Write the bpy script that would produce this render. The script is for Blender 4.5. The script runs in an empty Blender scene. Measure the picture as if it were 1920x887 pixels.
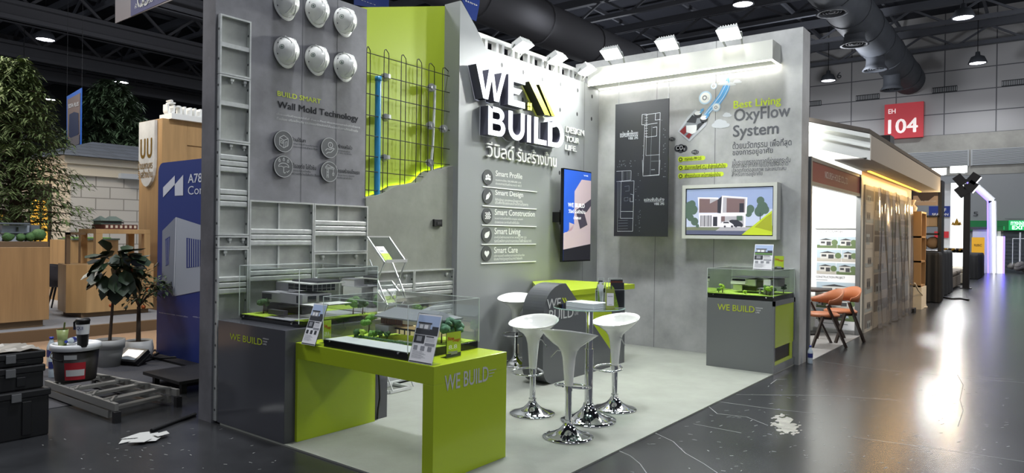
import bpy, bmesh, math, random
from mathutils import Vector, Matrix
random.seed(7)
PI = math.pi
SC = bpy.context.scene
COL = SC.collection
# ---------------------------------------------------------------- camera
W, H, F = 1920, 887, 1293.0
YAW, PITCH, ROLL, EYE = 0.65766168, -0.00230695, 0.01254568, 1.58
_f = Vector((math.cos(YAW)*math.cos(PITCH), math.sin(YAW)*math.cos(PITCH), math.sin(PITCH)))
_r = Vector((math.sin(YAW), -math.cos(YAW), 0)); _u = _r.cross(_f)
RT = _r*math.cos(ROLL) + _u*math.sin(ROLL); UP = _u*math.cos(ROLL) - _r*math.sin(ROLL)
CAM = Vector((0, 0, EYE))
cd = bpy.data.cameras.new('camera'); co = bpy.data.objects.new('camera', cd); COL.objects.link(co)
cd.sensor_width = 36; cd.lens = 36*F/W; cd.clip_start = .05; cd.clip_end = 300
_m = Matrix((RT, UP, -_f)).transposed().to_4x4(); _m.translation = CAM
co.matrix_world = _m; SC.camera = co
# ---------------------------------------------------------------- view, world
SC.view_settings.view_transform = 'Standard'; SC.view_settings.look = 'None'
SC.view_settings.gamma = 1; SC.view_settings.use_curve_mapping = False
SC.view_settings.exposure = 0.3
wd = bpy.data.worlds.new('hall_air'); SC.world = wd; wd.use_nodes = True
wd.node_tree.nodes['Background'].inputs[0].default_value = (.80, .86, 1, 1)
wd.node_tree.nodes['Background'].inputs[1].default_value = .22
FLOOD_W = 60          # each booth floodlight
HALL_W = 1500          # each high-bay hall lamp near the booth

def lin(c):
    if isinstance(c, str):
        c = tuple(int(c[i:i+2], 16)/255 for i in (0, 2, 4))
    return tuple((x/12.92 if x <= .04045 else ((x+.055)/1.055)**2.4) for x in c)

def light(name, kind, loc, power, size=.5, color=(1, 1, 1), aim=None, spot=None, sy=None, blend=.6):
    d = bpy.data.lights.new(name, kind); d.energy = power; d.color = color
    if kind == 'AREA':
        d.size = size
        if name == 'flood_glow': d.spread = math.radians(125)
        if sy: d.shape = 'RECTANGLE'; d.size_y = sy
    else: d.shadow_soft_size = size
    if spot: d.spot_size = spot; d.spot_blend = blend
    o = bpy.data.objects.new(name, d); COL.objects.link(o); o.location = loc
    if aim is not None: o.rotation_euler = (Vector(aim)-Vector(loc)).to_track_quat('-Z', 'Y').to_euler()
    return o
# ---------------------------------------------------------------- materials
MATS = {}
def mat(name, col, rough=.5, metal=0, noise=None, bump=None, emit=0, spec=.5, col2=None, coat=0, trans=0, stretch=None):
    if name in MATS: return MATS[name]
    m = bpy.data.materials.new(name); m.use_nodes = True; nt = m.node_tree; N = nt.nodes; b = N['Principled BSDF']
    c = lin(col); b.inputs['Base Color'].default_value = (*c, 1)
    b.inputs['Roughness'].default_value = rough; b.inputs['Metallic'].default_value = metal
    b.inputs['Specular IOR Level'].default_value = spec
    if coat: b.inputs['Coat Weight'].default_value = coat; b.inputs['Coat Roughness'].default_value = .08
    if trans: b.inputs['Transmission Weight'].default_value = trans
    if emit: b.inputs['Emission Color'].default_value = (*c, 1); b.inputs['Emission Strength'].default_value = emit
    tc = None
    def coords(sc):
        nonlocal tc
        if tc is None: tc = N.new('ShaderNodeTexCoord')
        if stretch is None: return tc.outputs['Object']
        mp = N.new('ShaderNodeMapping'); mp.inputs['Scale'].default_value = stretch
        nt.links.new(tc.outputs['Object'], mp.inputs[0]); return mp.outputs[0]
    if noise:                                   # (scale, spread[, detail])
        n = N.new('ShaderNodeTexNoise'); n.inputs['Scale'].default_value = noise[0]; n.inputs['Detail'].default_value = noise[2] if len(noise) > 2 else 6
        n.inputs['Roughness'].default_value = .62
        nt.links.new(coords(1), n.inputs['Vector'])
        r = N.new('ShaderNodeValToRGB'); r.color_ramp.elements[0].position = .32; r.color_ramp.elements[1].position = .68
        k = noise[1]; c2 = lin(col2) if col2 else tuple(min(1, x*(1+k)) for x in c); c1 = tuple(x*(1-k) for x in c)
        r.color_ramp.elements[0].color = (*c1, 1); r.color_ramp.elements[1].color = (*c2, 1)
        nt.links.new(n.outputs['Fac'], r.inputs[0]); nt.links.new(r.outputs[0], b.inputs['Base Color'])
    if bump:                                    # (scale, strength)
        n2 = N.new('ShaderNodeTexNoise'); n2.inputs['Scale'].default_value = bump[0]; n2.inputs['Detail'].default_value = 4
        nt.links.new(coords(1), n2.inputs['Vector'])
        bp = N.new('ShaderNodeBump'); bp.inputs['Strength'].default_value = bump[1]; bp.inputs['Distance'].default_value = .02
        nt.links.new(n2.outputs['Fac'], bp.inputs['Height']); nt.links.new(bp.outputs[0], b.inputs['Normal'])
    MATS[name] = m
    return m

def acrylic(name, tint='F4F8F6', refl=1.0):
    if name in MATS: return MATS[name]
    m = bpy.data.materials.new(name); m.use_nodes = True; nt = m.node_tree; N = nt.nodes
    for n in list(N): N.remove(n)
    o = N.new('ShaderNodeOutputMaterial'); mx = N.new('ShaderNodeMixShader'); t = N.new('ShaderNodeBsdfTransparent'); g = N.new('ShaderNodeBsdfGlossy')
    fr = N.new('ShaderNodeFresnel'); fr.inputs[0].default_value = 1.42
    t.inputs[0].default_value = (*lin(tint), 1); g.inputs['Roughness'].default_value = .02
    ml = N.new('ShaderNodeMath'); ml.operation = 'MULTIPLY'; ml.inputs[1].default_value = refl
    nt.links.new(fr.outputs[0], ml.inputs[0]); nt.links.new(ml.outputs[0], mx.inputs[0])
    nt.links.new(t.outputs[0], mx.inputs[1]); nt.links.new(g.outputs[0], mx.inputs[2]); nt.links.new(mx.outputs[0], o.inputs[0])
    MATS[name] = m
    return m

def brickmat(name, col, mortar, bw, bh, msize, offset=.5, rough=.6, axis='xz', var=.06):
    """courses of blocks in the object's own x/z or y/z plane"""
    if name in MATS: return MATS[name]
    m = mat(name, col, rough); nt = m.node_tree; N = nt.nodes; b = N['Principled BSDF']
    tc = N.new('ShaderNodeTexCoord'); sx = N.new('ShaderNodeSeparateXYZ'); cx = N.new('ShaderNodeCombineXYZ')
    nt.links.new(tc.outputs['Object'], sx.inputs[0]); nt.links.new(sx.outputs['XYZ'.index(axis[0].upper())], cx.inputs[0]); nt.links.new(sx.outputs['XYZ'.index(axis[1].upper())], cx.inputs[1])
    br = N.new('ShaderNodeTexBrick'); br.offset = offset; br.squash = 1
    br.inputs['Scale'].default_value = 1; br.inputs['Brick Width'].default_value = bw; br.inputs['Row Height'].default_value = bh
    br.inputs['Mortar Size'].default_value = msize; br.inputs['Mortar Smooth'].default_value = .1; br.inputs['Bias'].default_value = 0
    c = lin(col); br.inputs['Color1'].default_value = (*c, 1); br.inputs['Color2'].default_value = (*(x*(1-var) for x in c), 1); br.inputs['Mortar'].default_value = (*lin(mortar), 1)
    nt.links.new(cx.outputs[0], br.inputs['Vector']); nt.links.new(br.outputs['Color'], b.inputs['Base Color'])
    return m
# ---------------------------------------------------------------- photo rays onto the planes of the place
def ray(px, py): return _f*1.0 + RT*((px-W/2)/F) - UP*((py-H/2)/F)
def at(px, py, ax, val):
    d = ray(px, py); i = 'xyz'.index(ax)
    return CAM + d*((val-CAM[i])/d[i])
def fl(px, py): return at(px, py, 'z', 0)
def zat(px, py, p):
    """height above floor point p on the image row py"""
    d = ray(px, py); k = math.hypot(p[0], p[1])/math.hypot(d.x, d.y); return EYE + d.z*k
class Pl:
    """an upright plane of the place: 'y' faces -y with u = x, 'x' faces -x with u = -y"""
    def __init__(s, ax, val): s.ax, s.val = ax, val
    def P(s, px, py): return at(px, py, s.ax, s.val)
    def uv(s, px, py):
        p = s.P(px, py); return (p.x, p.z) if s.ax == 'y' else (-p.y, p.z)
    def w(s, u, v, d=0):
        return Vector((u, s.val-d, v)) if s.ax == 'y' else Vector((s.val-d, -u, v))
    def off(s, d): return Pl(s.ax, s.val-d)
class Fr:
    """any flat frame: origin, right, up; normal = right x up"""
    def __init__(s, o, r, u): s.o, s.r, s.u = Vector(o), Vector(r).normalized(), Vector(u).normalized(); s.n = s.r.cross(s.u)
    def w(s, u, v, d=0): return s.o + s.r*u + s.u*v + s.n*d
# ---------------------------------------------------------------- mesh builder
_TX = {}
def glyphs(s, bold=0, ext=0):
    k = (s, bold, ext)
    if k not in _TX:
        c = bpy.data.curves.new('t', 'FONT'); c.body = s; c.size = 1; c.offset = min(bold, .008) if ext else 0; c.extrude = ext; c.resolution_u = 3; c.fill_mode = 'BOTH' if ext else 'FRONT'
        o = bpy.data.objects.new('t', c); me = o.to_mesh()
        v = [tuple(x.co) for x in me.vertices]; f = [tuple(p.vertices) for p in me.polygons]
        if bold and not ext:                       # heavier weight: the same glyphs again a little to each side
            n = len(v); v0, f0 = v, f; v, f = [], []
            for i, (dx, dy) in enumerate(((-bold, 0), (bold, 0), (0, bold*.6), (0, -bold*.6))): v += [(a+dx, b+dy, c_+i*1e-5) for a, b, c_ in v0]; f += [tuple(i*n+q for q in p) for p in f0]
        o.to_mesh_clear(); bpy.data.objects.remove(o); bpy.data.curves.remove(c)
        _TX[k] = (v, f)
    return _TX[k]
class G:
    def __init__(s): s.v, s.f, s.m, s.sm = [], [], [], []
    def add(s, vs, fs, mi=0, smooth=False):
        o = len(s.v); s.v += [Vector(x) for x in vs]
        for f in fs: s.f.append([o+i for i in f]); s.m.append(mi); s.sm.append(smooth)
        return s
    def box(s, a, b, mi=0, bev=0):
        (x0, y0, z0), (x1, y1, z1) = a, b
        x0, x1 = min(x0, x1), max(x0, x1); y0, y1 = min(y0, y1), max(y0, y1); z0, z1 = min(z0, z1), max(z0, z1)
        if bev:
            bm = bmesh.new(); bmesh.ops.create_cube(bm, size=1)
            for v in bm.verts: v.co = Vector((x0+(v.co.x+.5)*(x1-x0), y0+(v.co.y+.5)*(y1-y0), z0+(v.co.z+.5)*(z1-z0)))
            bmesh.ops.bevel(bm, geom=bm.edges[:], offset=bev, segments=2, affect='EDGES', profile=.5)
            bm.verts.index_update(); s.add([v.co.copy() for v in bm.verts], [[v.index for v in f.verts] for f in bm.faces], mi); bm.free(); return s
        vs = [(x, y, z) for x in (x0, x1) for y in (y0, y1) for z in (z0, z1)]
        return s.add(vs, [(0, 1, 3, 2), (4, 6, 7, 5), (0, 4, 5, 1), (2, 3, 7, 6), (0, 2, 6, 4), (1, 5, 7, 3)], mi)
    def bar(s, p, q, w, h=None, mi=0, up=(0, 0, 1)):
        """rectangular bar from p to q, w across, h along up"""
        p, q = Vector(p), Vector(q); h = h or w; d = (q-p).normalized(); u = Vector(up)
        if abs(d.dot(u)) > .98: u = Vector((1, 0, 0))
        r = d.cross(u).normalized()*(w/2); u = r.cross(d).normalized()*(h/2)
        vs = [e+a*r+b*u for e in (p, q) for a, b in ((-1, -1), (1, -1), (1, 1), (-1, 1))]
        return s.add(vs, [(3, 2, 1, 0), (4, 5, 6, 7), (0, 1, 5, 4), (1, 2, 6, 5), (2, 3, 7, 6), (3, 0, 4, 7)], mi)
    def cyl(s, p, q, r0, r1=None, n=16, mi=0, cap=True):
        p, q = Vector(p), Vector(q); r1 = r0 if r1 is None else r1; d = (q-p).normalized()
        a = d.orthogonal().normalized(); b = d.cross(a)
        vs = [e+(a*math.cos(2*PI*i/n)+b*math.sin(2*PI*i/n))*r for e, r in ((p, r0), (q, r1)) for i in range(n)]
        s.add(vs, [(i, (i+1) % n, n+(i+1) % n, n+i) for i in range(n)], mi, True)
        if cap: s.add(vs[:n], [tuple(range(n))[::-1]], mi); s.add(vs[n:], [tuple(range(n))], mi)
        return s
    def tube(s, pts, r, n=8, mi=0, closed=False, cap=True):
        pts = [Vector(p) for p in pts]; k = len(pts); rings = []; a = None
        for i, p in enumerate(pts):
            t = (pts[(i+1) % k]-pts[i-1]) if closed else (pts[min(i+1, k-1)]-pts[max(i-1, 0)])
            t.normalize()
            a = (t.orthogonal() if a is None else (a-t*a.dot(t))).normalized(); b = t.cross(a)
            rr = r[i] if isinstance(r, (list, tuple)) else r
            rings.append([p+(a*math.cos(2*PI*j/n)+b*math.sin(2*PI*j/n))*rr for j in range(n)])
        vs = [v for g in rings for v in g]
        fs = [(i*n+j, i*n+(j+1) % n, ((i+1) % k)*n+(j+1) % n, ((i+1) % k)*n+j) for i in range(k if closed else k-1) for j in range(n)]
        s.add(vs, fs, mi, True)
        if cap and not closed: s.add(rings[0], [tuple(range(n))[::-1]], mi); s.add(rings[-1], [tuple(range(n))], mi)
        return s
    def lathe(s, prof, c=(0, 0, 0), n=32, mi=0, sx=1, sy=1):
        c = Vector(c); vs = []; k = len(prof)
        for r, z in prof:
            vs += [c+Vector((r*sx*math.cos(2*PI*i/n), r*sy*math.sin(2*PI*i/n), z)) for i in range(n)]
        return s.add(vs, [(j*n+i, j*n+(i+1) % n, (j+1)*n+(i+1) % n, (j+1)*n+i) for j in range(k-1) for i in range(n)], mi, True)
    def poly(s, pts, mi=0): return s.add(pts, [tuple(range(len(pts)))], mi)
    def prism(s, pl, uv, d0, d1, mi=0, side=None):
        """polygon uv on plane pl, from d0 (back) to d1 (front)"""
        n = len(uv); a = sum(uv[i][0]*uv[(i+1) % n][1]-uv[(i+1) % n][0]*uv[i][1] for i in range(n))
        if a < 0: uv = uv[::-1]
        vs = [pl.w(u, v, d0) for u, v in uv]+[pl.w(u, v, d1) for u, v in uv]
        s.add(vs, [tuple(range(n, 2*n)), tuple(range(n))[::-1]], mi)
        return s.add(vs, [(i, (i+1) % n, n+(i+1) % n, n+i) for i in range(n)], mi if side is None else side)
    def flat(s, pl, uv, d=.002, mi=0):
        n = len(uv); a = sum(uv[i][0]*uv[(i+1) % n][1]-uv[(i+1) % n][0]*uv[i][1] for i in range(n))
        if a < 0: uv = uv[::-1]
        return s.poly([pl.w(u, v, d) for u, v in uv], mi)
    def pp(s, pl, pts, d=.002, mi=0): return s.flat(pl, [pl.uv(*p) for p in pts], d, mi)
    def rect(s, pl, u0, v0, u1, v1, d=.002, mi=0): return s.flat(pl, [(u0, v0), (u1, v0), (u1, v1), (u0, v1)], d, mi)
    def disc(s, pl, c, r, d=.002, mi=0, n=28, back=None, rv=None):
        uv = [(c[0]+r*math.cos(2*PI*i/n), c[1]+(rv or r)*math.sin(2*PI*i/n)) for i in range(n)]
        return s.flat(pl, uv, d, mi) if back is None else s.prism(pl, uv, back, d, mi)
    def ring(s, pl, c, r0, r1, d=.002, mi=0, n=28):
        vs = [pl.w(c[0]+r*math.cos(2*PI*i/n), c[1]+r*math.sin(2*PI*i/n), d) for r in (r0, r1) for i in range(n)]
        return s.add(vs, [(i, n+i, n+(i+1) % n, (i+1) % n) for i in range(n)], mi)
    def line(s, pl, a, b, w, d=.002, mi=0):
        ax, ay = a; bx, by = b; L = math.hypot(bx-ax, by-ay) or 1; nx, ny = -(by-ay)/L*w/2, (bx-ax)/L*w/2
        return s.flat(pl, [(ax-nx, ay-ny), (bx-nx, by-ny), (bx+nx, by+ny), (ax+nx, ay+ny)], d, mi)
    def txt(s, pl, t, u0, v0, u1, v1, d=.003, mi=0, bold=.0, thick=0):
        v, f = glyphs(t, bold, .5 if thick else 0)
        if not v: return s
        x0 = min(p[0] for p in v); x1 = max(p[0] for p in v); y0 = min(p[1] for p in v); y1 = max(p[1] for p in v)
        sx = (u1-u0)/max(1e-6, x1-x0); sy = (v1-v0)/max(1e-6, y1-y0)
        return s.add([pl.w(u0+(p[0]-x0)*sx, v0+(p[1]-y0)*sy, d+((p[2]-.5)*thick if thick else p[2]*10)) for p in v], f, mi)
    def ptxt(s, pl, t, tl, br, d=.003, mi=0, bold=.0, thick=0):
        a = pl.uv(*tl); b = pl.uv(*br); return s.txt(pl, t, a[0], b[1], b[0], a[1], d, mi, bold, thick)
    def blob(s, c, r, mi=0, sub=2, jit=.12, sc=(1, 1, 1), rnd=random):
        bm = bmesh.new(); bmesh.ops.create_icosphere(bm, subdivisions=sub, radius=1); bm.verts.index_update(); c = Vector(c)
        vs = [c+Vector((v.co.x*sc[0], v.co.y*sc[1], v.co.z*sc[2]))*r*(1+rnd.uniform(-jit, jit)) for v in bm.verts]
        s.add(vs, [[v.index for v in f.verts] for f in bm.faces], mi, True); bm.free(); return s
    def leaf(s, p, d, L, w, mi=0, droop=.25, up=Vector((0, 0, 1))):
        p, d = Vector(p), Vector(d).normalized(); r = d.cross(up)
        if r.length < .05: r = d.orthogonal()
        r = r.normalized()*(w/2); n = r.cross(d).normalized()
        e = p+d*L-n*L*droop
        if w < .1:
            q = p+d*L*.5+n*L*.06
            return s.add([p, q+r, e, q-r, q-n*w*.12], [(0, 1, 4), (1, 2, 4), (2, 3, 4), (3, 0, 4)], mi, True)
        a, b = p+d*L*.3+n*L*.05, p+d*L*.7-n*L*droop*.35
        return s.add([p, a+r*.8, b+r, e, b-r, a-r*.8, a-n*w*.1, b-n*w*.12], [(0, 1, 6), (1, 2, 7, 6), (2, 3, 7), (3, 4, 7), (4, 5, 6, 7), (5, 0, 6)], mi, True)
    def obj(s, name, mats, parent=None, org=None, **kw):
        me = bpy.data.meshes.new(name)
        if parent is not None: o3 = Vector(parent.get('_o', (0, 0, 0)))
        elif org is not None: o3 = Vector(org)
        else:
            xs = [v.x for v in s.v]; ys = [v.y for v in s.v]; o3 = Vector(((min(xs)+max(xs))/2, (min(ys)+max(ys))/2, min(v.z for v in s.v)))
        me.from_pydata([v-o3 for v in s.v], [], s.f)
        ms = mats if isinstance(mats, (list, tuple)) else [mats]
        for m in ms: me.materials.append(MATS[m] if isinstance(m, str) else m)
        me.polygons.foreach_set('material_index', s.m); me.polygons.foreach_set('use_smooth', s.sm); me.update()
        o = bpy.data.objects.new(name, me); COL.objects.link(o)
        if parent is not None: o.parent = parent; ORG[o.name] = o3; o['_o'] = tuple(o3)
        else: o.location = o3; o['_o'] = tuple(o3)
        for k, v in kw.items(): o[k] = v
        return o
ORG = {}
def thing(name, label, cat, loc=(0, 0, 0), group=None):
    o = bpy.data.objects.new(name, None); COL.objects.link(o); o.location = loc; o['_o'] = tuple(loc); o.empty_display_size = .1
    o['label'] = label; o['category'] = cat
    if group: o['group'] = group
    return o
def tag(o, label, cat, group=None, kind=None):
    o['label'] = label; o['category'] = cat
    if group: o['group'] = group
    if kind: o['kind'] = kind
    return o
def dup(root, loc, rz=0, label=None, group=None, sc=None):
    r = root.copy(); COL.objects.link(r); r.location = loc; r.rotation_euler = (0, 0, rz)
    if sc: r.scale = (sc, sc, sc)
    if label: r['label'] = label
    if group: r['group'] = group
    for ch in list(root.children):
        c = ch.copy(); COL.objects.link(c); c.parent = r
        for g in ch.children:
            d = g.copy(); COL.objects.link(d); d.parent = c
    return r
def structure(o): o['kind'] = 'structure'; return o
# ================================================================ THE HALL
mat('hall_floor', '2F3032', .25, noise=(.9, .42, 9), bump=(3.5, .05), spec=.4)
mat('scuff', '9A9C98', .6)
mat('ceiling_dark', '2A2C34', .9); mat('beam_dark', '4A4A4E', .75); mat('truss', '55575D', .7); mat('duct', '3A3D42', .75, noise=(1.2, .2))
mat('black', '0C0C0E', .5); mat('white', 'F0F0EC', .45); mat('white_matt', 'E6E6E2', .8); mat('chrome', 'E8E8EA', .06, 1); mat('steel', 'B8BABC', .3, 1)
mat('dark_rubber', '18181A', .7)
mat('lamp_face', 'F4F2FF', emit=14); mat('lamp_warm', 'FFE9C8', emit=5)
mat('sign_white', 'FFFFFF', .6); mat('ink', '2A2B2E', .7); mat('panel_ink', '3E4044', .7)

g = G(); g.poly([(-14, -16, 0), (60, -16, 0), (60, 62, 0), (-14, 62, 0)]); structure(g.obj('floor', 'hall_floor', org=(0, 0, 0)))
g = G(); g.poly([(-14, -16, 14.6), (-14, 62, 14.6), (60, 62, 14.6), (60, -16, 14.6)]); structure(g.obj('ceiling', 'ceiling_dark', org=(0, 0, 14.6)))
XH = 46.5                                                    # the hall's end wall
PH = Pl('x', XH)
brickmat('hall_panel', 'A6A4A2', '57585A', 2.45, 1.22, .03, 0, .7, 'yz', .05)
mat('hall_band', '94928A', .8, noise=(.6, .25)); mat('hall_low', '8C8E8E', .7)
z1 = zat(1500, 275+0, fl(1886, 496)); 
zt = PH.uv(1700, 258)[1]; zl0 = PH.uv(1800, 312)[1]; zl1 = PH.uv(1800, 282)[1]
hw = G(); hw.box((XH, -16, zt), (XH+.4, 40, 14.6)); hwo = structure(hw.obj('wall_end', 'hall_panel'))
g = G(); g.box((XH-.02, -16, zl0-.5), (XH+.4, 40, zt), 0); g.obj('concrete_band', 'hall_band', hwo)
g = G(); g.box((XH, -16, 0), (XH+.4, 40, zl0-.5)); g.obj('lower_panel', 'hall_low', hwo)
mat('louvre', 'A8AAAA', .6); mat('louvre_gap', '55585A', .8)
for k in range(6):                                           # louvre bands over the roller doors
    y = 9.5-k*3.1
    g = G(); g.box((XH-.06, y-2.95, zl0), (XH-.03, y, zl1), 1)
    n = 12
    for i in range(n):
        zz = zl0+(zl1-zl0)*(i+.5)/n; g.box((XH-.12, y-2.95, zz-.02), (XH-.06, y, zz+.03), 0)
    for yy in (y, y-2.95): g.box((XH-.13, yy-.04, zl0), (XH-.05, yy+.04, zl1), 0)
    g.obj('louvre_panel', ['louvre', 'louvre_gap'], hwo)
mat('vent_dark', '1E1F21', .7)
for a, b in (((1605, 184), (1649, 181)), ((1748, 171), (1795, 165)), ((1878, 158), (1925, 152)), ((1500, 197), (1540, 193))):
    p, q = PH.uv(*a), PH.uv(*b); v = (p[1]+q[1])/2
    g = G(); g.box((XH-.05, -p[0], v-.17), (XH-.01, -q[0], v+.17), 0)
    n = 14
    for i in range(n): g.box((XH-.07, -p[0]-(q[0]-p[0])*(i+.5)/n-.02, v-.12), (XH-.05, -p[0]-(q[0]-p[0])*(i+.5)/n+.02, v+.12), 1)
    g.obj('air_vent', ['vent_dark', 'louvre'], hwo)
g = G(); g.ptxt(PH, '6', (1569.5, 136), (1578, 147), .03, 0, .01); g.ptxt(PH, '5', (1825, 397), (1834, 405.5), .03, 0, .01)
g.obj('bay_number', 'panel_ink', hwo)
g = G(); g.box((-14, 61, 0), (60, 61.4, 14.6)); structure(g.obj('wall_far', 'ceiling_dark'))
# roller door and green exit band at the end of the aisle
mat('exit_green', '0F7A3E', .5); mat('exit_glow', 'BFFFD8', emit=2.2); mat('exit_lit', '18A85A', emit=.55); mat('roller', '4A4F54', .6)
p = PH.uv(1815, 414); q = PH.uv(1935, 433)
gb = G(); gb.box((XH-.25, -p[0], q[1]), (XH-.05, -q[0]-6, p[1])); tag(gb.obj('green_fascia', 'exit_green'), 'long green fascia band above the grey door at the far end', 'fascia')
t = thing('exit_sign', 'lit green EXIT sign on the green band at the far end of the aisle', 'sign', PH.w(*PH.uv(1905, 424), .4))
a, b = PH.uv(1892, 413.5), PH.uv(1945, 432)
g = G(); g.box((XH-.42, -a[0], b[1]), (XH-.25, -b[0], a[1])); g.obj('housing', 'exit_lit', t)
g = G(); g.ptxt(PH, 'ทางออก', (1896, 416), (1926, 422.5), .44, 0, .01); g.ptxt(PH, 'EXIT', (1898.5, 423.5), (1926, 430.5), .44, 0, .02); g.obj('lettering', 'exit_glow', t)
p = PH.uv(1884, 433)
g = G(); g.box((XH-.1, -p[0], 0), (XH-.02, -p[0]-9, q[1]));
for i in range(14): g.box((XH-.13, -p[0], .2+i*.2), (XH-.1, -p[0]-9, .22+i*.2))
structure(g.obj('door_1', 'roller'))
# the red hall number sign
mat('hall_red', 'C8323A', .5, emit=.12)
t = thing('hall_sign', 'large square red hall sign reading EH 104 on the end wall', 'sign', PH.w(*PH.uv(1696, 260), .2))
a, b = PH.uv(1660.5, 198), PH.uv(1732, 257.5)
g = G(); g.box((XH-.3, -a[0], b[1]), (XH-.04, -b[0], a[1])); g.obj('board', 'hall_red', t)
mat('sign_lit', 'F6E9E4', emit=.35)
g = G(); g.ptxt(PH, 'EH', (1667.5, 206.5), (1681, 214), .32, 0, .015); g.ptxt(PH, '104', (1667, 226), (1722.5, 249), .32, 0, .022); g.obj('lettering', 'sign_lit', t)
# ---- roof steel: girders run along the hall, purlins cross them
def along_x(pt, z, x0, x1, w, h, name, m, label, cat, grp, rnd=False):
    y = at(pt[0], pt[1], 'z', z).y
    g = G()
    if rnd: g.cyl((x0, y, z+w/2), (x1, y, z+w/2), w/2, n=20)
    else:
        g.box((x0, y-w/2, z), (x1, y+w/2, z+h*.22)); g.box((x0, y-w*.12, z), (x1, y+w*.12, z+h)); g.box((x0, y-w/2, z+h*.8), (x1, y+w/2, z+h))
        for i in range(int((x1-x0)/3)):
            g.bar((x0+i*3, y, z+h), (x0+i*3+1.5, y, z+h+1.3), .12); g.bar((x0+i*3+3, y, z+h), (x0+i*3+1.5, y, z+h+1.3), .12)
        g.box((x0, y-.2, z+h+1.2), (x1, y+.2, z+h+1.5))
    return tag(g.obj(name, m), label, cat, grp), y
BE = 'roof girders over the hall'
for i, (pt, z, w, h, lb) in enumerate((((372, 114), 10.6, .75, .85, 'dark steel roof girder nearest above the tall booth wall'), ((372, 171), 10.6, .75, .85, 'dark steel roof girder second over the left side of the hall'),
                               ((372, 198), 10.6, .7, .8, 'dark steel roof girder third over the left side of the hall'), ((300, 262), 10.6, .7, .8, 'dark steel roof girder farthest over the left trees'),
                               ((372, 32), 11.5, .6, .7, 'dark steel roof girder near the top left hanging banner'))):
    along_x(pt, z, 2, 60, w, h, 'roof_girder', 'beam_dark', lb, 'girder', BE)
for i in range(9):
    x = 9+i*5.2; g = G(); g.box((x-.14, -14, 13.2), (x+.14, 60, 13.6)); g.box((x-.1, -14, 12.3), (x+.1, 60, 12.5))
    for j in range(24): g.bar((x, -14+j*3, 12.4), (x, -12.5+j*3, 13.3), .1); g.bar((x, -11+j*3, 12.4), (x, -12.5+j*3, 13.3), .1)
    structure(g.obj('ceiling_truss', 'truss'))
for i in range(14):
    y = -10+i*4.2; g = G(); g.bar((2, y, 13.9), (60, y, 13.9), .12, .2); structure(g.obj('ceiling_purlin', 'truss'))
# grey air duct that runs to the end wall, with its down spouts
dp = at(1704, 150, 'x', XH-.5)
yd, zd = dp.y, dp.z; RD = .85
t = thing('air_duct', 'fat round grey air duct running under the roof to the end wall', 'duct', (30, yd, zd))
g = G(); g.cyl((4, yd, zd), (XH-.5, yd, zd), RD, n=24)
for i in range(15): g.cyl((5+i*2.8, yd, zd), (5.1+i*2.8, yd, zd), RD+.03, n=24)
g.obj('duct_pipe', 'duct', t)
for px, py in ((1672, 169), (1641, 132), (1602, 85), (1560, 26)):
    yy = yd
    p = at(px, py, 'y', yy)
    g = G(); hd = zd-p.z; g.lathe([(.4, hd), (.4, .35), (.42, .2), (.56, .0), (.46, .01), (.36, .3), (.36, hd)], (p.x, yy, p.z), 20)
    for r in (.1, .2, .3): g.lathe([(r, .05), (r+.03, .05), (r+.03, .08), (r, .08), (r, .05)], (p.x, yy, p.z), 20)
    g.obj('diffuser', 'duct', t)
# second big duct passing over the booth
g = G(); dq = at(950, 60, 'z', 9.5); g.cyl((dq.x-18, dq.y, 10.4), (46, dq.y, 10.4), .9, n=20)
for i in range(12): g.cyl((dq.x-14+i*4, dq.y, 10.4), (dq.x-13.9+i*4, dq.y, 10.4), .95, n=20)
tag(g.obj('air_duct', 'beam_dark'), 'dark round duct in the roof above the lit white wall', 'duct')
# high-bay lamps
def bay(px, py, z, label, power=0, warm=False):
    p = at(px, py, 'z', z)
    while p.y > 56: z -= .2; p = at(px, py, 'z', z)
    t = thing('bay_lamp', label, 'lamp', p, 'high bay lamps under the roof')
    g = G(); g.lathe([(.0, .62), (.1, .6), (.12, .42), (.3, .34), (.42, .06), (.42, 0), (.38, 0), (.3, .28), (.0, .3)], p, 20); g.obj('housing', 'duct', t)
    g = G(); g.lathe([(.0, .03), (.37, .03)], p, 20); g.obj('diffuser', 'lamp_face', t)
    g = G(); g.tube([(p.x, p.y, p.z+.6), (p.x, p.y, 14.599)], .02, 6); g.obj('cable', 'black', t)
    if power:
        light('bay_or_fill_light', 'SPOT', (p.x, p.y, p.z-.05), power, .35, (1, .94, .84) if warm else (.9, .94, 1), (p.x, p.y, 0), 2.5)
bay(85, 75, 10.4, 'bright high bay lamp upper left over the round tree', 2200)
bay(228, 155, 10.4, 'high bay lamp above the small far tree', 1600)
bay(92, 187, 10.4, 'high bay lamp beside the top of the left tree', 1300)
bay(30, 211, 10.4, 'high bay lamp behind the crown of the left tree')
bay(43, 268, 5.8, 'lowest high bay lamp seen through the left tree')
bay(1393, 9, 10.8, 'high bay lamp at the top above the light box', 1500)
bay(1806, 34, 10.8, 'high bay lamp top right over the aisle', 1500)
bay(1833, 119, 10.8, 'high bay lamp in front of the panelled end wall right of the red sign', 900)
bay(1553, 152, 10.8, 'high bay lamp in front of the end wall left of the duct', 900)
bay(1123, 88, 13.2, 'small unlit looking high bay lamp above the booth corner')
for x, y, w in ((4.2, 3.6, 2400), (7.2, 4.2, 500), (-3, -4, 700), (5, -6, 900), (16, -3, 1300), (26, -2, 1900), (1, 12, 500), (10, 18, 700), (4, 23, 1800), (22, 14, 1300)):  # unseen downlights; some added as fill, the rear left one for the hanging banner
    light('bay_or_fill_light', 'SPOT', (x, y, 11), w, .5, (.92, .95, 1), (x, y, 0), 2.4)
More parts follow.
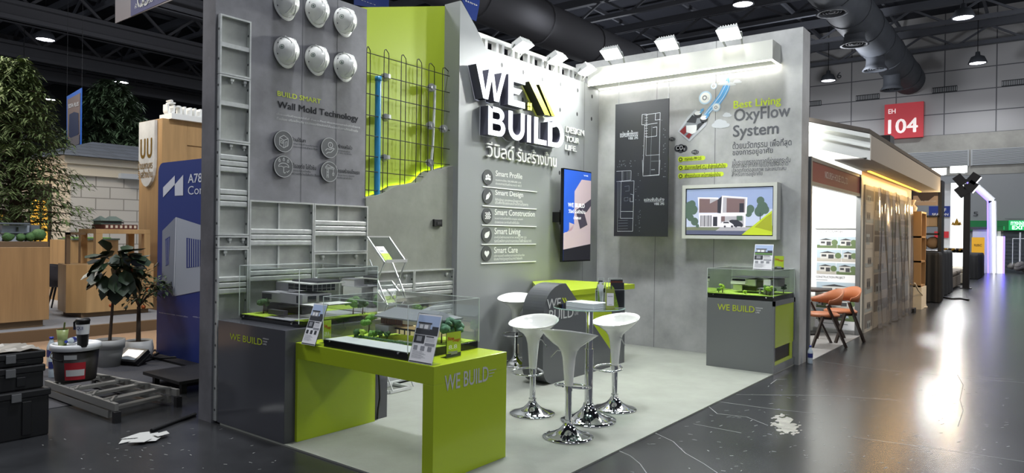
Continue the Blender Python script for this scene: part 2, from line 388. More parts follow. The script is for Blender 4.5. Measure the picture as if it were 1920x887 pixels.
for x, y, z, w in ((6, 2, 8.5, 170), (16, 10, 8.5, 260), (26, 2, 8.5, 300), (4, 18, 8.5, 260), (14, 28, 8.5, 320), (4, 34, 8.5, 320), (34, -4, 8.8, 700), (35, 8, 8.8, 800), (35, 20, 8.8, 700)):  # point fills with no lamp, added to lift the dark roof and end wall
    light('hall_fill', 'POINT', (x, y, z), w, .5, (.88, .92, 1))
# ---- marks on the polished floor
rn = random.Random(21)
mat('floor_scratch', '8A8C8A', .7)
g = G()
def scratch(pts, w):
    P_ = [fl(*p) for p in pts]
    for a, b in zip(P_, P_[1:]):
        d = (b-a); L_ = d.length or 1; n = Vector((-d.y, d.x, 0))/L_*w/2
        g.poly([q+Vector((0, 0, .0012)) for q in (a-n, b-n, b+n, a+n)])
for pts in (((1155, 843), (1182, 855), (1200, 870), (1212, 887)), ((1228, 812), (1262, 828), (1285, 850), (1320, 870), (1345, 887)), ((1328, 762), (1345, 776), (1400, 782), (1440, 798)), ((1345, 753), (1440, 766), (1530, 776)), ((1380, 740), (1560, 742), (1700, 752)), ((1445, 720), (1456, 712), (1475, 711)), ((1540, 678), (1640, 692), (1800, 708), (1920, 718)), ((1600, 820), (1760, 842), (1920, 866)), ((1300, 795), (1390, 812)), ((1795, 703), (1806, 722), (1800, 750), (1806, 770), (1796, 800)), ((1730, 700), (1900, 712))): scratch(pts, .006)
for i in range(220):
    x, y = rn.uniform(1150, 1900), rn.uniform(700, 885)
    if y < 887-(x-1075)*.49+10: continue
    k = rn.uniform(2, 9); scratch(((x, y), (x+k, y+rn.uniform(-2, 2))), rn.uniform(.003, .007))
for i in range(60):
    x, y = rn.uniform(60, 520), rn.uniform(790, 885)
    if y < 790 + max(0, x-400)*.33+12: continue
    k = rn.uniform(2, 7); scratch(((x, y), (x+k, y+rn.uniform(-2, 2))), rn.uniform(.003, .007))
so = g.obj('scuff_mark', 'floor_scratch', bpy.data.objects['floor']); so['kind'] = 'stuff'
rn = random.Random(5); g = G()
for k in range(46):
    a, r_ = rn.uniform(0, 2*PI), rn.random()**.7; cx, cy = 1474+30*r_*math.cos(a), 797+22*r_*math.sin(a)+6*math.cos(a); s_ = rn.uniform(4, 12)*(1.15-r_)
    q = [fl(cx+s_*1.6*math.cos(t)*rn.uniform(.6, 1.2), cy+s_*.6*math.sin(t)*rn.uniform(.6, 1.2)) for t in [j*2*PI/9 for j in range(9)]]
    g.poly([p+Vector((0, 0, .0013+k*1e-5)) for p in q][::-1])
wo = g.obj('worn_patch', mat('worn', '8A8980', .6, noise=(9, .3)), bpy.data.objects['floor']); wo['kind'] = 'stuff'
# ================================================================ THE BOOTH SHELL
XL, XR, YF, YM, YS, YC, YG, ZT, ZB = 3.0, 9.0, 2.46, 5.42, 5.40, 5.32, 5.56, 3.83, 4.22
mat('concrete_print', '6E6E72', .55, noise=(1.5, .42, 10), bump=(5, .03)); mat('concrete_light', '949797', .5, noise=(1.0, .16, 8), bump=(6, .05))
mat('slate', '919494', .38); mat('lime', 'A9BE28', .22, spec=.5); mat('lime_wall', 'A6BA2C', .45); mat('concrete_slab', '82847A', .6, noise=(1.6, .22, 9), bump=(9, .12))
mat('concrete_right', 'ADAEAC', .5, noise=(1.2, .3, 10), bump=(5, .03)); mat('carpet', '888B82', .8, noise=(2.2, .1, 6), bump=(60, .08)); mat('grey_gloss', '737675', .2, spec=.5); mat('anthracite', '505156', .13, spec=.6)
mat('lime_ink', 'B7C62F', .5); mat('dark_ink', '242528', .85, spec=.2); mat('white_ink', 'F2F3F0', .5); mat('soft_ink', 'BFC1C0', .55); mat('disc_grey', '4E5052', .5); mat('icon_ink', 'A2A4A4', .6); mat('grey_ink', '5A5C60', .6); mat('seam', '4E4F52', .7); mat('bolt_hole', '2F3032', .7)
mat('led', 'FFFDF4', emit=3)
g = G(); g.box((XL+.01, YF, .0), (XR-.002, YC-.004, .012)); tag(g.obj('booth_carpet', 'carpet'), 'pale grey carpet covering the booth floor under the bar stools', 'carpet')
# ---- wall with the helmets
M = Pl('y', YM)
xe = M.uv(686, 200)[0]
g = G(); g.box((XL-.01, YM, 0), (xe, YM+.2, ZT)); wl = structure(g.obj('wall_left', 'concrete_print'))
g = G()
for px in (567, 632): 
    u = M.uv(px, 100)[0]; g.rect(M, u-.004, 0, u+.004, ZT, .001, 0)
g.obj('panel_seam', 'seam', wl)
g = G(); g.ptxt(M, 'BUILD SMART', (519.8, 170), (601.3, 195), .003, 0, .02); g.obj('heading', 'lime_ink', wl)
g = G(); g.ptxt(M, 'Wall Mold Technology', (519.8, 188.8), (671.3, 231.6), .003, 0, .018); g.obj('title', 'dark_ink', wl)
g = G(); g.ptxt(M, 'เป็นระบบก่อสร้างแบบหล่อในที่ (Cast-in-Place) พัฒนากระบวนการก่อสร้างโดยการ', (518.5, 211), (674.7, 242)); g.ptxt(M, 'ทำแม่แบบ เสริมเหล็กเสริม และเทคอนกรีตหล่อลงไปในแม่แบบในสถานที่ก่อสร้างจริง', (518.5, 218.5), (670.8, 248)); g.obj('paragraph', 'soft_ink', wl)
g = G()
for s, a, b in (('บ้านไร้เสา', (546.7, 256.5), (572.6, 267.5)), ('สร้างเสร็จไว', (631.2, 269.6), (660, 280.6)), ('ไร้รอยต่อ ไม่รั่วซึม', (546.2, 305), (592.4, 319)), ('โครงสร้างแข็งแรง', (630.7, 314.7), (674, 327.5))): g.ptxt(M, s, a, b, .003, 0, .012)
for s, a, b in (('ลดปัญหาโครงสร้างแบบมีเสารองรับ', (546.7, 267), (596, 277)), ('ด้วยระบบผนังรับน้ำหนักไร้เสา', (546.7, 272.5), (595.5, 282)), ('ลดเวลาก่อสร้าง', (631.2, 280), (656, 286.5)), ('ได้ 30% รวดเร็วขึ้น', (631.2, 284.6), (659, 291)),
                ('ลดรอยต่อระหว่างชิ้น', (546.2, 317), (582, 324)), ('เพราะหล่อทั้งบ้านเป็นชิ้นเดียว ไร้รอยต่อ', (546.2, 322.2), (602, 332)), ('แข็งแรง ทนทาน ปลอดภัย', (631, 326), (664, 332)), ('รองรับแผ่นดินไหว', (631, 330.6), (660, 337))): g.ptxt(M, s, a, b)
g.obj('caption', 'dark_ink', wl)
# four raised round icons
def icon_disc(pl, c, rv, label, draw, grp, ring=False, th=.02, name='icon_disc'):
    uv = pl.uv(*c)
    t = thing(name, label, 'icon', pl.w(*uv, 0), grp)
    g = G(); g.disc(pl, uv, rv, th, 0, 36, 0); g.obj('plate', 'disc_grey', t)
    if ring:
        g = G(); g.ring(pl, uv, rv*.93, rv*.985, th+.002); g.obj('rim', 'icon_ink' if ring == 1 else 'white_ink', t)
    g = G(); draw(g, pl, uv, rv, th+.002); g.obj('pictogram', 'icon_ink' if ring == 1 else 'white_ink', t)
def L(g, pl, c, r, d, pts, w=.07, close=False):
    q = [(c[0]+x*r, c[1]+y*r) for x, y in pts]
    for i in range(len(q)-(0 if close else 1)): g.line(pl, q[i], q[(i+1) % len(q)], w*r, d)
def i_house(g, pl, c, r, d):
    L(g, pl, c, r, d, [(-.45, .3), (0, .55), (.45, .3), (.45, -.35), (0, -.6), (-.45, -.35)], .07, True); L(g, pl, c, r, d, [(-.45, .3), (0, .1), (.45, .3)]); L(g, pl, c, r, d, [(0, .1), (0, -.6)])
    L(g, pl, c, r, d, [(-.32, .08), (-.12, 0), (-.12, -.22), (-.32, -.14)], .06, True); L(g, pl, c, r, d, [(.16, -.5), (.16, -.05), (.32, .02), (.32, -.42)], .06)
def i_hand(g, pl, c, r, d):
    g.ring(pl, (c[0]+.08*r, c[1]+.28*r), .22*r, .3*r, d); L(g, pl, c, r, d, [(.08, .42), (.08, .14)], .06); L(g, pl, c, r, d, [(-.5, -.3), (-.3, -.1), (.05, -.15), (.45, .02), (.55, -.05), (.15, -.42), (-.2, -.45), (-.4, -.6)], .07)
def i_umb(g, pl, c, r, d):
    L(g, pl, c, r, d, [(-.55, -.05)]+[(.55*math.cos(a), -.05+.38*math.sin(a)) for a in [PI-k*PI/10 for k in range(11)]], .07); L(g, pl, c, r, d, [(-.55, -.05), (-.28, .03), (0, -.05), (.28, .03), (.55, -.05)], .06)
    L(g, pl, c, r, d, [(0, -.05), (0, -.5), (.1, -.6), (.2, -.5)]); L(g, pl, c, r, d, [(.3, -.4), (.4, -.5), (.6, -.3)], .06)
    for x, y in ((-.45, .5), (0, .62), (.45, .5)): g.ring(pl, (c[0]+x*r, c[1]+y*r), .06*r, .12*r, d, 0, 12); L(g, pl, (c[0]+x*r, c[1]+y*r), r, d, [(-.08, .08), (0, .22), (.08, .08)], .05)
def i_crane(g, pl, c, r, d):
    L(g, pl, c, r, d, [(-.32, -.6), (-.32, .45), (-.14, .45), (-.14, -.6)], .07); L(g, pl, c, r, d, [(-.32, -.5), (-.14, -.2), (-.32, .1), (-.14, .4)], .05); L(g, pl, c, r, d, [(-.5, .42), (-.23, .68), (.5, .42)], .06); L(g, pl, c, r, d, [(-.5, .3), (.55, .3), (.55, .42), (-.5, .42)], .06, True); L(g, pl, c, r, d, [(.45, .3), (.45, -.1)], .05); L(g, pl, c, r, d, [(.35, -.1), (.55, -.1), (.5, -.35), (.38, -.35)], .06, True)
GI = 'round icons on the helmet wall'
icon_disc(M, (529.5, 265.4), .098, 'round dark icon of a cube house, upper left under the wall title', i_house, GI, 1)
icon_disc(M, (615.6, 277.6), .098, 'round dark icon of a hand holding a coin', i_hand, GI, 1)
icon_disc(M, (529.3, 312.7), .098, 'round dark icon of an umbrella under rain drops', i_umb, GI, 1)
icon_disc(M, (615.2, 322.2), .098, 'round dark icon of a tower crane', i_crane, GI, 1)

# ---- lime recess, concrete slab with the broken edge, rebar
C = Pl('y', YC); S = Pl('y', YS); L5 = Pl('y', YG)
XC = C.uv(863, 1)[0]
ztl = L5.uv(686, 19.7)[1]; ztr = 4.25
g = G(); g.prism(L5, [(xe-.3, 0), (XC+.05, 0), (XC+.05, ztr), (xe-.02, ztl), (xe-.3, ztl)], -.08, 0); structure(g.obj('wall_lime', 'lime_wall'))
top = [(683, 371), (690, 369.5), (706, 367), (720, 362), (735, 353), (745, 348), (760, 346), (776, 344), (788, 341), (796, 333), (803, 324), (812, 319), (824, 318), (836, 314), (846, 310.5)]
uvs = [S.uv(*p) for p in top]; uvs[0] = (xe, uvs[0][1]); uvs[-1] = (XC, uvs[-1][1])
g = G(); g.prism(S, uvs+[(XC, 0), (xe, 0)], -.14, 0); ws = structure(g.obj('wall_slab', 'concrete_slab'))
mat('led_lime', 'DDF03C', emit=16)
g = G(); tp = [S.w(u, v-.02, -.143) for u, v in uvs]; g.tube(tp, .008, 6); g.obj('led_strip', 'led_lime', ws)
# black socket on the slab
t = thing('wall_socket', 'black double socket box on the broken concrete wall', 'socket', S.P(818, 418))
a, b = S.uv(811, 411), S.uv(826, 425); g = G(); g.box((a[0], YS-.03, b[1]), (b[0], YS, a[1]), 0, .004); g.obj('box', 'black', t)
g = G(); u = (b[0]-a[0]); g.box((a[0]+u*.3, YS-.036, b[1]+.02), (b[0]-u*.1, YS-.03, a[1]-.03), 0, .002); g.obj('flap', 'dark_rubber', t)
# rebar cage in the slab's core
mat('rebar', '23211F', .6, .4); mat('pipe_blue', '2E86B4', .3); mat('conduit', 'C9CBC6', .35); mat('conduit_box', 'A9ABA8', .3, .3)
t = thing('rebar_cage', 'open cage of dark steel reinforcing bars rising from the broken concrete', 'rebar', S.w((xe+XC)/2, 1.2, -.06))
R1, R2 = Pl('y', YS+.03), Pl('y', YS+.10)
bars = [(38, 72), (199, 243), (358, 402), (503, 547), (612, 664), (738, 797)]; tops = [65, 92, 140, 178, 218, 258]
sc = 180/887
def slabtop(u):
    for i in range(len(uvs)-1):
        if uvs[i][0] <= u <= uvs[i+1][0]: return uvs[i][1]+(uvs[i+1][1]-uvs[i][1])*(u-uvs[i][0])/(uvs[i+1][0]-uvs[i][0])
    return uvs[0][1]
for (xa, xb), ty in zip(bars, tops):
    pa, pb = R1.P(680+xa*sc, 80+(ty+18)*sc), R2.P(680+xb*sc, 80+(ty+18)*sc)
    zt_ = (pa.z+pb.z)/2
    g = G(); g.tube([(pa.x, YS+.03, slabtop(pa.x)-.25), (pa.x, YS+.03, zt_), (pa.x+.01, YS+.035, zt_+.03), ((pa.x*.6+pb.x*.4), YS+.06, zt_+.05), (pb.x-.01, YS+.095, zt_+.03), (pb.x, YS+.10, zt_), (pb.x, YS+.10, slabtop(pb.x)-.25)], .0048, 6); g.obj('upright_hoop', 'rebar', t)
for ya, yb in ((85, 310), (270, 463), (465, 640), (663, 810), (850, 295+690), (1045, 438+690), (1185, 1220), (1360, 1360)):
    for Rk, dx, dz_ in ((R1, 22, 0), (R2, 26, .01)):
        p0 = Rk.P(680+24*sc, 80+ya*sc); p1 = Rk.P(680+803*sc, 80+yb*sc)
        if ya > 1100:
            p1 = Rk.P(680+(560 if ya < 1300 else 240)*sc, 80+(ya+(yb-ya)*.7)*sc)
        g = G(); g.tube([(p0.x-.03, Rk.val, p0.z), (p1.x, Rk.val, p1.z if ya < 1100 else p0.z)], .0045, 6); g.obj('cross_bar', 'rebar', t)
a, b = R1.off(.0).P(712.5, 143), R1.P(713.5, 366)
g = G(); g.cyl((a.x, YS+.055, b.z-.15), (a.x, YS+.055, a.z), .032, n=18); g.lathe([(.032, 0), (.036, 0), (.036, .05), (.032, .05)], (a.x, YS+.055, a.z-.05), 18); tag(g.obj('water_pipe', 'pipe_blue'), 'upright blue water pipe standing in the rebar cage', 'pipe')
t = thing('electrical_conduit', 'white electrical conduit with junction rings in the rebar cage', 'conduit', R1.P(815, 318))
g = G(); q = [R1.P(819, 160), R1.P(818, 200), R1.P(815, 270), R1.P(812.5, 300), R1.P(812.5, 330)]; g.tube([(p.x, YS+.06, p.z) for p in q], .016, 10); g.obj('pipe', 'conduit', t)
for px, py in ((812, 165), (810, 236), (809, 306), (835, 242)):
    p = R1.P(px, py); g = G(); g.cyl((p.x-.035, YS+.02, p.z), (p.x+.035, YS+.11, p.z+.01), .045, .045, 14); g.cyl((p.x-.02, YS+.01, p.z), (p.x-.02, YS+.02, p.z), .022, n=12); g.obj('junction_ring', 'conduit_box', t)
for px, py in ((726, 143), (727, 219), (725, 295)):
    p = R1.P(px, py); g = G(); g.cyl((p.x-.03, YS+.03, p.z), (p.x+.03, YS+.1, p.z), .03, .042, 12); g.cyl((p.x, YS+.05, p.z-.02), (p.x, YS+.05, p.z+.02), .05, n=12)
    tag(g.obj('bar_spacer', 'conduit_box'), 'grey bar spacer on the rebar beside the blue pipe, %s' % {143: 'the topmost', 219: 'the middle one', 295: 'the lowest'}[py], 'spacer', 'grey bar spacers')

# ---- centre wall: dark slate panel with the slanted top, white concrete panel behind
uT = C.uv(863, 1)[1]; dd = [C.uv(893, 52), C.uv(1018, 312), C.uv(1038, 338)]
xr = dd[2][0]
g = G(); g.prism(C, [(XC, 0), (xr, 0), (xr, dd[2][1]), dd[1], C.uv(933, 138), dd[0], (XC+.02, uT), (XC, uT)], -.24, 0); wc = structure(g.obj('wall_centre', 'slate'))
CW = Pl('y', YC+.012); zc = 3.815
g = G(); g.box((XC+.3, YC+.012, 0), (XR, YC+.2, zc)); ww = structure(g.obj('wall_white', 'concrete_light'))
g = G()
for px, py in ((941, 122), (981, 135.5), (1017, 149), (1051, 158), (1083, 169.5), (1050, 206), (1082, 214), (1066, 288), (1049, 324), (980, 187), (1109, 223), (1110, 181)):
    u = CW.uv(px, py); g.disc(CW, u, .022, .001, 0, 14, None, .03)
g.obj('bolt_hole', 'bolt_hole', ww)
g = G(); u = CW.uv(1096, 180)[0]; g.rect(CW, u-.004, 0, u+.004, zc, .001)
u = CW.uv(985, 130)[0]; g.rect(CW, u-.003, 2.9, u+.003, zc, .001); g.obj('panel_seam', 'seam', ww)
# small lettering on the slate
def rows(g, items, pl, bold=0):
    for s, a, b in items: g.ptxt(pl, s, a, b, .003, 0, bold)
g = G(); rows(g, (('Smart Profile', (929, 319.4), (978.9, 336)), ('Smart Design', (928.2, 355.5), (980.5, 372.8)), ('Smart Construction', (927.4, 391.6), (1002.5, 406.8)), ('Smart Living', (927, 427), (975.3, 443.5)), ('Smart Care', (926.2, 463), (970.4, 474))), C, .016)
g.obj('list_title', 'white_ink', wc)
g = G(); rows(g, (('ทุนจดทะเบียน 200,000,000 บาท', (929, 335), (976.5, 345.4)), ('ประสบการณ์ก่อสร้างมากกว่า 40 ปี', (929, 341), (977, 351)), ('ให้คำปรึกษา และออกแบบโดยสถาปนิก', (928, 370.8), (979, 380)), ('ปรับฟังก์ชันของแบบบ้านได้ตามต้องการ', (928, 376), (990, 386.5)), ('ระบบการก่อสร้างที่ได้มาตรฐาน แม่นยำ', (927.4, 407), (980, 413.6)), ('ช่วยลดระยะเวลาก่อสร้างให้เร็วขึ้น', (927.4, 413.5), (973, 420)),
           ('เทคโนโลยีกรองอากาศ ลดฝุ่น PM 2.5', (926.6, 442), (986.5, 448.4)), ('รองรับพลังงานสะอาดและรถยนต์ไฟฟ้าเพื่ออนาคต', (926.6, 447.5), (996, 454.5)), ('บริการดูแลบ้านหลังการขายอย่างมืออาชีพ', (926, 477), (983, 481.5)), ('ประสบการณ์ดูแลลูกบ้านมากกว่าพันหลัง', (926, 482.5), (979, 488))), C)
g.obj('list_caption', 'white_ink', wc)
g = G()
for a, b in (((904.2, 349.3), (1006.2, 360.4)), ((903.6, 385.2), (1005.2, 392.9)), ((903, 421.7), (1005, 425.3)), ((901.8, 457.8), (1004, 458.2)), ((901.6, 493.7), (1004, 490.7))):
    p, q = C.uv(*a), C.uv(*b); v = (p[1]+q[1])/2; g.prism(C, [(p[0], v-.006), (q[0], v-.006), (q[0], v+.006), (p[0], v+.006)], 0, .01)
g.obj('rule', 'white_ink', wc)
def i_people(g, pl, c, r, d):
    for x, y, k in ((-.36, .12, .15), (.36, .12, .15), (0, .22, .2)):
        g.disc(pl, (c[0]+x*r, c[1]+y*r), k*r, d+(.001 if x == 0 else 0)); g.flat(pl, [(c[0]+(x+a)*r, c[1]+(y-k*.9+b)*r) for a, b in ((-k*1.4, -.36), (k*1.4, -.36), (k*1.2, -.1), (.0, -.02), (-k*1.2, -.1))], d+(.001 if x == 0 else 0))
def i_pen(g, pl, c, r, d):
    g.flat(pl, [(c[0]+x*r, c[1]+y*r) for x, y in ((-.45, -.5), (-.3, .1), (.1, .4), (.42, .05), (.1, -.32))], d); g.flat(pl, [(c[0]+x*r, c[1]+y*r) for x, y in ((.16, .46), (.3, .58), (.58, .25), (.46, .1))], d)
def i_bricks(g, pl, c, r, d):
    for j in range(5):
        for i in range(3):
            x = -.5+i*.36+(j % 2)*.16; y = -.42+j*.18
            if j == 4 and i == 2: continue
            g.flat(pl, [(c[0]+(x+a)*r, c[1]+(y+b)*r) for a, b in ((0, 0), (.3, 0), (.3, .12), (0, .12))], d)
    g.flat(pl, [(c[0]+x*r, c[1]+y*r) for x, y in ((.2, .3), (.55, .3), (.3, .62))], d)
def i_leaf(g, pl, c, r, d):
    g.flat(pl, [(c[0]+x*r, c[1]+y*r) for x, y in ((-.42, -.42), (-.5, -.05), (-.3, .25), (.1, .38), (.5, .5), (.52, .1), (.36, -.22), (.05, -.42), (-.25, -.4))], d); 
def i_heart(g, pl, c, r, d):
    pts = [(16*math.sin(t)**3/32, (13*math.cos(t)-5*math.cos(2*t)-2*math.cos(3*t)-math.cos(4*t))/32) for t in [k*2*PI/28 for k in range(28)]]
    g.flat(pl, [(c[0]+x*r, c[1]+y*r) for x, y in pts], d)
GC = 'round icons beside the Smart list'
for c, lb, fn in (((913.6, 332.4), 'a group of people beside Smart Profile', i_people), ((913.2, 368), 'a pen nib beside Smart Design', i_pen), ((912.4, 404.6), 'a brick wall beside Smart Construction', i_bricks), ((911.5, 440.3), 'a leaf beside Smart Living', i_leaf), ((911.1, 475.6), 'a heart beside Smart Care', i_heart)):
    icon_disc(C, c, .092, 'round grey icon of '+lb, fn, GC, 0, .012)
# white trellis along the top edge
mat('trellis', 'E8E9E4', .5)
t = thing('wall_trellis', 'white slatted frame running along the top of the white wall', 'trellis', (7.3, YC+.1, zc))
z0, z1_ = zc, C.uv(1000, 94)[1]; xa, xb = dd[0][0]-.05, XR
zz1 = (C.uv(893.4, 52.6)[1]+C.uv(1075.6, 123.8)[1])/2
g = G(); g.box((xa, YC+.06, zz1-.055), (xb, YC+.14, zz1)); g.obj('rail', 'trellis', t)
n = 9
for i in range(n):
    x = xa+.18+(xb-xa-.3)*i/(n-1)
    for dx in (0, .11): g = G(); g.box((x+dx, YC+.06, zc), (x+dx+.045, YC+.14, zz1-.055)); g.obj('post', 'trellis', t)

# ---- 3D letters
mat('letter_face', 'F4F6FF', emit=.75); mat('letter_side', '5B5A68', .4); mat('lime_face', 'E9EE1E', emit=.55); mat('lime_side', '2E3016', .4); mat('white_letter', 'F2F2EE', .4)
LP = Pl('y', YC-.13)
def stroke_letter(name, parent, polys, box, mats=('letter_face', 'letter_side'), depth=.13):
    g = G(); u0, v0, u1, v1 = box
    for k, pl_ in enumerate(polys):
        pts = [(u0+(u1-u0)*x, v0+(v1-v0)*y) for x, y in pl_]
        g.prism(LP, pts, -depth+.004, 0, 0, 1)
    return g.obj(name, list(mats), parent)
lg = thing('logo_sign', 'large three dimensional lit WE BUILD logo letters on the grey wall', 'sign', C.P(975, 278))
def box(l, r, tb):      # left px point (x, ytop), right px point, bottom at left
    a, b, c_ = LP.uv(*l), LP.uv(*r), LP.uv(*tb); return (a[0], c_[1], b[0], (a[1]+b[1])/2)
vb = LP.uv(951.7, 195.7)[1]; vt = LP.uv(893, 119.5)[1]
uW0, uW1 = LP.uv(893, 120)[0], LP.uv(948.8, 138)[0]
Wp = [[(0, 1), (.17, .98), (.335, .32), (.335, 0), (.26, 0)], [(.335, 0), (.26, 0), (.44, 1-.05), (.57, .93)], [(.52, .86), (.585, .70), (.72, .30), (.72, 0), (.645, 0)], [(.72, 0), (.645, 0), (.845, .93), (1, .93)]]
Wp = [[(0, 1), (.16, 1), (.36, 0), (.24, 0)], [(.27, 0), (.40, 0), (.565, .95), (.42, .95)], [(.50, .78), (.575, .93), (.72, 0), (.60, 0)], [(.63, 0), (.76, 0), (1, .97), (.86, .97)]]
stroke_letter('letter', lg, Wp, (uW0, vb, uW1, vt))
uE0, uE1 = LP.uv(953.5, 142)[0], LP.uv(985, 150)[0]
stroke_letter('letter', lg, [[(0, 0), (.3, 0), (.3, 1), (0, 1)], [(.3, 0), (1, 0), (1, .2), (.3, .2)], [(.3, .41), (.62, .41), (.82, .6), (.3, .6)], [(.3, .8), (1, .8), (1, 1), (.3, 1)]], (uE0, vb, uE1, vt))
vb2 = LP.uv(915, 252)[1]; vt2 = LP.uv(916.2, 197.6)[1]
def arcp(cx, cy, ro, ri, a0, a1, sx=1, sy=1, n=10):
    o = [(cx+ro*sx*math.cos(a0+(a1-a0)*i/n), cy+ro*sy*math.sin(a0+(a1-a0)*i/n)) for i in range(n+1)]
    return o+[(cx+(ro-ri)*sx*math.cos(a1+(a0-a1)*i/n), cy+(ro*sy-ri)*math.sin(a1+(a0-a1)*i/n)) for i in range(n+1)]
uB0, uB1 = LP.uv(915.6, 225)[0], LP.uv(947.6, 235)[0]
def strip(o, i):
    return [[o[k], o[k+1], i[k+1], i[k]] for k in range(len(o)-1)]
def arc(cx, cy, rx, ry, a0, a1, n=9): return [(cx+rx*math.cos(a0+(a1-a0)*k/n), cy+ry*math.sin(a0+(a1-a0)*k/n)) for k in range(n+1)]
h = PI/2
Bp = [[(0, 0), (.25, 0), (.25, .9), (0, 1)], [(.25, 0), (.62, 0), (.62, .18), (.25, .18)], [(.25, .42), (.62, .42), (.62, .58), (.25, .58)], [(.25, .82), (.55, .82), (.55, 1), (.25, 1)]]
Bp += strip(arc(.62, .29, .38, .29, -h, h), arc(.62, .30, .13, .12, -h, h)) + strip(arc(.55, .75, .38, .25, -h, h), arc(.55, .70, .13, .12, -h, h))
stroke_letter('letter', lg, Bp, (uB0, vb2, uB1, vt2))
uU0, uU1 = LP.uv(953.5, 225)[0], LP.uv(983.8, 232)[0]
Up = [[(0, .42), (.24, .42), (.24, 1), (0, 1)], [(.76, .42), (1, .42), (1, 1), (.76, 1)]]+strip(arc(.5, .42, .5, .44, PI, 2*PI, 14), arc(.5, .42, .26, .25, PI, 2*PI, 14))
stroke_letter('letter', lg, Up, (uU0, vb2, uU1, vt2))
stroke_letter('letter', lg, [[(0, 0), (1, 0), (1, 1), (0, 1)]], (LP.uv(988.6, 240)[0], vb2, LP.uv(995.6, 240)[0], vt2))
stroke_letter('letter', lg, [[(0, 0), (1, 0), (1, .19), (.3, .19), (.3, 1), (0, 1)]][0:0]+[[(0, 0), (.3, 0), (.3, 1), (0, 1)], [(.3, 0), (1, 0), (1, .19), (.3, .19)]], (LP.uv(1001.5, 250)[0], vb2, LP.uv(1025, 260)[0], vt2))
uD0, uD1 = LP.uv(1027.6, 250)[0], LP.uv(1057.6, 255)[0]
Dp = [[(0, 0), (.25, 0), (.25, .93), (0, .93)], [(.25, 0), (.5, 0), (.5, .18), (.25, .18)]]+strip(arc(.5, .5, .5, .5, -h, h*.98+.0, 14), arc(.5, .5, .25, .32, -h, h*.98, 14))+[[(.22, .93), (.28, .75), (.5, .82), (.5, 1), (.3, 1)]]
stroke_letter('letter', lg, Dp, (uD0, vb2, uD1, vt2))
def pxpoly(g, pts, depth): g.prism(LP, [LP.uv(*p) for p in pts], -depth+.004, 0, 0, 1)
for pts in ([(991.9, 152.6), (1003.7, 156.2), (1031, 216.5), (1021.5, 215)], [(1010.8, 158.5), (1014.9, 159.7), (1040.4, 218.4), (1034.5, 217)]):
    g = G(); pxpoly(g, pts, .13); g.obj('roof_stripe', ['lime_face', 'lime_side'], lg)
for i in (0, 1):
    for j in (0, 1):
        x, y = 989.5+i*4.3, 192+j*7.6+i*.8; g = G(); pxpoly(g, [(x, y), (x+3.4, y+.6), (x+3.2, y+7), (x-.2, y+6.4)], .08); g.obj('window_pane', ['lime_face', 'lime_side'], lg)
tl_ = thing('thai_lettering', 'raised white Thai lettering under the lit logo letters', 'lettering', C.P(975, 300)); a, b = C.uv(909, 265), C.uv(1039.7, 313.5)
for s, k0, k1, y0, y1 in (('วีบิลด์', 0, .36, 0, 1), ('รับสร้างบ้าน', .405, 1, 0, 1)): tt = G(); tt.txt(C, s, a[0]+(b[0]-a[0])*k0, b[1], a[0]+(b[0]-a[0])*k1, a[1], .035, 0, .012, .03); tt.obj('word', 'white_letter', tl_)
tl_ = thing('slogan_lettering', 'raised white words DESIGN YOUR LIFE right of the logo', 'lettering', CW.P(1076, 285))
for s, a, b in (('DESIGN', (1060, 236.6), (1093.2, 255.8)), ('YOUR', (1059.3, 254.4), (1084, 269.9)), ('LIFE.', (1058.9, 271), (1079.5, 284.9))): tt = G(); tt.ptxt(CW, s, a, b, .02, 0, 0, .018); tt.obj('word', 'white_letter', tl_)

# ---- right wall with the OxyFlow print
B = Pl('x', XR)
g = G(); g.box((XR, 2.41, 0), (XR+.33, 5.75, ZB)); wr = structure(g.obj('wall_right', 'concrete_right'))
g = G()
for px in (1229, 1339):
    u = B.uv(px, 400)[0]; g.rect(B, u-.003, 0, u+.003, ZB, .001)
g.obj('panel_seam', 'seam', wr)
mat('bright_lime_ink', 'D4EA3A', .5); mat('cloud', 'C9CDD0', .7); mat('sky_blue', '5AA4DC', .6); mat('pale_blue', 'BFD9EC', .6); mat('print_red', '8C2A2C', .6); mat('print_dark', '2F3236', .6); mat('device_grey', '8A8F93', .6)
g = G(); g.ptxt(B, 'Best Living', (1375.5, 189.6), (1464.3, 199.5), .003, 0, .022); g.obj('heading', 'bright_lime_ink', wr)
g = G(); g.ptxt(B, 'OxyFlow', (1376.5, 205), (1481.8, 225.5), .003, 0, .02); g.ptxt(B, 'System', (1374.5, 235.3), (1460, 257.5), .003, 0, .02); g.obj('title', 'grey_ink', wr)
g = G(); rows(g, (('ด้วยนวัตกรรม เพื่อที่สุด', (1373.8, 266), (1484, 276.5)), ('ของการอยู่อาศัย', (1373.8, 279.5), (1449, 290.5))), B, .008)
rows(g, (('เป็นระบบกรองอากาศที่ช่วยยกระดับ', (1373.4, 298.8), (1482.2, 304)), ('คุณภาพอากาศภายในบ้านให้สะอาด', (1372.7, 306.8), (1477.6, 313)), ('ปลอดภัยต่อสุขภาพ และเหมาะสม', (1372.7, 314.8), (1474, 321.6)), ('สำหรับการอยู่อาศัย', (1372, 322.6), (1429.7, 331))), B); g.obj('paragraph', 'grey_ink', wr)
g = G()
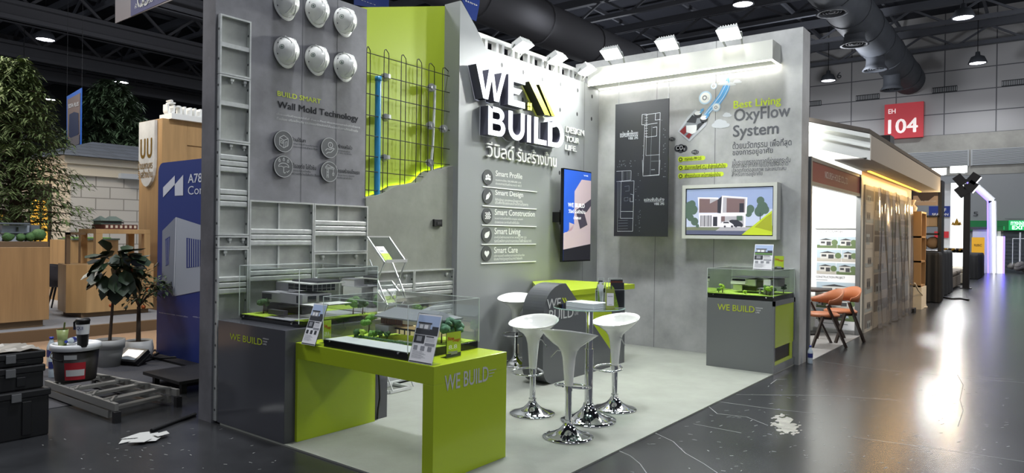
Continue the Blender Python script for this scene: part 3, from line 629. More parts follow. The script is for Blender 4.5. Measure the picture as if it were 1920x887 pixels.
for x1, yl, yr in ((1321.5, 299, 295.8), (1363.5, 314.8, 309.8), (1356, 330.3, 325.8)):
    a, b = B.uv(1276.5, yl), B.uv(x1-3, yr); v = (a[1]+b[1])/2; r = .03
    g.flat(B, [(a[0]-.0, v-r), (b[0], v-r)]+[(b[0]+r*math.cos(t), v+r*math.sin(t)) for t in [-h+k*PI/8 for k in range(1, 8)]]+[(b[0], v+r), (a[0], v+r)], .002); g.disc(B, (a[0], v), .04, .003)
g.obj('pill_print', 'bright_lime_ink', wr)
g = G()
for s, a, b in (('กรองฝุ่น PM 2.5', (1284, 294.5), (1315, 301)), ('เติมอากาศบริสุทธิ์ (O₂) เข้าสู่ภายในตัวบ้าน', (1284, 309.8), (1360, 317)), ('สร้างแรงดันบวก ลดโอกาสฝุ่นเข้าบ้าน', (1284, 325.5), (1351, 333))): g.ptxt(B, s, a, b, .004, 0, .01)
for yl in (299, 314.8, 330.3):
    c = B.uv(1276.5, yl); g.ring(B, c, .016, .026, .005)
g.obj('pill_caption', 'dark_ink', wr)
def qp(x, y): return (1245+x/4.03, 130+y/4.03)
g = G(); g.pp(B, [qp(*p) for p in ((105, 470), (180, 360), (238, 303), (332, 362), (322, 420), (192, 548))], .004, 0); g.pp(B, [qp(*p) for p in ((118, 468), (238, 322), (318, 380), (190, 530))], .005, 1)
g.pp(B, [qp(*p) for p in ((170, 400), (215, 345), (250, 370), (240, 408))], .006, 2); g.pp(B, [qp(*p) for p in ((245, 470), (255, 415), (300, 395), (305, 405))], .006, 2); g.pp(B, [qp(*p) for p in ((120, 470), (165, 425), (170, 478), (150, 495))], .006, 3); g.pp(B, [qp(*p) for p in ((165, 505), (190, 480), (212, 492), (190, 525))], .006, 3); g.pp(B, [qp(*p) for p in ((170, 425), (245, 420), (255, 470), (215, 490), (170, 475))], .006, 4)
for c in ((258, 342), (303, 378)):
    u = B.uv(*qp(*c)); g.disc(B, u, .055, .006, 2, 20, None, .05); g.disc(B, (u[0], u[1]+.02), .05, .007, 4, 20, None, .028)
g.obj('device_print', ['cloud', 'device_grey', 'print_dark', 'print_red', 'white_ink'], wr)
g = G()
L0 = [(296, 348), (330, 300), (370, 250), (415, 190), (445, 130), (470, 90), (490, 30)]; L1_ = [(330, 350), (380, 300), (420, 270), (460, 215), (490, 160), (500, 120), (492, 30)]
for i in range(len(L0)-1): g.pp(B, [qp(*L0[i]), qp(*L0[i+1]), qp(*L1_[i+1]), qp(*L1_[i])], .0025, 0)
for off in (.25, .8):
    q = [B.uv(*qp(a[0]+(b[0]-a[0])*off, a[1]+(b[1]-a[1])*off)) for a, b in zip(L0, L1_)]
    for i in range(len(q)-1): g.line(B, q[i], q[i+1], .014*(1-i*.1), .0035, 1)
for c in ((285, 312), (328, 350)):
    g.pp(B, [qp(c[0]-14, c[1]+18), qp(c[0]-2, c[1]-2), qp(c[0]-12, c[1]-4), qp(c[0]+18, c[1]-20), qp(c[0]+12, c[1]+12), qp(c[0]+6, c[1]+4), qp(c[0]-4, c[1]+24)], .008, 2)
for c, r in (((313, 215), .09), ((377, 127), .043), ((396, 287), .056)):
    u = B.uv(*qp(*c)); g.disc(B, u, r, .004, 1); g.disc(B, u, r*.8, .005, 3); g.ring(B, (u[0]-r*.1, u[1]), r*.2, r*.38, .006, 4, 20); g.txt(B, '2', u[0]+r*.34, u[1]-r*.3, u[0]+r*.52, u[1]-r*.02, .006, 4)
g.obj('air_stream_print', ['sky_blue', 'pale_blue', 'sky_blue', 'white_ink', 'device_grey'], wr)
g = G()
for cx, cy, k in ((430, 415, 1), (478, 345, .5), (555, 92, .5), (455, 105, .7), (510, 112, .5)):
    for dx, dy, r in ((-45, 8, .045), (-15, -12, .065), (15, -8, .055), (45, 8, .04), (0, 10, .055), (-30, 12, .045), (28, 10, .045)):
        u = B.uv(*qp(cx+dx*k, cy+dy*k)); g.disc(B, u, r*k, .003+.0004*dx/45, 0, 18, None, r*k*(.7 if cy > 200 else .45))
g.obj('cloud_print', 'cloud', wr)
g = G()
for cx, cy, k in ((128, 598, 1), (236, 626, .55), (62, 528, .5)):
    for dx, r in ((-26, .045), (0, .06), (26, .045)): u = B.uv(*qp(cx+dx*k, cy)); g.disc(B, u, r*k, .003, 0, 18)
for s, a, b in (('CO₂', (92, 580), (160, 612)), ('PM2.5', (216, 618), (258, 634)), ('PM2.5', (46, 520), (82, 534))): g.ptxt(B, s, qp(*a), qp(*b), .005, 1, .015)
g.obj('smoke_print', ['panel_ink', 'soft_ink'], wr)
# ---- light box on the right wall
yb = B.P(1464, 118.6).y; xf = at(1448.4, 110.5, 'y', yb).x; zb = at(1448.4, 110.5, 'y', yb).z; zt2 = at(1448.4, 73.3, 'y', yb).z
print('lightbox', yb, xf, zb, zt2)
mat('box_white', 'D2D3CA', .5)
t = thing('light_box', 'long white bulkhead box with glowing lower edges along the top of the right wall', 'light box', (xf, (yb+YC)/2, zb))
g = G(); g.box((xf, yb, zb), (XR-.002, YC+.008, zt2)); g.obj('casing', 'box_white', t)
for a, b in (((xf, yb, zb-.014), (XR, yb+.022, zb)), ((XR-.03, yb, zb-.014), (XR-.002, YC, zb)), ((xf, yb, zb-.014), (xf+.02, YC, zb))):
    g = G(); g.box(a, b); g.obj('led_strip', 'led', t)
for k in range(4):
    y = yb+(YC-yb)*(k+.5)/4
    light('led_glow', 'AREA', (XR-.06, y, zb-.02), 1.3, (YC-yb)/4, (1, .99, .95), (XR-.05, y, 0), None, .03)
# ---- floodlights: head on two arms, glowing face turned down into the booth
mat('flood_body', 'B9BBB8', .4, .3); mat('flood_face', 'FFFFFA', emit=16)
def flood(p, out, label, w=.28, dpt=.2, tilt=.18, power=None, reach=.2, throw=.95):
    """p: foot of the arms on the wall top; out: unit vector into the booth"""
    p = Vector(p); out = Vector(out); side = Vector((-out.y, out.x, 0)); up = Vector((0, 0, 1))
    t = thing('flood_light', label, 'floodlight', p, 'floodlights along the booth walls')
    c = p+out*reach+up*.13                                     # head centre
    fwd = (out*math.cos(tilt)+up*math.sin(tilt)).normalized(); nrm = (out*math.sin(tilt)-up*math.cos(tilt)).normalized()
    def q(a, b, n): return c+side*a+fwd*b+nrm*n
    for a in (-1, 1): g = G(); g.bar(p+side*a*w*.36, q(a*w*.5, -.02, -.02), .022, .012); g.obj('arm', 'flood_body', t)
    g = G(); vs = [q(a*w/2*s_, b*dpt/2*s_, n) for n, s_ in ((.02, 1), (-.045, .86)) for a, b in ((-1, -1), (1, -1), (1, 1), (-1, 1))]
    g.add(vs, [(4, 5, 6, 7), (0, 1, 5, 4), (1, 2, 6, 5), (2, 3, 7, 6), (3, 0, 4, 7)])
    for a in range(7): x = -w*.36+a*w*.12; g.bar(q(x, -dpt*.38, -.06), q(x, dpt*.38, -.06), .012, .03, 0, nrm)
    g.obj('housing', 'flood_body', t)
    g = G(); g.poly([q(a*w*.47, b*dpt*.47, .018) for a, b in ((-1, -1), (1, -1), (1, 1), (-1, 1))][::-1]); g.obj('lens', 'flood_face', t)
    light('flood_glow', 'AREA', q(0, 0, .03), power or FLOOD_W, w*.9, (.97, 1, .97), q(0, 0, .03)+out*math.sin(throw)-up*math.cos(throw), None, dpt*.9)
for px, py, lb in ((966, 108, 'leftmost floodlight on the top edge of the white wall'), (1031, 130, 'middle floodlight on the top edge of the white wall'), (1087, 153, 'floodlight nearest the booth corner on the white wall')):
    x = C.uv(px, py)[0]; flood((x, YC+.03, zc+.0), (0, -1, 0), lb, w=.25, tilt=.42, power=12, reach=.14, throw=.8)
for px, lb in ((1155, 'floodlight on the light box nearest the booth corner'), (1258, 'middle floodlight on top of the light box'), (1373, 'floodlight on the free end of the light box')):
    y = at(px, 100, 'x', xf).y; flood((xf+.08, y, zt2), (-1, 0, 0), lb, tilt=.55, power=60, throw=.95)
# ================================================================ FURNITURE OF THE BOOTH
mat('alu', 'C6C9C6', .36, .5, noise=(14, .12)); mat('alu_skin', 'A3A6A1', .42, .25, noise=(5, .16)); mat('alu_dark', '5B5D5C', .5, .5)
MF = Pl('y', YM)
def formwork(pl, u0, u1, v0, v1, rails, stiff, label, dep=.05, hooks=()):
    t = thing('formwork_panel', label, 'formwork panel', pl.w((u0+u1)/2, v0), 'aluminium formwork panels')
    def bx(a0, b0, a1, b1, d0, d1, name, m='alu', mi=None):
        g = G(); p, q = pl.w(a0, b0, d0), pl.w(a1, b1, d1); g.box(p, q, 0, mi or 0); return g.obj(name, m, t)
    bx(u0, v0, u1, v1, .001, .008, 'skin', 'alu_skin')
    for a in (u0, u1-.014):
        o = bx(a, v0, a+.014, v1, .008, dep, 'side_rail')
        g = G(); n = max(2, int((v1-v0)/.17))
        for i in range(n):
            v = v0+(v1-v0)*(i+.5)/n
            for sgn in (-.0008, .0148): g.cyl(pl.w(a+sgn, v, dep*.55), pl.w(a+sgn+(.0004 if sgn > 0 else -.0004), v, dep*.55), .011, n=10)
        g.obj('pin_hole', 'alu_dark', o)
    for b in (v0, v1-.014): bx(u0+.014, b, u1-.014, b+.014, .008, dep, 'end_rail')
    for v, k in rails:
        if k == 'w':
            g = G()
            for j in range(3): p, q = pl.w(u0+.014, v-.075+j*.05, .008), pl.w(u1-.014, v-.03+j*.05, dep-.006); g.box(p, q, 0, .008)
            g.obj('ribbed_rail', 'alu', t)
        else: bx(u0+.014, v-.018, u1-.014, v+.018, .008, dep-.004, 'cross_rail')
    for u in stiff: bx(u-.008, v0+.014, u+.008, v1-.014, .008, .026, 'stiffener')
    for u, v in hooks:
        g = G(); p, q = pl.w(u, v+.03, .008), pl.w(u+.03, v+.055, dep*.8); g.box(p, q, 0, .004); p, q = pl.w(u+.01, v+.01, .012), pl.w(u+.02, v+.032, dep*.7); g.box(p, q); g.obj('pin_clip', 'alu', t)
    return t
FP = Pl('y', YM-.05)
def vz(px, py): return FP.uv(px, py)[1]
u0, u1 = FP.uv(405.5, 100)[0], FP.uv(471, 100)[0]; u0 = max(u0, XL+.005)
hs = [vz(405.3, y) for y in (22, 136, 262, 441.5, 465.5)]
for (a, b), rails, lb, hk in (((0, 1), [(vz(405, 79), 'p')], 'topmost panel of the tall aluminium formwork column', ()), ((1, 2), [(vz(405, 190), 'p')], 'second panel from the top of the tall aluminium formwork column', (1,)),
                          ((2, 3), [(vz(405, 303), 'w'), (vz(405, 369), 'w')], 'middle panel with two ribbed rails in the tall aluminium formwork column', (1,)), ((3, 4), [], 'shallow panel low in the tall aluminium formwork column', (1,))):
    formwork(MF, u0, u1, hs[b]+.002, hs[a]-.002, rails, [], lb, hooks=[(u0+.1, hs[a]-.075), (u0+.22, hs[a]-.075)] if hk else ())
formwork(MF, u0, u1, .02, hs[4]-.002, [(vz(402, 536), 'w'), (.55, 'w'), (.25, 'w')], [], 'bottom panel of the tall aluminium formwork column', hooks=[(u0+.06, hs[4]-.075), (u0+.25, hs[4]-.075)])
ua, ub = u1+.004, FP.uv(588.5, 430)[0]
formwork(MF, ua, ub, .02, vz(475, 375), [(vz(475, 444), 'w'), (vz(475, 512), 'w'), (.45, 'w')], [FP.uv(526, 430)[0]], 'wide waist high formwork panel behind the dark house model')
uc, ud = ub+.004, FP.uv(690, 430)[0]
vt_ = vz(591, 381.5); vm = vz(591, 474)
formwork(MF, uc, ud, vm+.002, vt_, [(vz(591, 427), 'w')], [FP.uv(637, 430)[0]], 'upper right formwork panel under the round wall icons')
formwork(MF, uc, ud, .02, vm-.002, [(vz(591, 534), 'w'), (.45, 'w')], [FP.uv(637, 500)[0]], 'lower right formwork panel behind the zigzag brochure stand', hooks=[(uc+.1, vm-.08), (uc+.5, vm-.08)])
SF = Pl('y', YS); s0, s1, s2 = ud+.006, Pl('y', YS-.05).uv(777, 520)[0], XC-.012
vs_ = Pl('y', YS-.05).uv(770, 507)[1]
for a, b, lb in ((s0, s1, 'low formwork panel at the foot of the broken concrete wall, behind the zigzag stand'), (s1+.004, s2, 'low formwork panel at the foot of the broken concrete wall, next to the slate wall')):
    formwork(SF, a, b, .02, vs_, [(vs_-.21, 'w'), (vs_-.48, 'w')], [], lb, hooks=[(b-.12, vs_-.1)])

# ---- hard hats
mat('hat_white', 'EDEEE9', .18, coat=.4); mat('sticker_green', '2C4A3C', .5)
HP = Pl('y', YM)
def helmet(px, py, label, first=None):
    u, v = HP.uv(px, py); loc = Vector((u, YM, v))
    if first: return dup(first, loc, 0, label)
    t = thing('hard_hat', label, 'hard hat', loc, 'white hard hats on the wall')
    # crown: dome whose base lies on the wall, brim (peak) hanging down
    g = G(); n, k = 36, 12; vs = []
    def dome(a, b, grow=0):
        # a: azimuth in wall plane, b: 0 rim .. pi/2 apex
        rx, rz, ry = .106, .126, .145
        rz2 = rz*(1.0 if math.sin(a) > 0 else .97)
        rid = .006*max(0, 1-abs(math.cos(a)*math.cos(b))*7)*(1 if b > .25 else 0)
        e = .82
        return loc+Vector((math.cos(a)*math.cos(b)**e*(rx+grow), -(math.sin(b)**.92*ry+rid+grow*.4)-.012, math.sin(a)*math.cos(b)**e*(rz2+grow)))
    for j in range(k+1):
        b = PI/2*j/k
        vs += [dome(2*PI*i/n, min(b, PI/2-.001)) for i in range(n)]
    g.add(vs, [(j*n+i, j*n+(i+1) % n, (j+1)*n+(i+1) % n, (j+1)*n+i) for j in range(k) for i in range(n)], 0, True)
    g.obj('shell', 'hat_white', t)
    g = G(); vs = []
    for r, y in ((.0, .0), (1, 0)):
        pass
    ring = []
    for i in range(n):
        a = 2*PI*i/n; pk = max(0, -math.sin(a))**1.6
        ring.append((loc+Vector((math.cos(a)*.105, -.012, math.sin(a)*.124)), loc+Vector((math.cos(a)*(.116+.004*pk), -.006-.03*pk, math.sin(a)*(.133+.022*pk)))))
    vs = [p for p, q in ring]+[q for p, q in ring]+[q+Vector((0, -.007, 0)) for p, q in ring]+[p+Vector((0, -.02, 0)) for p, q in ring]
    g.add(vs, [(r*n+i, r*n+(i+1) % n, (r+1)*n+(i+1) % n, (r+1)*n+i) for r in range(3) for i in range(n)], 0, True); g.obj('brim', 'hat_white', t)
    for s in (-1, 1):
        g = G(); pts = [dome(PI/2+s*.42+ (0 if s else 0), b, .004) for b in [.15+.1*i for i in range(11)]]
        pts += [dome(-PI/2-s*.42, PI/2-.3-.1*i, .004) for i in range(9)]
        g.tube(pts, .0045, 6); g.obj('ridge', 'hat_white', t)
    # round badge on the left side
    c = dome(PI*.97, .62, .003); nn = Vector((-.75, -.62, .12)).normalized(); rr = nn.cross(Vector((0, 0, 1))).normalized(); fr = Fr(c, -rr if False else Vector((nn.y, -nn.x, 0))*-1, (0, 0, 1))
    fr.n = nn; fr.u = fr.n.cross(fr.r).normalized() if fr.n.cross(fr.r).z > 0 else -fr.n.cross(fr.r).normalized()
    g = G(); g.ring(fr, (0, 0), .016, .021, .003, 0, 24); g.line(fr, (-.011, 0), (.011, 0), .006, .003); g.line(fr, (0, -.011), (0, .011), .006, .003); g.obj('badge', 'sticker_green', t)
    g = G()
    for a in (PI*.72, PI*.86, PI*1.12): g.tube([dome(a-.05, .22, .002), dome(a+.05, .2, .002)], .004, 6)
    g.obj('vent_slot', 'alu_dark', t)
    g = G(); g.cyl(loc+Vector((0, 0, .136)), loc+Vector((0, -.02, .139)), .004, n=8); g.obj('hook', 'alu', t)
    return t
h0 = helmet(533, 97, 'hard hat in the lower row, the one at the left')
helmet(590, 112, 'hard hat in the lower row, the middle one', h0); helmet(642.5, 125, 'hard hat in the lower row, the one at the right', h0)
helmet(533, 8, 'hard hat in the upper row at the left, cut by the top of the photo', h0); helmet(590.5, 22, 'hard hat in the upper row, the middle one', h0); helmet(642.5, 41, 'hard hat in the upper row, the one at the right', h0)

# ---- dark cabinet, lime table, right pedestal
def brand(g, pl, tl, br, tl2, mi=0):
    g.ptxt(pl, 'WE BUILD', tl, br, .002, mi, .012)
ZC_, ZTB = .853, .754
CX = Pl('x', 3.01)
t = thing('display_cabinet', 'dark glossy grey display cabinet at the left front corner of the booth', 'cabinet', (3.5, 4.9, .012))
g = G(); g.box((3.01, 4.43, .012), (4.02, 5.36, ZC_), 0, .003); g.obj('body', 'anthracite', t)
g = G(); brand(g, CX, (431.5, 624.5), (492, 648), None); g.obj('lettering', 'lime_ink', t)
g = G()
for s, a, b in (('DESIGN', (493.5, 633.5), (504, 637.5)), ('YOUR', (493.3, 638.5), (501.5, 642.5)), ('LIFE', (493.2, 643.5), (500, 647.3))): g.ptxt(CX, s, a, b, .002)
g.obj('slogan', 'white_ink', t)
t = thing('display_table', 'glossy lime green bridge table holding the pitched roof house model', 'table', (3.47, 3.7, .012))
g = G(); g.box((3.1, 2.995, .635), (3.835, 4.428, ZTB), 0, .002); g.obj('tabletop', 'lime', t)
g = G(); g.box((3.1, 2.995, .012), (3.835, 3.09, .635), 0, .002); g.obj('leg', 'lime', t)
g = G(); g.box((3.1, 4.4, .012), (3.86, 4.428, .635), 0, .002); g.obj('leg', 'lime', t)
TY = Pl('y', 2.995)
g = G(); brand(g, TY, (833.5, 704.5), (915.5, 714), None); g.obj('lettering', 'soft_ink', t)
g = G(); a, b = TY.uv(915.5, 692), TY.uv(930, 690)
for i in range(3): g.line(TY, (a[0]+.008, a[1]-.012-i*.02), (b[0]-i*.02, b[1]-.008-i*.02), .005, .002)
g.obj('slogan', 'soft_ink', t)
g = G(); c0 = at(694, 692, 'y', 4.39); g.tube([(3.88, 4.41, .64), (3.885, 4.405, .5), (3.90, 4.40, .35), (3.91, 4.40, .2), (3.90, 4.41, .1), (3.905, 4.42, .02)], .008, 8); tag(g.obj('power_cable', 'black'), 'black cable hanging down behind the lime table leg', 'cable')

t = thing('display_pedestal', 'grey display pedestal with lime recess at the aisle end of the right wall', 'pedestal', (8.55, 2.86, .012))
g = G(); y0, y1, x0, x1 = 2.46, 3.265, 8.15, 9.0-.004
g.box((x0, y0+.02, .012), (x1, y1, .845), 0, .002)
g.box((x0, y0, .012), (x0+.05, y0+.02, .845)); g.box((x1-.05, y0, .33), (x1, y0+.02, .845)); g.box((x0, y0, .79), (x1, y0+.02, .845)); g.box((x0+.05, y0, .012), (x1, y0+.02, .1))
g.obj('body', 'grey_gloss', t)
g = G(); g.box((x0+.05, y0+.004, .30), (x1-.05, y0+.0195, .79)); g.obj('lime_panel', 'lime', t)
g = G(); g.box((x0+.05, y0+.012, .1), (x1-.18, y0+.0195, .30)); g.obj('recess', 'black', t)
g = G(); g.box((x1-.20, y0+.002, .1), (x1-.1, y0+.0195, .30)); g.box((x0+.05, y0+.002, .1), (x1-.2, y0+.0195, .14)); g.obj('lime_frame', 'lime', t)
PX = Pl('x', x0)
g = G(); brand(g, PX, (1345.5, 569.5), (1414.8, 586.5), None); g.obj('lettering', 'lime_ink', t)
g = G()
for s, a, b in (('DESIGN', (1417, 576.2), (1430, 579.4)), ('YOUR', (1417, 580.4), (1426.5, 583.6)), ('LIFE', (1417, 584.6), (1424, 587.6))): g.ptxt(PX, s, a, b, .002)
g.obj('slogan', 'white_ink', t)

# ---- display cases with architectural models
mat('base_black', '101113', .25); mat('lawn', 'A8C23A', .9, noise=(90, .35)); mat('road', 'D3D7D4', .7); mat('model_grey', 'A09EA2', .6); mat('model_dark', '4A494F', .5); mat('model_white', 'E2E1DC', .6); mat('model_glass', '2A2D31', .1); mat('model_brown', '7A4636', .6); mat('roof_slate', '8A8D91', .6)
mat('beige', 'CFC3AE', .7); mat('model_warm', 'E8D9A4', .6, emit=.25); mat('leaf_dark', '3F6132', .8, noise=(60, .4)); mat('leaf_mid', '73A348', .8, noise=(60, .4)); mat('leaf_lime', 'A9CC4A', .8, noise=(60, .4)); mat('leaf_blue', '5F8A6C', .8, noise=(60, .4)); mat('bark', '4B3A2E', .9)
AC = acrylic('acrylic_clear', 'F8FBFA', .9); mat('acrylic_edge', 'DDE6E2', .25, emit=.04)
def case(x0, x1, y0, y1, z0, zb, zt, label):
    t = thing('acrylic_cover', label, 'display cover', ((x0+x1)/2, (y0+y1)/2, zb), 'clear acrylic covers over the house models')
    e = .004
    g = G()
    for a, b in (((x0, y0), (x1, y0)), ((x1, y0), (x1, y1)), ((x1, y1), (x0, y1)), ((x0, y1), (x0, y0))): g.poly([(a[0], a[1], zb+.001), (b[0], b[1], zb+.001), (b[0], b[1], zt), (a[0], a[1], zt)])
    g.poly([(x0, y0, zt), (x1, y0, zt), (x1, y1, zt), (x0, y1, zt)]); g.obj('pane', AC, t)
    for a, b in ((x0, y0), (x1, y0), (x1, y1), (x0, y1)): g = G(); g.box((a-e/2, b-e/2, zb+.001), (a+e/2, b+e/2, zt)); g.obj('glued_edge', 'acrylic_edge', t)
    for a, b in (((x0, y0), (x1, y0)), ((x1, y0), (x1, y1)), ((x1, y1), (x0, y1)), ((x0, y1), (x0, y0))): g = G(); g.bar((a[0], a[1], zt), (b[0], b[1], zt), e*.8); g.obj('glued_edge', 'acrylic_edge', t)
    for y in (y0+.08, y1-.08):
        g = G(); g.cyl((x0-.012, y, zb-.0), (x0-.002, y, zb-.0), .008, n=12); g.obj('screw', 'chrome', t)
def mtree(t, x, y, z, h, r, m, name='tree', seed=1, flat=.8):
    rn = random.Random(seed); g = G(); g.tube([(x, y, z), (x+.004, y, z+h*.4), (x, y+.004, z+h*.7)], [.006, .004, .002], 6, 0)
    for i in range(9):
        a = rn.uniform(0, 2*PI); q = rn.uniform(.15, .75)*r; g.blob((x+q*math.cos(a), y+q*math.sin(a), z+h*.55+rn.uniform(-.1, .4)*h*.9*flat), r*rn.uniform(.32, .5), 1, 2, .22, (1, 1, .8), rn)
    g.tube([(x, y, z+h*.4), (x+r*.5, y, z+h*.6)], .003, 5, 0); g.obj(name, ['bark', m], t)
def front(g, x0, x1, p0, p1, mi=0):
    """block whose face on plane x=x0 spans pixel corners p0 (top left) to p1 (bottom right)"""
    a, b = at(*p0, 'x', x0), at(*p1, 'x', x0); g.box((x0, a.y, a.z), (x1, b.y, b.z), mi); return (a.y, b.y, b.z, a.z)
# model 1, dark house
mx0, mx1, my0, my1, mz = 3.16, 3.93, 4.475, 5.29, .893
t = thing('house_model', 'dark grey flat roofed house model with stacked boxes on the dark cabinet', 'architectural model', (3.54, 4.88, ZC_), 'house models')
g = G(); g.box((mx0+.01, my0+.01, ZC_), (mx1-.01, my1-.01, ZC_+.012)); g.box((mx0, my0, ZC_+.012), (mx1, my1, mz), 0, .002); g.obj('base_board', 'base_black', t)
g = G(); g.box((mx0+.01, 4.95, mz), (mx1-.01, my1-.01, mz+.004)); g.box((mx0+.05, my0+.01, mz), (mx1-.01, 4.60, mz+.004)); g.obj('lawn', 'lawn', t)
g = G(); g.box((mx0+.01, 4.6, mz), (mx1-.02, 4.95, mz+.003)); g.obj('paving', 'model_grey', t)
def c1(x, y): return (440+x/6.823, 490+y/6.823)
g = G(); front(g, 3.36, 3.6, c1(370, 530), c1(420, 645)); front(g, 3.46, 3.66, c1(470, 540), c1(860, 680)); front(g, 3.24, 3.28, c1(430, 612), c1(625, 702)); g.obj('ground_floor', 'model_dark', t)
for a, b, xx, dd_ in (((345, 385), (580, 530), 3.33, .35), ((580, 400), (865, 560), 3.30, .28)):
    g = G(); r = front(g, xx, xx+dd_, c1(*a), c1(*b)); o = g.obj('upper_box', 'model_grey', t)
    g = G(); k = .006
    if a[0] < 400: g.box((xx-.003, r[0]-.012, r[2]+.02), (xx, r[0]-(r[0]-r[1])*.55, r[3]-.012))
    else: g.box((xx-.003, r[1]+.055, r[2]+.01), (xx, r[1]+.075, r[3]-.012)); g.box((xx+.05, r[1]-.003, r[2]+.02), (xx+.13, r[1], r[3]-.015)); g.box((xx+.16, r[1]-.003, r[2]+.02), (xx+.26, r[1], r[3]-.015))
    g.obj('window', 'model_glass', o)
g = G(); r3 = front(g, 3.42, 3.64, c1(690, 268), c1(1000, 385)); o = g.obj('top_floor', 'model_glass', t)
g = G(); front(g, 3.50, 3.66, c1(530, 262), c1(690, 380)); g.obj('side_wing', 'model_grey', t)
g = G()
for i in range(5): y = r3[1]+(r3[0]-r3[1])*i/4; g.box((3.417, y-.0015, r3[2]), (3.42, y+.0015, r3[3]))
for i in range(6): x = 3.42+.22*i/5; g.box((x-.0015, r3[1]-.003, r3[2]), (x+.0015, r3[1], r3[3]))
for z in (r3[2]+.02,): g.box((3.417, r3[1]-.003, z-.0015), (3.64, r3[0], z+.0015))
g.obj('mullion', 'model_grey', o)
g = G(); g.box((3.36, r3[1]-.05, r3[3]), (3.70, r3[0]+.06, r3[3]+.009)); g.obj('roof_slab', 'model_white', t)
g = G(); g.box((3.44, r3[1]-.03, r3[3]+.009), (3.67, r3[0]-.02, r3[3]+.026)); g.obj('parapet', 'model_dark', t)
g = G(); front(g, 3.25, 3.62, c1(840, 552), c1(1010, 572)); g.obj('carport_roof', 'model_white', t)
mtree(t, 3.3, 5.17, mz, .14, .055, 'leaf_dark', seed=3); mtree(t, 3.78, 4.60, mz, .16, .07, 'leaf_mid', seed=4); mtree(t, 3.84, 4.55, mz, .15, .06, 'leaf_dark', seed=5)
case(mx0-.004, mx1+.004, my0-.004, my1+.004, ZC_, mz-.012, 1.299, 'clear acrylic cover over the dark stacked house model')
# model 2, pitched roof house
nx0, nx1, ny0, ny1, nz = 3.125, 3.825, 3.255, 4.125, .805
t = thing('house_model', 'brown and grey pitched roof house model with hedge on the lime table', 'architectural model', (3.47, 3.69, ZTB), 'house models')
g = G(); g.box((nx0, ny0, ZTB), (nx1, ny1, nz), 0, .002); g.obj('base_board', 'base_black', t)
g = G(); g.box((nx0+.2, ny0+.01, nz), (nx1-.01, ny1-.01, nz+.005)); g.obj('lawn', 'lawn', t)
g = G(); g.box((nx0+.008, ny0+.008, nz), (nx0+.2, ny1-.008, nz+.004)); g.box((nx0+.2, ny0+.25, nz+.004), (nx0+.32, ny0+.42, nz+.006)); g.obj('road', 'road', t)
def c2(x, y): return (600+x/5.913, 540+y/5.913)
hx = 3.46
g = G(); r1 = front(g, hx, hx+.26, c2(675, 312), c2(915, 420)); o = g.obj('timber_wing', 'model_brown', t)
g = G(); n = 16
for i in range(n): y = r1[1]+(r1[0]-r1[1])*(i+.5)/n; g.box((hx-.004, y-.0025, r1[2]), (hx, y+.0025, r1[3]))
g.obj('slat', 'model_dark', o)
g = G(); r2 = front(g, hx, hx+.26, c2(915, 335), c2(1230, 440)); g.obj('upper_wall', 'beige', t)
g = G(); front(g, hx-.03, hx+.22, c2(612, 402), c2(760, 512)); g.obj('grey_wing', 'model_grey', t)
g = G(); rg = front(g, hx+.05, hx+.25, c2(770, 436), c2(1240, 560)); o = g.obj('ground_floor', 'model_warm', t)
g = G()
for i in range(9): y = rg[1]+(rg[0]-rg[1])*i/8; g.box((hx+.045, y-.004, rg[2]), (hx+.05, y+.004, rg[3]))
g.box((hx+.03, rg[1], rg[3]-.004), (hx+.05, rg[0], rg[3]+.006)); g.obj('window_frame', 'model_dark', o)
g = G(); ya, yb_ = r1[0]+.03, r2[1]-.03; ze = r1[3]-.004; zr = ze+.055
vs = [(hx-.04, ya, ze), (hx-.04, yb_, ze), (hx+.12, yb_+.05, zr), (hx+.12, ya-.05, zr), (hx+.30, ya, ze), (hx+.30, yb_, ze)]; vs += [(x, y, z+.01) for x, y, z in vs]
g.add(vs, [(6, 7, 8, 9), (9, 8, 11, 10), (7, 11, 8), (6, 9, 10), (0, 3, 2, 1), (3, 4, 5, 2), (0, 1, 7, 6), (4, 10, 11, 5), (1, 5, 11, 7), (0, 6, 10, 4)]); g.obj('pitched_roof', 'roof_slate', t)
g = G(); rn = random.Random(5)
for i in range(60): g.blob((nx0+.215+rn.uniform(-.004, .004), 3.45+.6*i/60, nz+.012), .012, 0, 1, .2, (1, 1, 1), rn)
g.obj('hedge', 'leaf_dark', t)
for i, (x, y, h_, r_, m) in enumerate(((3.42, 3.98, .20, .06, 'leaf_mid'), (3.36, 3.97, .07, .04, 'leaf_lime'), (3.4, 3.9, .06, .04, 'leaf_mid'), (3.36, 4.03, .06, .045, 'leaf_dark'), (3.55, 3.36, .20, .075, 'leaf_blue'), (3.66, 3.33, .19, .07, 'leaf_blue'), (3.72, 3.38, .16, .06, 'leaf_mid'), (3.40, 3.84, .07, .03, 'leaf_dark'), (3.40, 3.76, .07, .03, 'leaf_dark'), (3.3, 3.32, .05, .03, 'leaf_dark'))): mtree(t, x, y, nz, h_, r_, m, seed=20+i)
case(nx0-.004, nx1+.004, ny0-.004, ny1+.004, ZTB, nz-.005, 1.118, 'clear acrylic cover over the pitched roof house model')
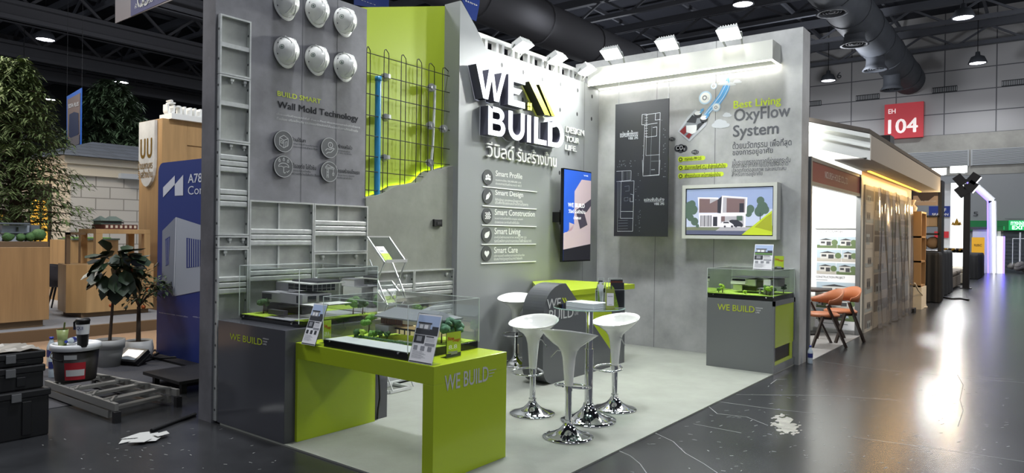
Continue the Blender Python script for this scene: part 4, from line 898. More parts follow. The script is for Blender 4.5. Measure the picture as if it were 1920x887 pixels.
# model 3, white villa
qx0, qx1, qy0, qy1, qz = 8.155, 8.985, 2.475, 3.26, .90
t = thing('house_model', 'white flat roofed villa model on bright lawn on the right pedestal', 'architectural model', (8.57, 2.87, .845), 'house models')
g = G(); g.box((qx0, qy0, .845), (qx1, qy1, qz), 0, .002); g.obj('base_board', 'base_black', t)
g = G(); g.box((qx0+.006, qy0+.006, qz), (qx1-.006, qy1-.006, qz+.005)); g.obj('lawn', 'leaf_lime', t)
def c3(x, y): return (1310+x/6.825, 450+y/6.825)
hx = 8.42
for a, b, nm, m, dx in (((595, 500), (725, 585), 'upper_wall', 'model_white', 0), ((410, 520), (595, 570), 'balcony', 'model_white', -.02), ((830, 500), (920, 585), 'upper_wall', 'model_white', 0), ((735, 510), (825, 625), 'stair_glass', 'model_glass', .04), ((440, 570), (550, 650), 'ground_wall', 'model_white', .03), ((550, 585), (740, 655), 'ground_glass', 'model_glass', .06), ((930, 500), (1015, 600), 'upper_wall', 'model_grey', .03), ((430, 495), (600, 530), 'upper_glass', 'model_glass', .05)):
    g = G(); front(g, hx+dx, hx+.3, c3(*a), c3(*b)); g.obj(nm, m, t)
g = G(); front(g, hx-.04, hx+.33, c3(408, 470), c3(725, 490)); g.obj('roof_slab', 'model_dark', t)
g = G(); front(g, hx-.01, hx+.33, c3(725, 475), c3(1050, 494)); g.obj('roof_slab', 'model_dark', t)
g = G(); front(g, hx-.1, hx+.06, c3(750, 618), c3(950, 630)); r = front(g, hx-.08, hx-.06, c3(770, 630), c3(790, 690)); front(g, hx-.08, hx-.0, c3(830, 632), c3(940, 695)); g.obj('carport', 'model_grey', t)
for i, (x, y, h_, r_, m) in enumerate(((8.28, 3.12, .12, .045, 'leaf_lime'), (8.28, 3.17, .07, .03, 'leaf_mid'), (8.3, 2.6, .14, .05, 'leaf_mid'), (8.25, 2.54, .13, .05, 'leaf_lime'), (8.7, 2.52, .13, .05, 'leaf_dark'), (8.4, 2.55, .1, .045, 'leaf_dark'), (8.3, 2.85, .05, .03, 'leaf_lime'))): mtree(t, x, y, qz, h_, r_, m, seed=40+i)
case(qx0-.004, qx1+.004, qy0-.004, qy1+.004, .845, qz-.012, 1.203, 'clear acrylic cover over the white villa model on the right pedestal')

# ---- flyer holders and price cards
mat('paper', 'E4E4E6', .6); mat('paper_sky', 'A9BBDA', .6); mat('paper_dark', '33353A', .6); mat('paper_mid', '8B8D92', .6); mat('card_lime', 'AFC633', .5); mat('card_red', 'C23A2E', .5); mat('paper_green', '5F8A4A', .6)
def flyer(bl, br, tl, z, label, ax='y', var=0):
    BL, BR = at(*bl, 'z', z+.004), at(*br, 'z', z+.004)
    if ax == 'y': BR.x = BL.x; TL = at(*tl, 'y', BL.y)
    wv = BR-BL; hv = TL-BL; fr = Fr(BL, wv, hv); w_, h_ = wv.length, hv.length; fr.u = hv.normalized(); fr.n = fr.r.cross(fr.u).normalized()
    t = thing('flyer_holder', label, 'flyer', ((BL+BR)/2-Vector((0, 0, .003))), 'acrylic flyer stands')
    def R(g, a, b, c, d_, k, mi): g.flat(fr, [(a*w_, b*h_), (c*w_, b*h_), (c*w_, d_*h_), (a*w_, d_*h_)], k, mi)
    g = G(); g.prism(fr, [(-.004, 0), (w_+.004, 0), (w_+.004, h_+.004), (-.004, h_+.004)], -.003, 0)
    foot = Vector((fr.n.x, fr.n.y, 0)).normalized()
    q = [BL, BR, BR-foot*.09, BL-foot*.09]; g.add([p-Vector((0, 0, .004)) for p in q]+[p-Vector((0, 0, .001)) for p in q], [(0, 1, 2, 3), (4, 5, 6, 7)]); g.obj('holder', AC, t)
    g = G(); R(g, 0, 0, 1, 1, .001, 0); R(g, .03, .6, .97, .97, .0016, 1); R(g, .03, .58, .97, .70, .002, 2); R(g, .12, .68, .62, .80, .002, 3); R(g, .08, .80, .66, .83, .0024, 2); R(g, .16, .70, .30, .78, .0024, 0); R(g, .36, .70, .52, .78, .0024, 0); R(g, .7, .66, .96, .76, .0022, 2)
    if var == 2: R(g, .03, .60, .97, .66, .0026, 4)
    R(g, .03, .40, .48, .565, .002, 2); R(g, .14, .44, .36, .54, .0024, 3); R(g, .52, .54, .85, .56, .002, 2)
    for i in range(4): R(g, .52, .515-i*.022, .9, .52-i*.022, .002, 3)
    R(g, .52, .37, .94, .42, .002, 3)
    for i in range(3): R(g, .08+i*.3, .26, .25+i*.3, .35, .002, 3 if var else 2)
    for i in range(7): R(g, .06, .23-i*.022, .5+.08*(i % 3), .236-i*.022, .002, 3)
    R(g, .02, .012, .98, .035, .002, 2); g.obj('printed_sheet', ['paper', 'paper_sky', 'paper_dark', 'paper_mid', 'paper_green'], t)
    return t
flyer((565, 644.6), (599.7, 647.6), (589.5, 568.5), ZTB, 'leaning house flyer in a clear stand at the left end of the lime table')
flyer((765.8, 678), (813.5, 684.9), (786, 587.4), ZTB, 'leaning house flyer in a clear stand at the near corner of the lime table', var=1)
flyer((1411.5, 505.8), (1446, 507.3), (1416, 458), 1.206, 'white house flyer in a clear stand on top of the right acrylic cover', var=2)
def pricecard(fr, w_, h_, label, price, loc):
    t = thing('price_card', label, 'price card', loc, 'lime price cards')
    g = G(); g.prism(fr, [(-.003, 0), (w_+.003, 0), (w_+.003, h_+.003), (-.003, h_+.003)], -.004, 0); g.prism(fr, [(-.003, 0), (w_+.003, 0), (w_+.003, .004), (-.003, .004)], -.05, -.004); g.obj('holder', AC, t)
    g = G(); g.rect(fr, 0, 0.002, w_, h_, .001, 0); g.rect(fr, 0, .004, w_, h_*.17, .002, 3); g.rect(fr, w_*.3, h_*.12, w_*.75, h_*.24, .0024, 4); g.rect(fr, w_*.1, h_*.2, w_*.3, h_*.26, .0024, 4)
    g.txt(fr, 'New', w_*.08, h_*.68, w_*.5, h_*.84, .002, 1, .02); g.txt(fr, 'Design!', w_*.42, h_*.58, w_*.95, h_*.74, .002, 1, .02)
    if price: g.txt(fr, price, w_*.14, h_*.34, w_*.72, h_*.50, .002, 2, .0)
    g.obj('printed_card', ['card_lime', 'card_red', 'white_ink', 'paper_dark', 'paper_mid'], t)
p = at(837, 672.5, 'z', ZTB+.002); q = at(863.5, 671.8, 'z', ZTB+.002); yy = p.y; q = at(863.5, 671.8, 'y', yy); tp_ = at(838, 625, 'y', yy)
pricecard(Fr((p.x, yy, ZTB+.002), (1, 0, 0), (0, 0, 1)), q.x-p.x, tp_.z-ZTB, 'lime card reading New Design 8.8 at the near end of the lime table', '8.8', (p.x, yy, ZTB))
p = at(606, 640, 'y', 4.22); q = at(621, 600, 'y', 4.22)
pricecard(Fr((p.x, 4.22, ZTB+.002), (1, 0, 0), (0, 0, 1)), q.x-p.x, q.z-ZTB, 'lime card reading 29.9 behind the left leaning flyer', '29.9', (p.x, 4.22, ZTB))
p = at(1452, 505.5, 'z', 1.206); q = at(1469.5, 505.8, 'x', p.x); r_ = at(1452, 480, 'x', p.x)
pricecard(Fr((p.x, p.y, 1.207), (0, -1, 0), (0, 0, 1)), p.y-q.y, r_.z-1.206, 'small lime card beside the white flyer on the right acrylic cover', '', (p.x, p.y, 1.206))

# ---- zigzag brochure stand
mat('stand_silver', 'D8DAD8', .3, .5); CL = acrylic('stand_pane', 'D5DBDB', 1.2)
t = thing('brochure_stand', 'silver folding zigzag brochure stand in front of the broken concrete wall', 'brochure stand', (4.74, 5.17, .012))
xa, xb = 4.50, 4.78
yf_, yr_ = 5.02, 5.24
g = G()
bx0, bx1, by0, by1 = 4.60, 4.885, 5.04, 5.29
for a, b in (((bx0, by0), (bx1, by0)), ((bx1, by0), (bx1, by1)), ((bx1, by1), (bx0, by1)), ((bx0, by1), (bx0, by0))): g.bar((a[0], a[1], .03), (b[0], b[1], .03), .03, .026)
g.obj('base_frame', 'stand_silver', t)
levels = [(1.30, 1.545), (.885, 1.10), (.47, .69)]
xo = lambda z: (1.3-z)*.10                     # slight lean of the stack
for i, (zf, zr_) in enumerate(levels):
    o_ = xo(zf); A, B_, C_, D_ = Vector((xa+o_, yf_, zf)), Vector((xb+o_, yf_, zf)), Vector((xb+o_-.03, yr_, zr_)), Vector((xa+o_-.03, yr_, zr_))
    g = G()
    for p, q in ((A, B_), (B_, C_), (C_, D_), (D_, A)): g.bar(p, q, .016, .012)
    g.bar(A+Vector((0, -.02, .012)), B_+Vector((0, -.02, .012)), .004, .03); g.obj('tray_frame', 'stand_silver', t)
    g = G(); g.poly([A, B_, C_, D_]); g.obj('tray_pane', CL, t)
    n_ = (B_-A).cross(D_-A).normalized(); n_ = n_ if n_.y < 0 else -n_
    fr = Fr(A, B_-A, D_-A); fr.n = n_
    for j, (a_, w__) in enumerate(((.02, .1), (.145, .11))):
        if i == 0 and j == 1: continue
        g = G(); g.flat(fr, [(a_, .01), (a_+w__, .01), (a_+w__, .2), (a_, .2)], .004, 0); g.flat(fr, [(a_, .01), (a_+w__, .01), (a_+w__, .11), (a_, .11)], .005, 1); g.flat(fr, [(a_+.015, .13), (a_+w__*.6, .13), (a_+w__*.6, .15), (a_+.015, .15)], .005, 2)
        tag(g.obj('brochure', ['paper', 'leaf_lime', 'paper_mid']), 'brochure on the %s tray of the zigzag stand, %s' % (('top', 'middle', 'lowest')[i], ('left one', 'right one')[j]), 'brochure', 'brochures on the zigzag stand')
zs = [1.30, .885, .47, .04]
for i in range(3):
    zt_, zb_ = zs[i], zs[i+1]
    for xx in (xa, xb):
        a_, b_ = xx+xo(zt_), xx+xo(zb_)
        g = G(); g.bar((a_, yf_, zt_), (b_, yr_, zb_+.1), .014, .008, 0, (1, 0, 0)); g.obj('scissor_arm', 'stand_silver', t)
        g = G(); g.bar((a_, yr_, zt_+.02), (b_, yf_, zb_), .014, .008, 0, (1, 0, 0)); g.obj('scissor_arm', 'stand_silver', t)
# small leaning cards left of the stand are the same tray fronts

# ---- bar stools
mat('stool_white', 'E9EAE4', .12, coat=.6); mat('stool_chrome', 'DCDDE0', .05, 1)
def mk_stool(label):
    t = thing('bar_stool', label, 'bar stool', (0, 0, 0), 'white swivel bar stools')
    # +x is the sitter's front; the high back is at -x
    n = 40
    def rim(a): return .775+.085*((1-math.cos(a))/2)**1.3
    g = G(); vs = []
    levels_ = [(0, .034, .40), (0, .036, .44), (.0, .044, .54), (0, .052, .62), (.0, .066, .67), (.0, .092, .705), (.02, .135, .735)]
    prof = [(r, z, 0) for _, r, z in levels_]+[(.180, .765, .35), (.212, .785, .8), (.222, .79, 1)]
    inner = [(.215, .789, 1), (.195, .772, .82), (.155, .752, .45), (.09, .738, .12), (.03, .734, 0), (0.001, .734, 0)]
    for r, z, k in prof+inner:
        for i in range(n):
            a = 2*PI*i/n; zz = z+k*(rim(a)-.79); rr = r
            ex = 1+.02*k if True else 1
            vs.append((math.cos(a)*rr*(.94 if k else 1), math.sin(a)*rr*(1.03 if k else 1), zz))
    k = len(prof)+len(inner)
    g.add(vs, [(j*n+i, j*n+(i+1) % n, (j+1)*n+(i+1) % n, (j+1)*n+i) for j in range(k-1) for i in range(n)], 0, True); g.obj('seat', 'stool_white', t)
    g = G(); g.lathe([(.0, .0), (.198, .0), (.2, .006), (.198, .011), (.17, .018), (.12, .034), (.075, .058), (.045, .088), (.032, .112), (.026, .13), (.0, .13)], (0, 0, 0), 40); g.obj('base', 'stool_chrome', t)
    g = G(); g.cyl((0, 0, .11), (0, 0, .36), .026, n=20); g.cyl((0, 0, .36), (0, 0, .405), .031, n=20); g.cyl((0, 0, .115), (0, 0, .135), .033, n=20); g.obj('column', 'stool_chrome', t)
    g = G(); pts = [(-.03, -.035, .395), (.03, -.125, .385), (.12, -.135, .375), (.185, -.075, .37), (.2, 0, .37), (.185, .075, .37), (.12, .135, .375), (.03, .125, .385), (-.03, .035, .395)]
    sm = []
    for i in range(len(pts)-1):
        for s_ in range(5):
            p0, p1, p2, p3 = (Vector(pts[max(0, i-1)]), Vector(pts[i]), Vector(pts[i+1]), Vector(pts[min(len(pts)-1, i+2)])); u = s_/5
            sm.append(.5*((2*p1)+(-p0+p2)*u+(2*p0-5*p1+4*p2-p3)*u*u+(-p0+3*p1-3*p2+p3)*u**3))
    sm.append(Vector(pts[-1])); g.tube(sm, .009, 8); g.obj('footrest', 'stool_chrome', t)
    g = G(); g.tube([(0, .05, .66), (.03, .11, .66), (.04, .17, .60)], .0045, 6); g.obj('lever', 'stool_chrome', t)
    return t
def ang(dx, dy): v = RT*dx+_f*dy; return math.atan2(v.y, v.x)
st = mk_stool('white bar stool nearest the camera, seen from behind')
f_ = fl(1065, 822); st.location = (f_.x, f_.y, .012); st.rotation_euler = (0, 0, ang(.45, .9))
for px, py, dx, dy, lb in ((998, 778, -.55, -.8, 'white bar stool in front of the grey reception desk logo, left of the glass table'), (1152, 769, -.75, -.5, 'white bar stool right of the glass table'), (966, 686, -.2, -.95, 'white bar stool at the back by the slate wall, left of the reception desk')):
    f_ = fl(px, py); dup(st, (f_.x, f_.y, .012), ang(dx, dy), lb)
# ---- round glass bar table
GT = acrylic('table_glass', 'CFE0DA', 1.4); mat('glass_edge', '9DBBB0', .1, spec=.8)
tc_ = fl(1103, 791); t = thing('bar_table', 'round glass bar table on a chrome column between the stools', 'table', (tc_.x, tc_.y, .012)); tx, ty = tc_.x, tc_.y
g = G(); g.lathe([(0, .0), (.235, .0), (.237, .006), (.235, .012), (.19, .02), (.13, .045), (.08, .08), (.05, .12), (.04, .15), (0, .15)], (tx, ty, .012), 44); g.obj('base', 'stool_chrome', t)
g = G(); g.cyl((tx, ty, .15), (tx, ty, .62), .036, n=22); g.cyl((tx, ty, .62), (tx, ty, .955), .03, n=22); g.cyl((tx, ty, .612), (tx, ty, .622), .038, n=22); g.cyl((tx, ty, .945), (tx, ty, .957), .09, n=22); g.obj('column', 'stool_chrome', t)
gx, gy = tx+.085, ty+.055
g = G(); g.lathe([(0, 0), (.305, 0), (.305, .0005)], (gx, gy, .957), 56, 0); g.lathe([(0, .01), (.305, .01)], (gx, gy, .957), 56, 0); g.obj('glass_top', GT, t)
g = G(); g.lathe([(.303, 0), (.309, .002), (.309, .008), (.303, .01)], (gx, gy, .957), 56); g.obj('glass_rim', 'glass_edge', t)
# things on the glass table
ZG = .968
q4 = [at(*p, 'z', ZG+.045) for p in ((1055, 565), (1080, 561), (1135, 567), (1120, 571.6))]
a_, b_, c_, d_ = [Vector((p.x, p.y, 0)) for p in q4]; cen = (a_+b_+c_+d_)/4; dx_ = (d_-a_); dx_ = dx_.normalized(); dy_ = Vector((-dx_.y, dx_.x, 0)); 
if dy_.dot(b_-a_) < 0: dy_ = -dy_
cen = Vector((gx-.035, gy+.0, 0))
for i in range(3):
    t = thing('brochure_pack', ('lowest', 'middle', 'top')[i]+' brochure pack of the pale stack on the glass table', 'brochure', (cen.x, cen.y, ZG+i*.015), 'stacked brochure packs')
    A = [cen+dx_*sx_*.15+dy_*sy_*.105+Vector((0, 0, ZG+i*.015)) for sx_, sy_ in ((-1, -1), (1, -1), (1, 1), (-1, 1))]
    g = G(); g.add(A+[p+Vector((0, 0, .0135)) for p in A], [(3, 2, 1, 0), (4, 5, 6, 7), (0, 1, 5, 4), (1, 2, 6, 5), (2, 3, 7, 6), (3, 0, 4, 7)]); g.obj('sheets', 'paper_pale', t) if 'paper_pale' in MATS else g.obj('sheets', mat('paper_pale', 'D3DBDD', .35), t)
    if i == 2:
        g = G(); fr = Fr(A[0]+Vector((0, 0, .0135)), dx_, dy_); g.rect(fr, .03, .03, .27, .18, .0006, 0); g.rect(fr, .15, .05, .26, .12, .001, 1); g.obj('cover_print', ['paper_sky', 'white'], t)
def stand_on_table(px, py):
    p = at(px, py, 'z', ZG); d = Vector((p.x-gx, p.y-gy, 0)); d = d if d.length < .2 else d.normalized()*.2
    return Vector((gx+d.x, gy+d.y, ZG))
# framed card
p = stand_on_table(1136, 578.5); w_ = .075; rv = RT.copy(); rv.z = 0; rv.normalize(); rv = (rv*1.0+Vector((_f.x, _f.y, 0))*-.0).normalized()
t = thing('card_holder', 'small framed white card standing on the glass table', 'card holder', p)
fr = Fr(p, rv, Vector((_f.x*.12, _f.y*.12, 1)).normalized()); 
g = G(); g.prism(fr, [(0, 0), (w_, 0), (w_, .165), (0, .165)], -.008, 0); g.obj('frame', mat('frame_green', '8E9A4A', .35), t)
g = G(); g.rect(fr, .008, .024, w_-.008, .13, .001, 0); g.txt(fr, 'SCAN', w_*.38, .115, w_*.62, .12, .002, 1) if False else None; g.rect(fr, w_*.2, .1, w_*.8, .104, .002, 1); g.rect(fr, w_*.3, .032, w_*.7, .035, .002, 1); g.obj('card', ['paper', 'paper_mid'], t)
g = G(); fb = Vector((_f.x, _f.y, 0)).normalized(); q = [p, p+rv*w_, p+rv*w_+fb*.06, p+fb*.06]; g.add(q+[x+Vector((0, 0, .003)) for x in q], [(0, 1, 2, 3), (7, 6, 5, 4)]); g.obj('foot', AC, t)
# leaflet holders
def leaflet(px, py, w_, h_, label, cols, yaw):
    p = stand_on_table(px, py); r_ = Matrix.Rotation(yaw, 3, 'Z') @ rv; fr = Fr(p, r_, (0, 0, 1)); b_ = -fr.n
    t = thing('leaflet_holder', label, 'leaflet holder', p, 'clear leaflet holders on the glass table')
    g = G(); D = .05
    P = lambda u, v, d: p+r_*u+Vector((0, 0, v))+b_*d
    g.add([P(0, 0, 0), P(w_, 0, 0), P(w_, h_*.62, 0), P(0, h_*.62, 0), P(0, 0, D), P(w_, 0, D), P(w_, h_, D+.02), P(0, h_, D+.02)], [(0, 1, 2, 3), (4, 5, 6, 7), (0, 3, 7, 4), (1, 2, 6, 5), (0, 1, 5, 4)]); g.obj('holder', AC, t)
    g = G(); e = .002
    for a, c in (((0, 0, 0), (w_, 0, 0)), ((0, 0, 0), (0, h_*.62, 0)), ((w_, 0, 0), (w_, h_*.62, 0)), ((0, h_*.62, 0), (w_, h_*.62, 0)), ((0, h_, D+.02), (w_, h_, D+.02)), ((0, 0, D), (0, h_, D+.02)), ((w_, 0, D), (w_, h_, D+.02))): g.bar(P(*a), P(*c), e)
    g.obj('moulded_edge', 'acrylic_edge', t)
    for i, c in enumerate(cols):
        g = G(); dd2 = .012+i*.011; hh = h_*(.86+.05*i); dx3 = (.006, -.002, .003)[i % 3]
        g.add([P(.006+dx3, .004, dd2), P(w_-.006+dx3, .004, dd2), P(w_-.006+dx3, hh, dd2+.006), P(.006+dx3, hh, dd2+.006)], [(0, 1, 2, 3)], 0)
        g.add([P(.006+dx3, .004, dd2-.001), P(w_*.55+dx3, .004, dd2-.001), P(w_*.2+dx3, hh*.8, dd2+.004), P(.006+dx3, hh*.9, dd2+.004)], [(0, 1, 2, 3)], 1)
        g.obj('leaflet', [c, 'leaf_lime' if i == 0 else 'paper_mid'], t)
leaflet(1146, 578, .125, .25, 'clear leaflet holder with dark brochures on the glass table', ['paper_dark', 'model_brown', 'paper_dark'], .25)
leaflet(1123, 569, .07, .21, 'slim clear leaflet holder with pale lime leaflets on the glass table', ['paper', 'card_lime'], -.5)
leaflet(1139, 567, .05, .235, 'tall narrow clear leaflet holder behind the framed card', ['paper', 'paper_dark'], -.2)

# ---- reception desk
YD = 4.10; D = Pl('y', YD)
mat('desk_grey', '5A5C5F', .22, spec=.5)
t = thing('reception_desk', 'lime and grey reception desk with a rounded front carrying the logo', 'desk', (6.9, 4.7, .012))
zt_ = 1.062; zl = .975
uL_ = D.uv(1019, 600)[0]; uT_ = D.uv(1061, 531)[0]; Ra, Rb_ = (uT_-.05)-uL_, .2
out = [(uT_, zt_)]+[(uT_-.05-Ra*math.sin(k*PI/28), zt_-.30+.30*math.cos(k*PI/28)) for k in range(15)]+[(uL_+Rb_-Rb_*math.cos(k*PI/20), .012+.19-.19*math.sin(k*PI/20)) for k in range(11)]
rb = D.uv(1144, 697)[0]; dg = D.uv(1143, 656)
out += [(rb, .012), (rb, dg[1])]
g = G(); g.prism(D, out, -.27, 0); g.obj('grey_front', 'desk_grey', t)
xr_ = 7.65
g = G(); pts = [(out[0][0]-.02, YD+.02), (xr_+.25, YD+.02), (xr_+.25, YC-.012), (7.32, YC-.012), (out[0][0]-.1, YD+.27)]
n = len(pts); g.add([(x, y, zl-.06) for x, y in pts]+[(x, y, zl) for x, y in pts], [tuple(range(n))[::-1], tuple(range(n, 2*n))]+[(i, (i+1) % n, n+(i+1) % n, n+i) for i in range(n)]); g.obj('worktop', 'lime', t)
g = G(); g.box((out[0][0]-.02, YD+.03, .012), (D.uv(1150, 690)[0], YD+.06, zl-.06)); g.obj('lime_front', 'lime', t)
g = G(); g.box((D.uv(1150, 690)[0], YD+.02, .012), (xr_, YD+.6, zl-.06)); g.obj('end_panel', 'desk_grey', t)
g = G(); g.ptxt(D, 'WE', (1025, 561.3), (1051, 576.5), .004, 0, .012); g.ptxt(D, 'BUILD', (1029, 582), (1074.5, 594.5), .004, 0, .012)
for i, s in enumerate(('DESIGN', 'YOUR', 'LIFE')): g.ptxt(D, s, (1077, 576.5+i*5.2), (1077+(9.5, 8.5, 6.8)[i], 579.8+i*5.1), .003)
g.obj('lettering', 'soft_ink', t)
g = G()
for x in (1053, 1057.5): g.pp(D, [(x, 558.6), (x+2.6, 558.3), (x+6.5, 567), (x+4.2, 567.5)], .004)
g.obj('roof_mark', 'lime_ink', t)
# outlet on the slate wall
p = C.uv(966, 655); g = G(); g.box((p[0]-.05, YC-.02, p[1]-.06), (p[0]+.05, YC, p[1]+.06), 0, .004); g.box((p[0]-.03, YC-.024, p[1]-.035), (p[0]+.03, YC-.02, p[1]+.035)); tag(g.obj('power_outlet', 'beige'), 'cream power outlet low on the slate wall behind the back stool', 'outlet')

# ---- screens and the hanging plan board
mat('tv_black', '0E0F11', .25); mat('scr_sky', '2A55B8', .3, emit=.55); mat('scr_wall', 'C2AFB4', .3, emit=.35); mat('scr_shade', '4A4452', .3, emit=.3); mat('scr_dark', '23222C', .3, emit=.25); mat('scr_text', 'FFFFFF', .3, emit=.8)
yT = YC-.16; T = Pl('y', yT)
t = thing('portrait_screen', 'tall portrait screen showing a white building on the white wall', 'screen', T.P(1082, 492))
q = [T.uv(*p) for p in ((1056.6, 314.4), (1109, 323), (1106.8, 490), (1054.8, 490.6))]
u0_, u1_ = (q[0][0]+q[3][0])/2, (q[1][0]+q[2][0])/2; v0_, v1_ = (q[2][1]+q[3][1])/2, (q[0][1]+q[1][1])/2
g = G(); g.box((u0_, yT, v0_), (u1_, yT+.045, v1_), 0, .003); g.obj('casing', 'tv_black', t)
w_, h_ = u1_-u0_, v1_-v0_
SF_ = Fr(T.w(u0_, v0_), (1, 0, 0), (0, 0, 1))
def sp(g, pts, mi, d=.002): g.flat(SF_, [(.012+x*(w_-.024), .02+y*(h_-.036)) for x, y in pts], d, mi)
g = G(); sp(g, [(0, 0), (1, 0), (1, 1), (0, 1)], 0)
sp(g, [(0, .27), (.2, .27), (.2, .42), (.38, .4), (.38, .77), (.64, .91), (1, .91), (1, .3)], 1, .003); sp(g, [(0, .12), (1, .16), (1, .45), (.65, .37), (.0, .3)], 1, .0035); sp(g, [(0, 0), (1, 0), (1, .18), (0, .12)], 3, .004); sp(g, [(.45, .53), (.75, .53), (.88, .4), (.6, .35)], 2, .004); sp(g, [(.4, .55), (1, .70), (1, .62), (.85, .55), (.5, .50)], 2, .0042)
sp(g, [(0, .29), (.05, .28), (.2, .27), (.2, .31), (.05, .31)], 1, .0044)
g.obj('picture', ['scr_sky', 'scr_wall', 'scr_shade', 'scr_dark'], t)
g = G(); 
for s, a, b in (('WE BUILD', (1064.5, 380), (1095.5, 390)), ('วีบิลด์ รับสร้างบ้าน', (1065.5, 391.5), (1096.5, 401)), ('นำเสนอ', (1075, 405), (1088.5, 411.5)), ('WE', (1094, 328), (1102, 331.5))): g.ptxt(T, s, a, b, .006, 0, .0)
g.obj('caption', 'scr_text', t)
g = G(); p0 = T.uv(1052, 407); g.box((u0_+.05, yT+.045, p0[1]-.1), (u1_-.05, yT+.09, p0[1]+.1)); g.box((u0_-.02, yT+.05, p0[1]-.07), (u0_+.08, YC+.01, p0[1]+.07)); g.obj('wall_bracket', 'black', t)

xb_ = XR-.16; K = Pl('x', xb_)
t = thing('framed_screen', 'landscape screen in a deep white frame showing a two storey house', 'screen', K.P(1366, 449))
a, b = K.uv(1279.5, 347.5), K.uv(1455.8, 449.5); v1_ = (K.uv(1280.6, 347.6)[1]+K.uv(1457, 341.6)[1])/2; v0_ = (K.uv(1278.3, 446.8)[1]+K.uv(1454, 449.9)[1])/2
u0_, u1_ = a[0], b[0]; bw = .045
g = G()
for r_ in ((u0_, v0_, u1_, v0_+bw), (u0_, v1_-bw, u1_, v1_), (u0_, v0_+bw, u0_+bw, v1_-bw), (u1_-bw, v0_+bw, u1_, v1_-bw)):
    p, q = K.w(r_[0], r_[1], 0), K.w(r_[2], r_[3], -.155); g.box(p, q)
g.obj('frame', 'box_white', t)
p, q = K.w(u0_+bw, v0_+bw, -.02), K.w(u1_-bw, v1_-bw, -.05); g = G(); g.box(p, q); g.obj('casing', 'tv_black', t)
mat('s_sky', '8E9CBE', .3, emit=.45); mat('s_skyl', 'B3BAD0', .3, emit=.45); mat('s_white', 'D8D5DA', .3, emit=.55); mat('s_brown', '7A6566', .3, emit=.3); mat('s_grey', 'A9A6AC', .3, emit=.4); mat('s_dark', '3C3C46', .3, emit=.2); mat('s_tree', '5A6E62', .3, emit=.2); mat('s_road', '5C6078', .3, emit=.3); mat('s_lime', 'B5C535', .3, emit=.4); mat('s_grass', '7A7F6A', .3, emit=.3); mat('s_olive', '9AA030', .3, emit=.35)
KO = Fr(K.w(u0_+bw+.012, v0_+bw+.012, -.019), (0, -1, 0), (0, 0, 1)); KW, KH = u1_-u0_-2*bw-.024, v1_-v0_-2*bw-.024
def ks(g, pts, mi, d): g.flat(KO, [((x-150)/980*KW, (733-y)/573*KH) for x, y in pts], d, mi)
g = G(); ks(g, [(150, 160), (1130, 160), (1130, 733), (150, 733)], 0, .001); ks(g, [(150, 420), (1130, 420), (1130, 640), (150, 640)], 1, .0014); ks(g, [(150, 640), (1130, 620), (1130, 700), (150, 690)], 9, .0018); ks(g, [(150, 680), (850, 680), (800, 733), (150, 733)], 7, .002); ks(g, [(560, 640), (900, 640), (850, 685), (500, 685)], 4, .0021)
for cx, cy, r_ in ((190, 380, 60), (230, 420, 55), (170, 470, 55), (215, 350, 45), (890, 420, 45), (870, 470, 40), (1000, 320, 42), (1020, 400, 60), (990, 450, 55), (1050, 430, 45), (250, 570, 45), (285, 625, 20), (200, 520, 40)):
    g.disc(KO, ((cx-150)/980*KW, (733-cy)/573*KH), r_/980*KW, .0022+cx*1e-7, 6, 14, None, r_/980*KW*1.05)
ks(g, [(995, 450), (1003, 450), (1003, 610), (995, 610)], 5, .0023)
ks(g, [(300, 470), (840, 470), (840, 640), (310, 640)], 2, .003); ks(g, [(285, 262), (530, 272), (545, 465), (300, 465)], 2, .0032); ks(g, [(303, 280), (530, 292), (530, 460), (303, 458)], 3, .0034); ks(g, [(430, 285), (530, 292), (430, 345)], 4, .0036); ks(g, [(520, 300), (575, 250), (575, 470), (520, 462)], 5, .0036)
ks(g, [(570, 248), (858, 278), (850, 480), (560, 472)], 2, .004); ks(g, [(585, 268), (840, 292), (835, 462), (580, 460)], 4, .0042); ks(g, [(625, 280), (825, 298), (825, 460), (625, 458)], 3, .0044); ks(g, [(770, 348), (820, 348), (820, 460), (770, 460)], 5, .0046)
ks(g, [(320, 492), (450, 492), (450, 632), (320, 632)], 4, .0032)
for x in (320, 365, 410, 445): ks(g, [(x, 492), (x+7, 492), (x+7, 632), (x, 632)], 5, .0034)
ks(g, [(470, 510), (520, 510), (520, 628), (470, 628)], 5, .0034); ks(g, [(560, 505), (820, 505), (820, 630), (560, 630)], 4, .0032); ks(g, [(740, 500), (805, 500), (805, 560), (740, 560)], 6, .0034); ks(g, [(565, 505), (607, 505), (607, 570), (565, 570)], 3, .0034)
ks(g, [(660, 555), (690, 548), (750, 550), (790, 580), (810, 600), (810, 632), (690, 630), (660, 600)], 5, .0048); ks(g, [(555, 600), (580, 580), (600, 570), (650, 570), (690, 595), (710, 615), (705, 638), (600, 640), (556, 625)], 2, .005); ks(g, [(595, 574), (648, 574), (660, 592), (588, 592)], 5, .0052)
for x, y in ((608, 632), (690, 630), (735, 628), (795, 625)): g.disc(KO, ((x-150)/980*KW, (733-y)/573*KH), 12/980*KW, .0054, 5, 14)
ks(g, [(800, 733), (1125, 440), (1130, 733)], 8, .006); ks(g, [(940, 640), (1060, 520), (1125, 470), (1125, 690), (990, 650)], 10, .0064)
g.obj('picture', ['s_sky', 's_skyl', 's_white', 's_brown', 's_grey', 's_dark', 's_tree', 's_road', 's_lime', 's_grass', 's_olive'], t)

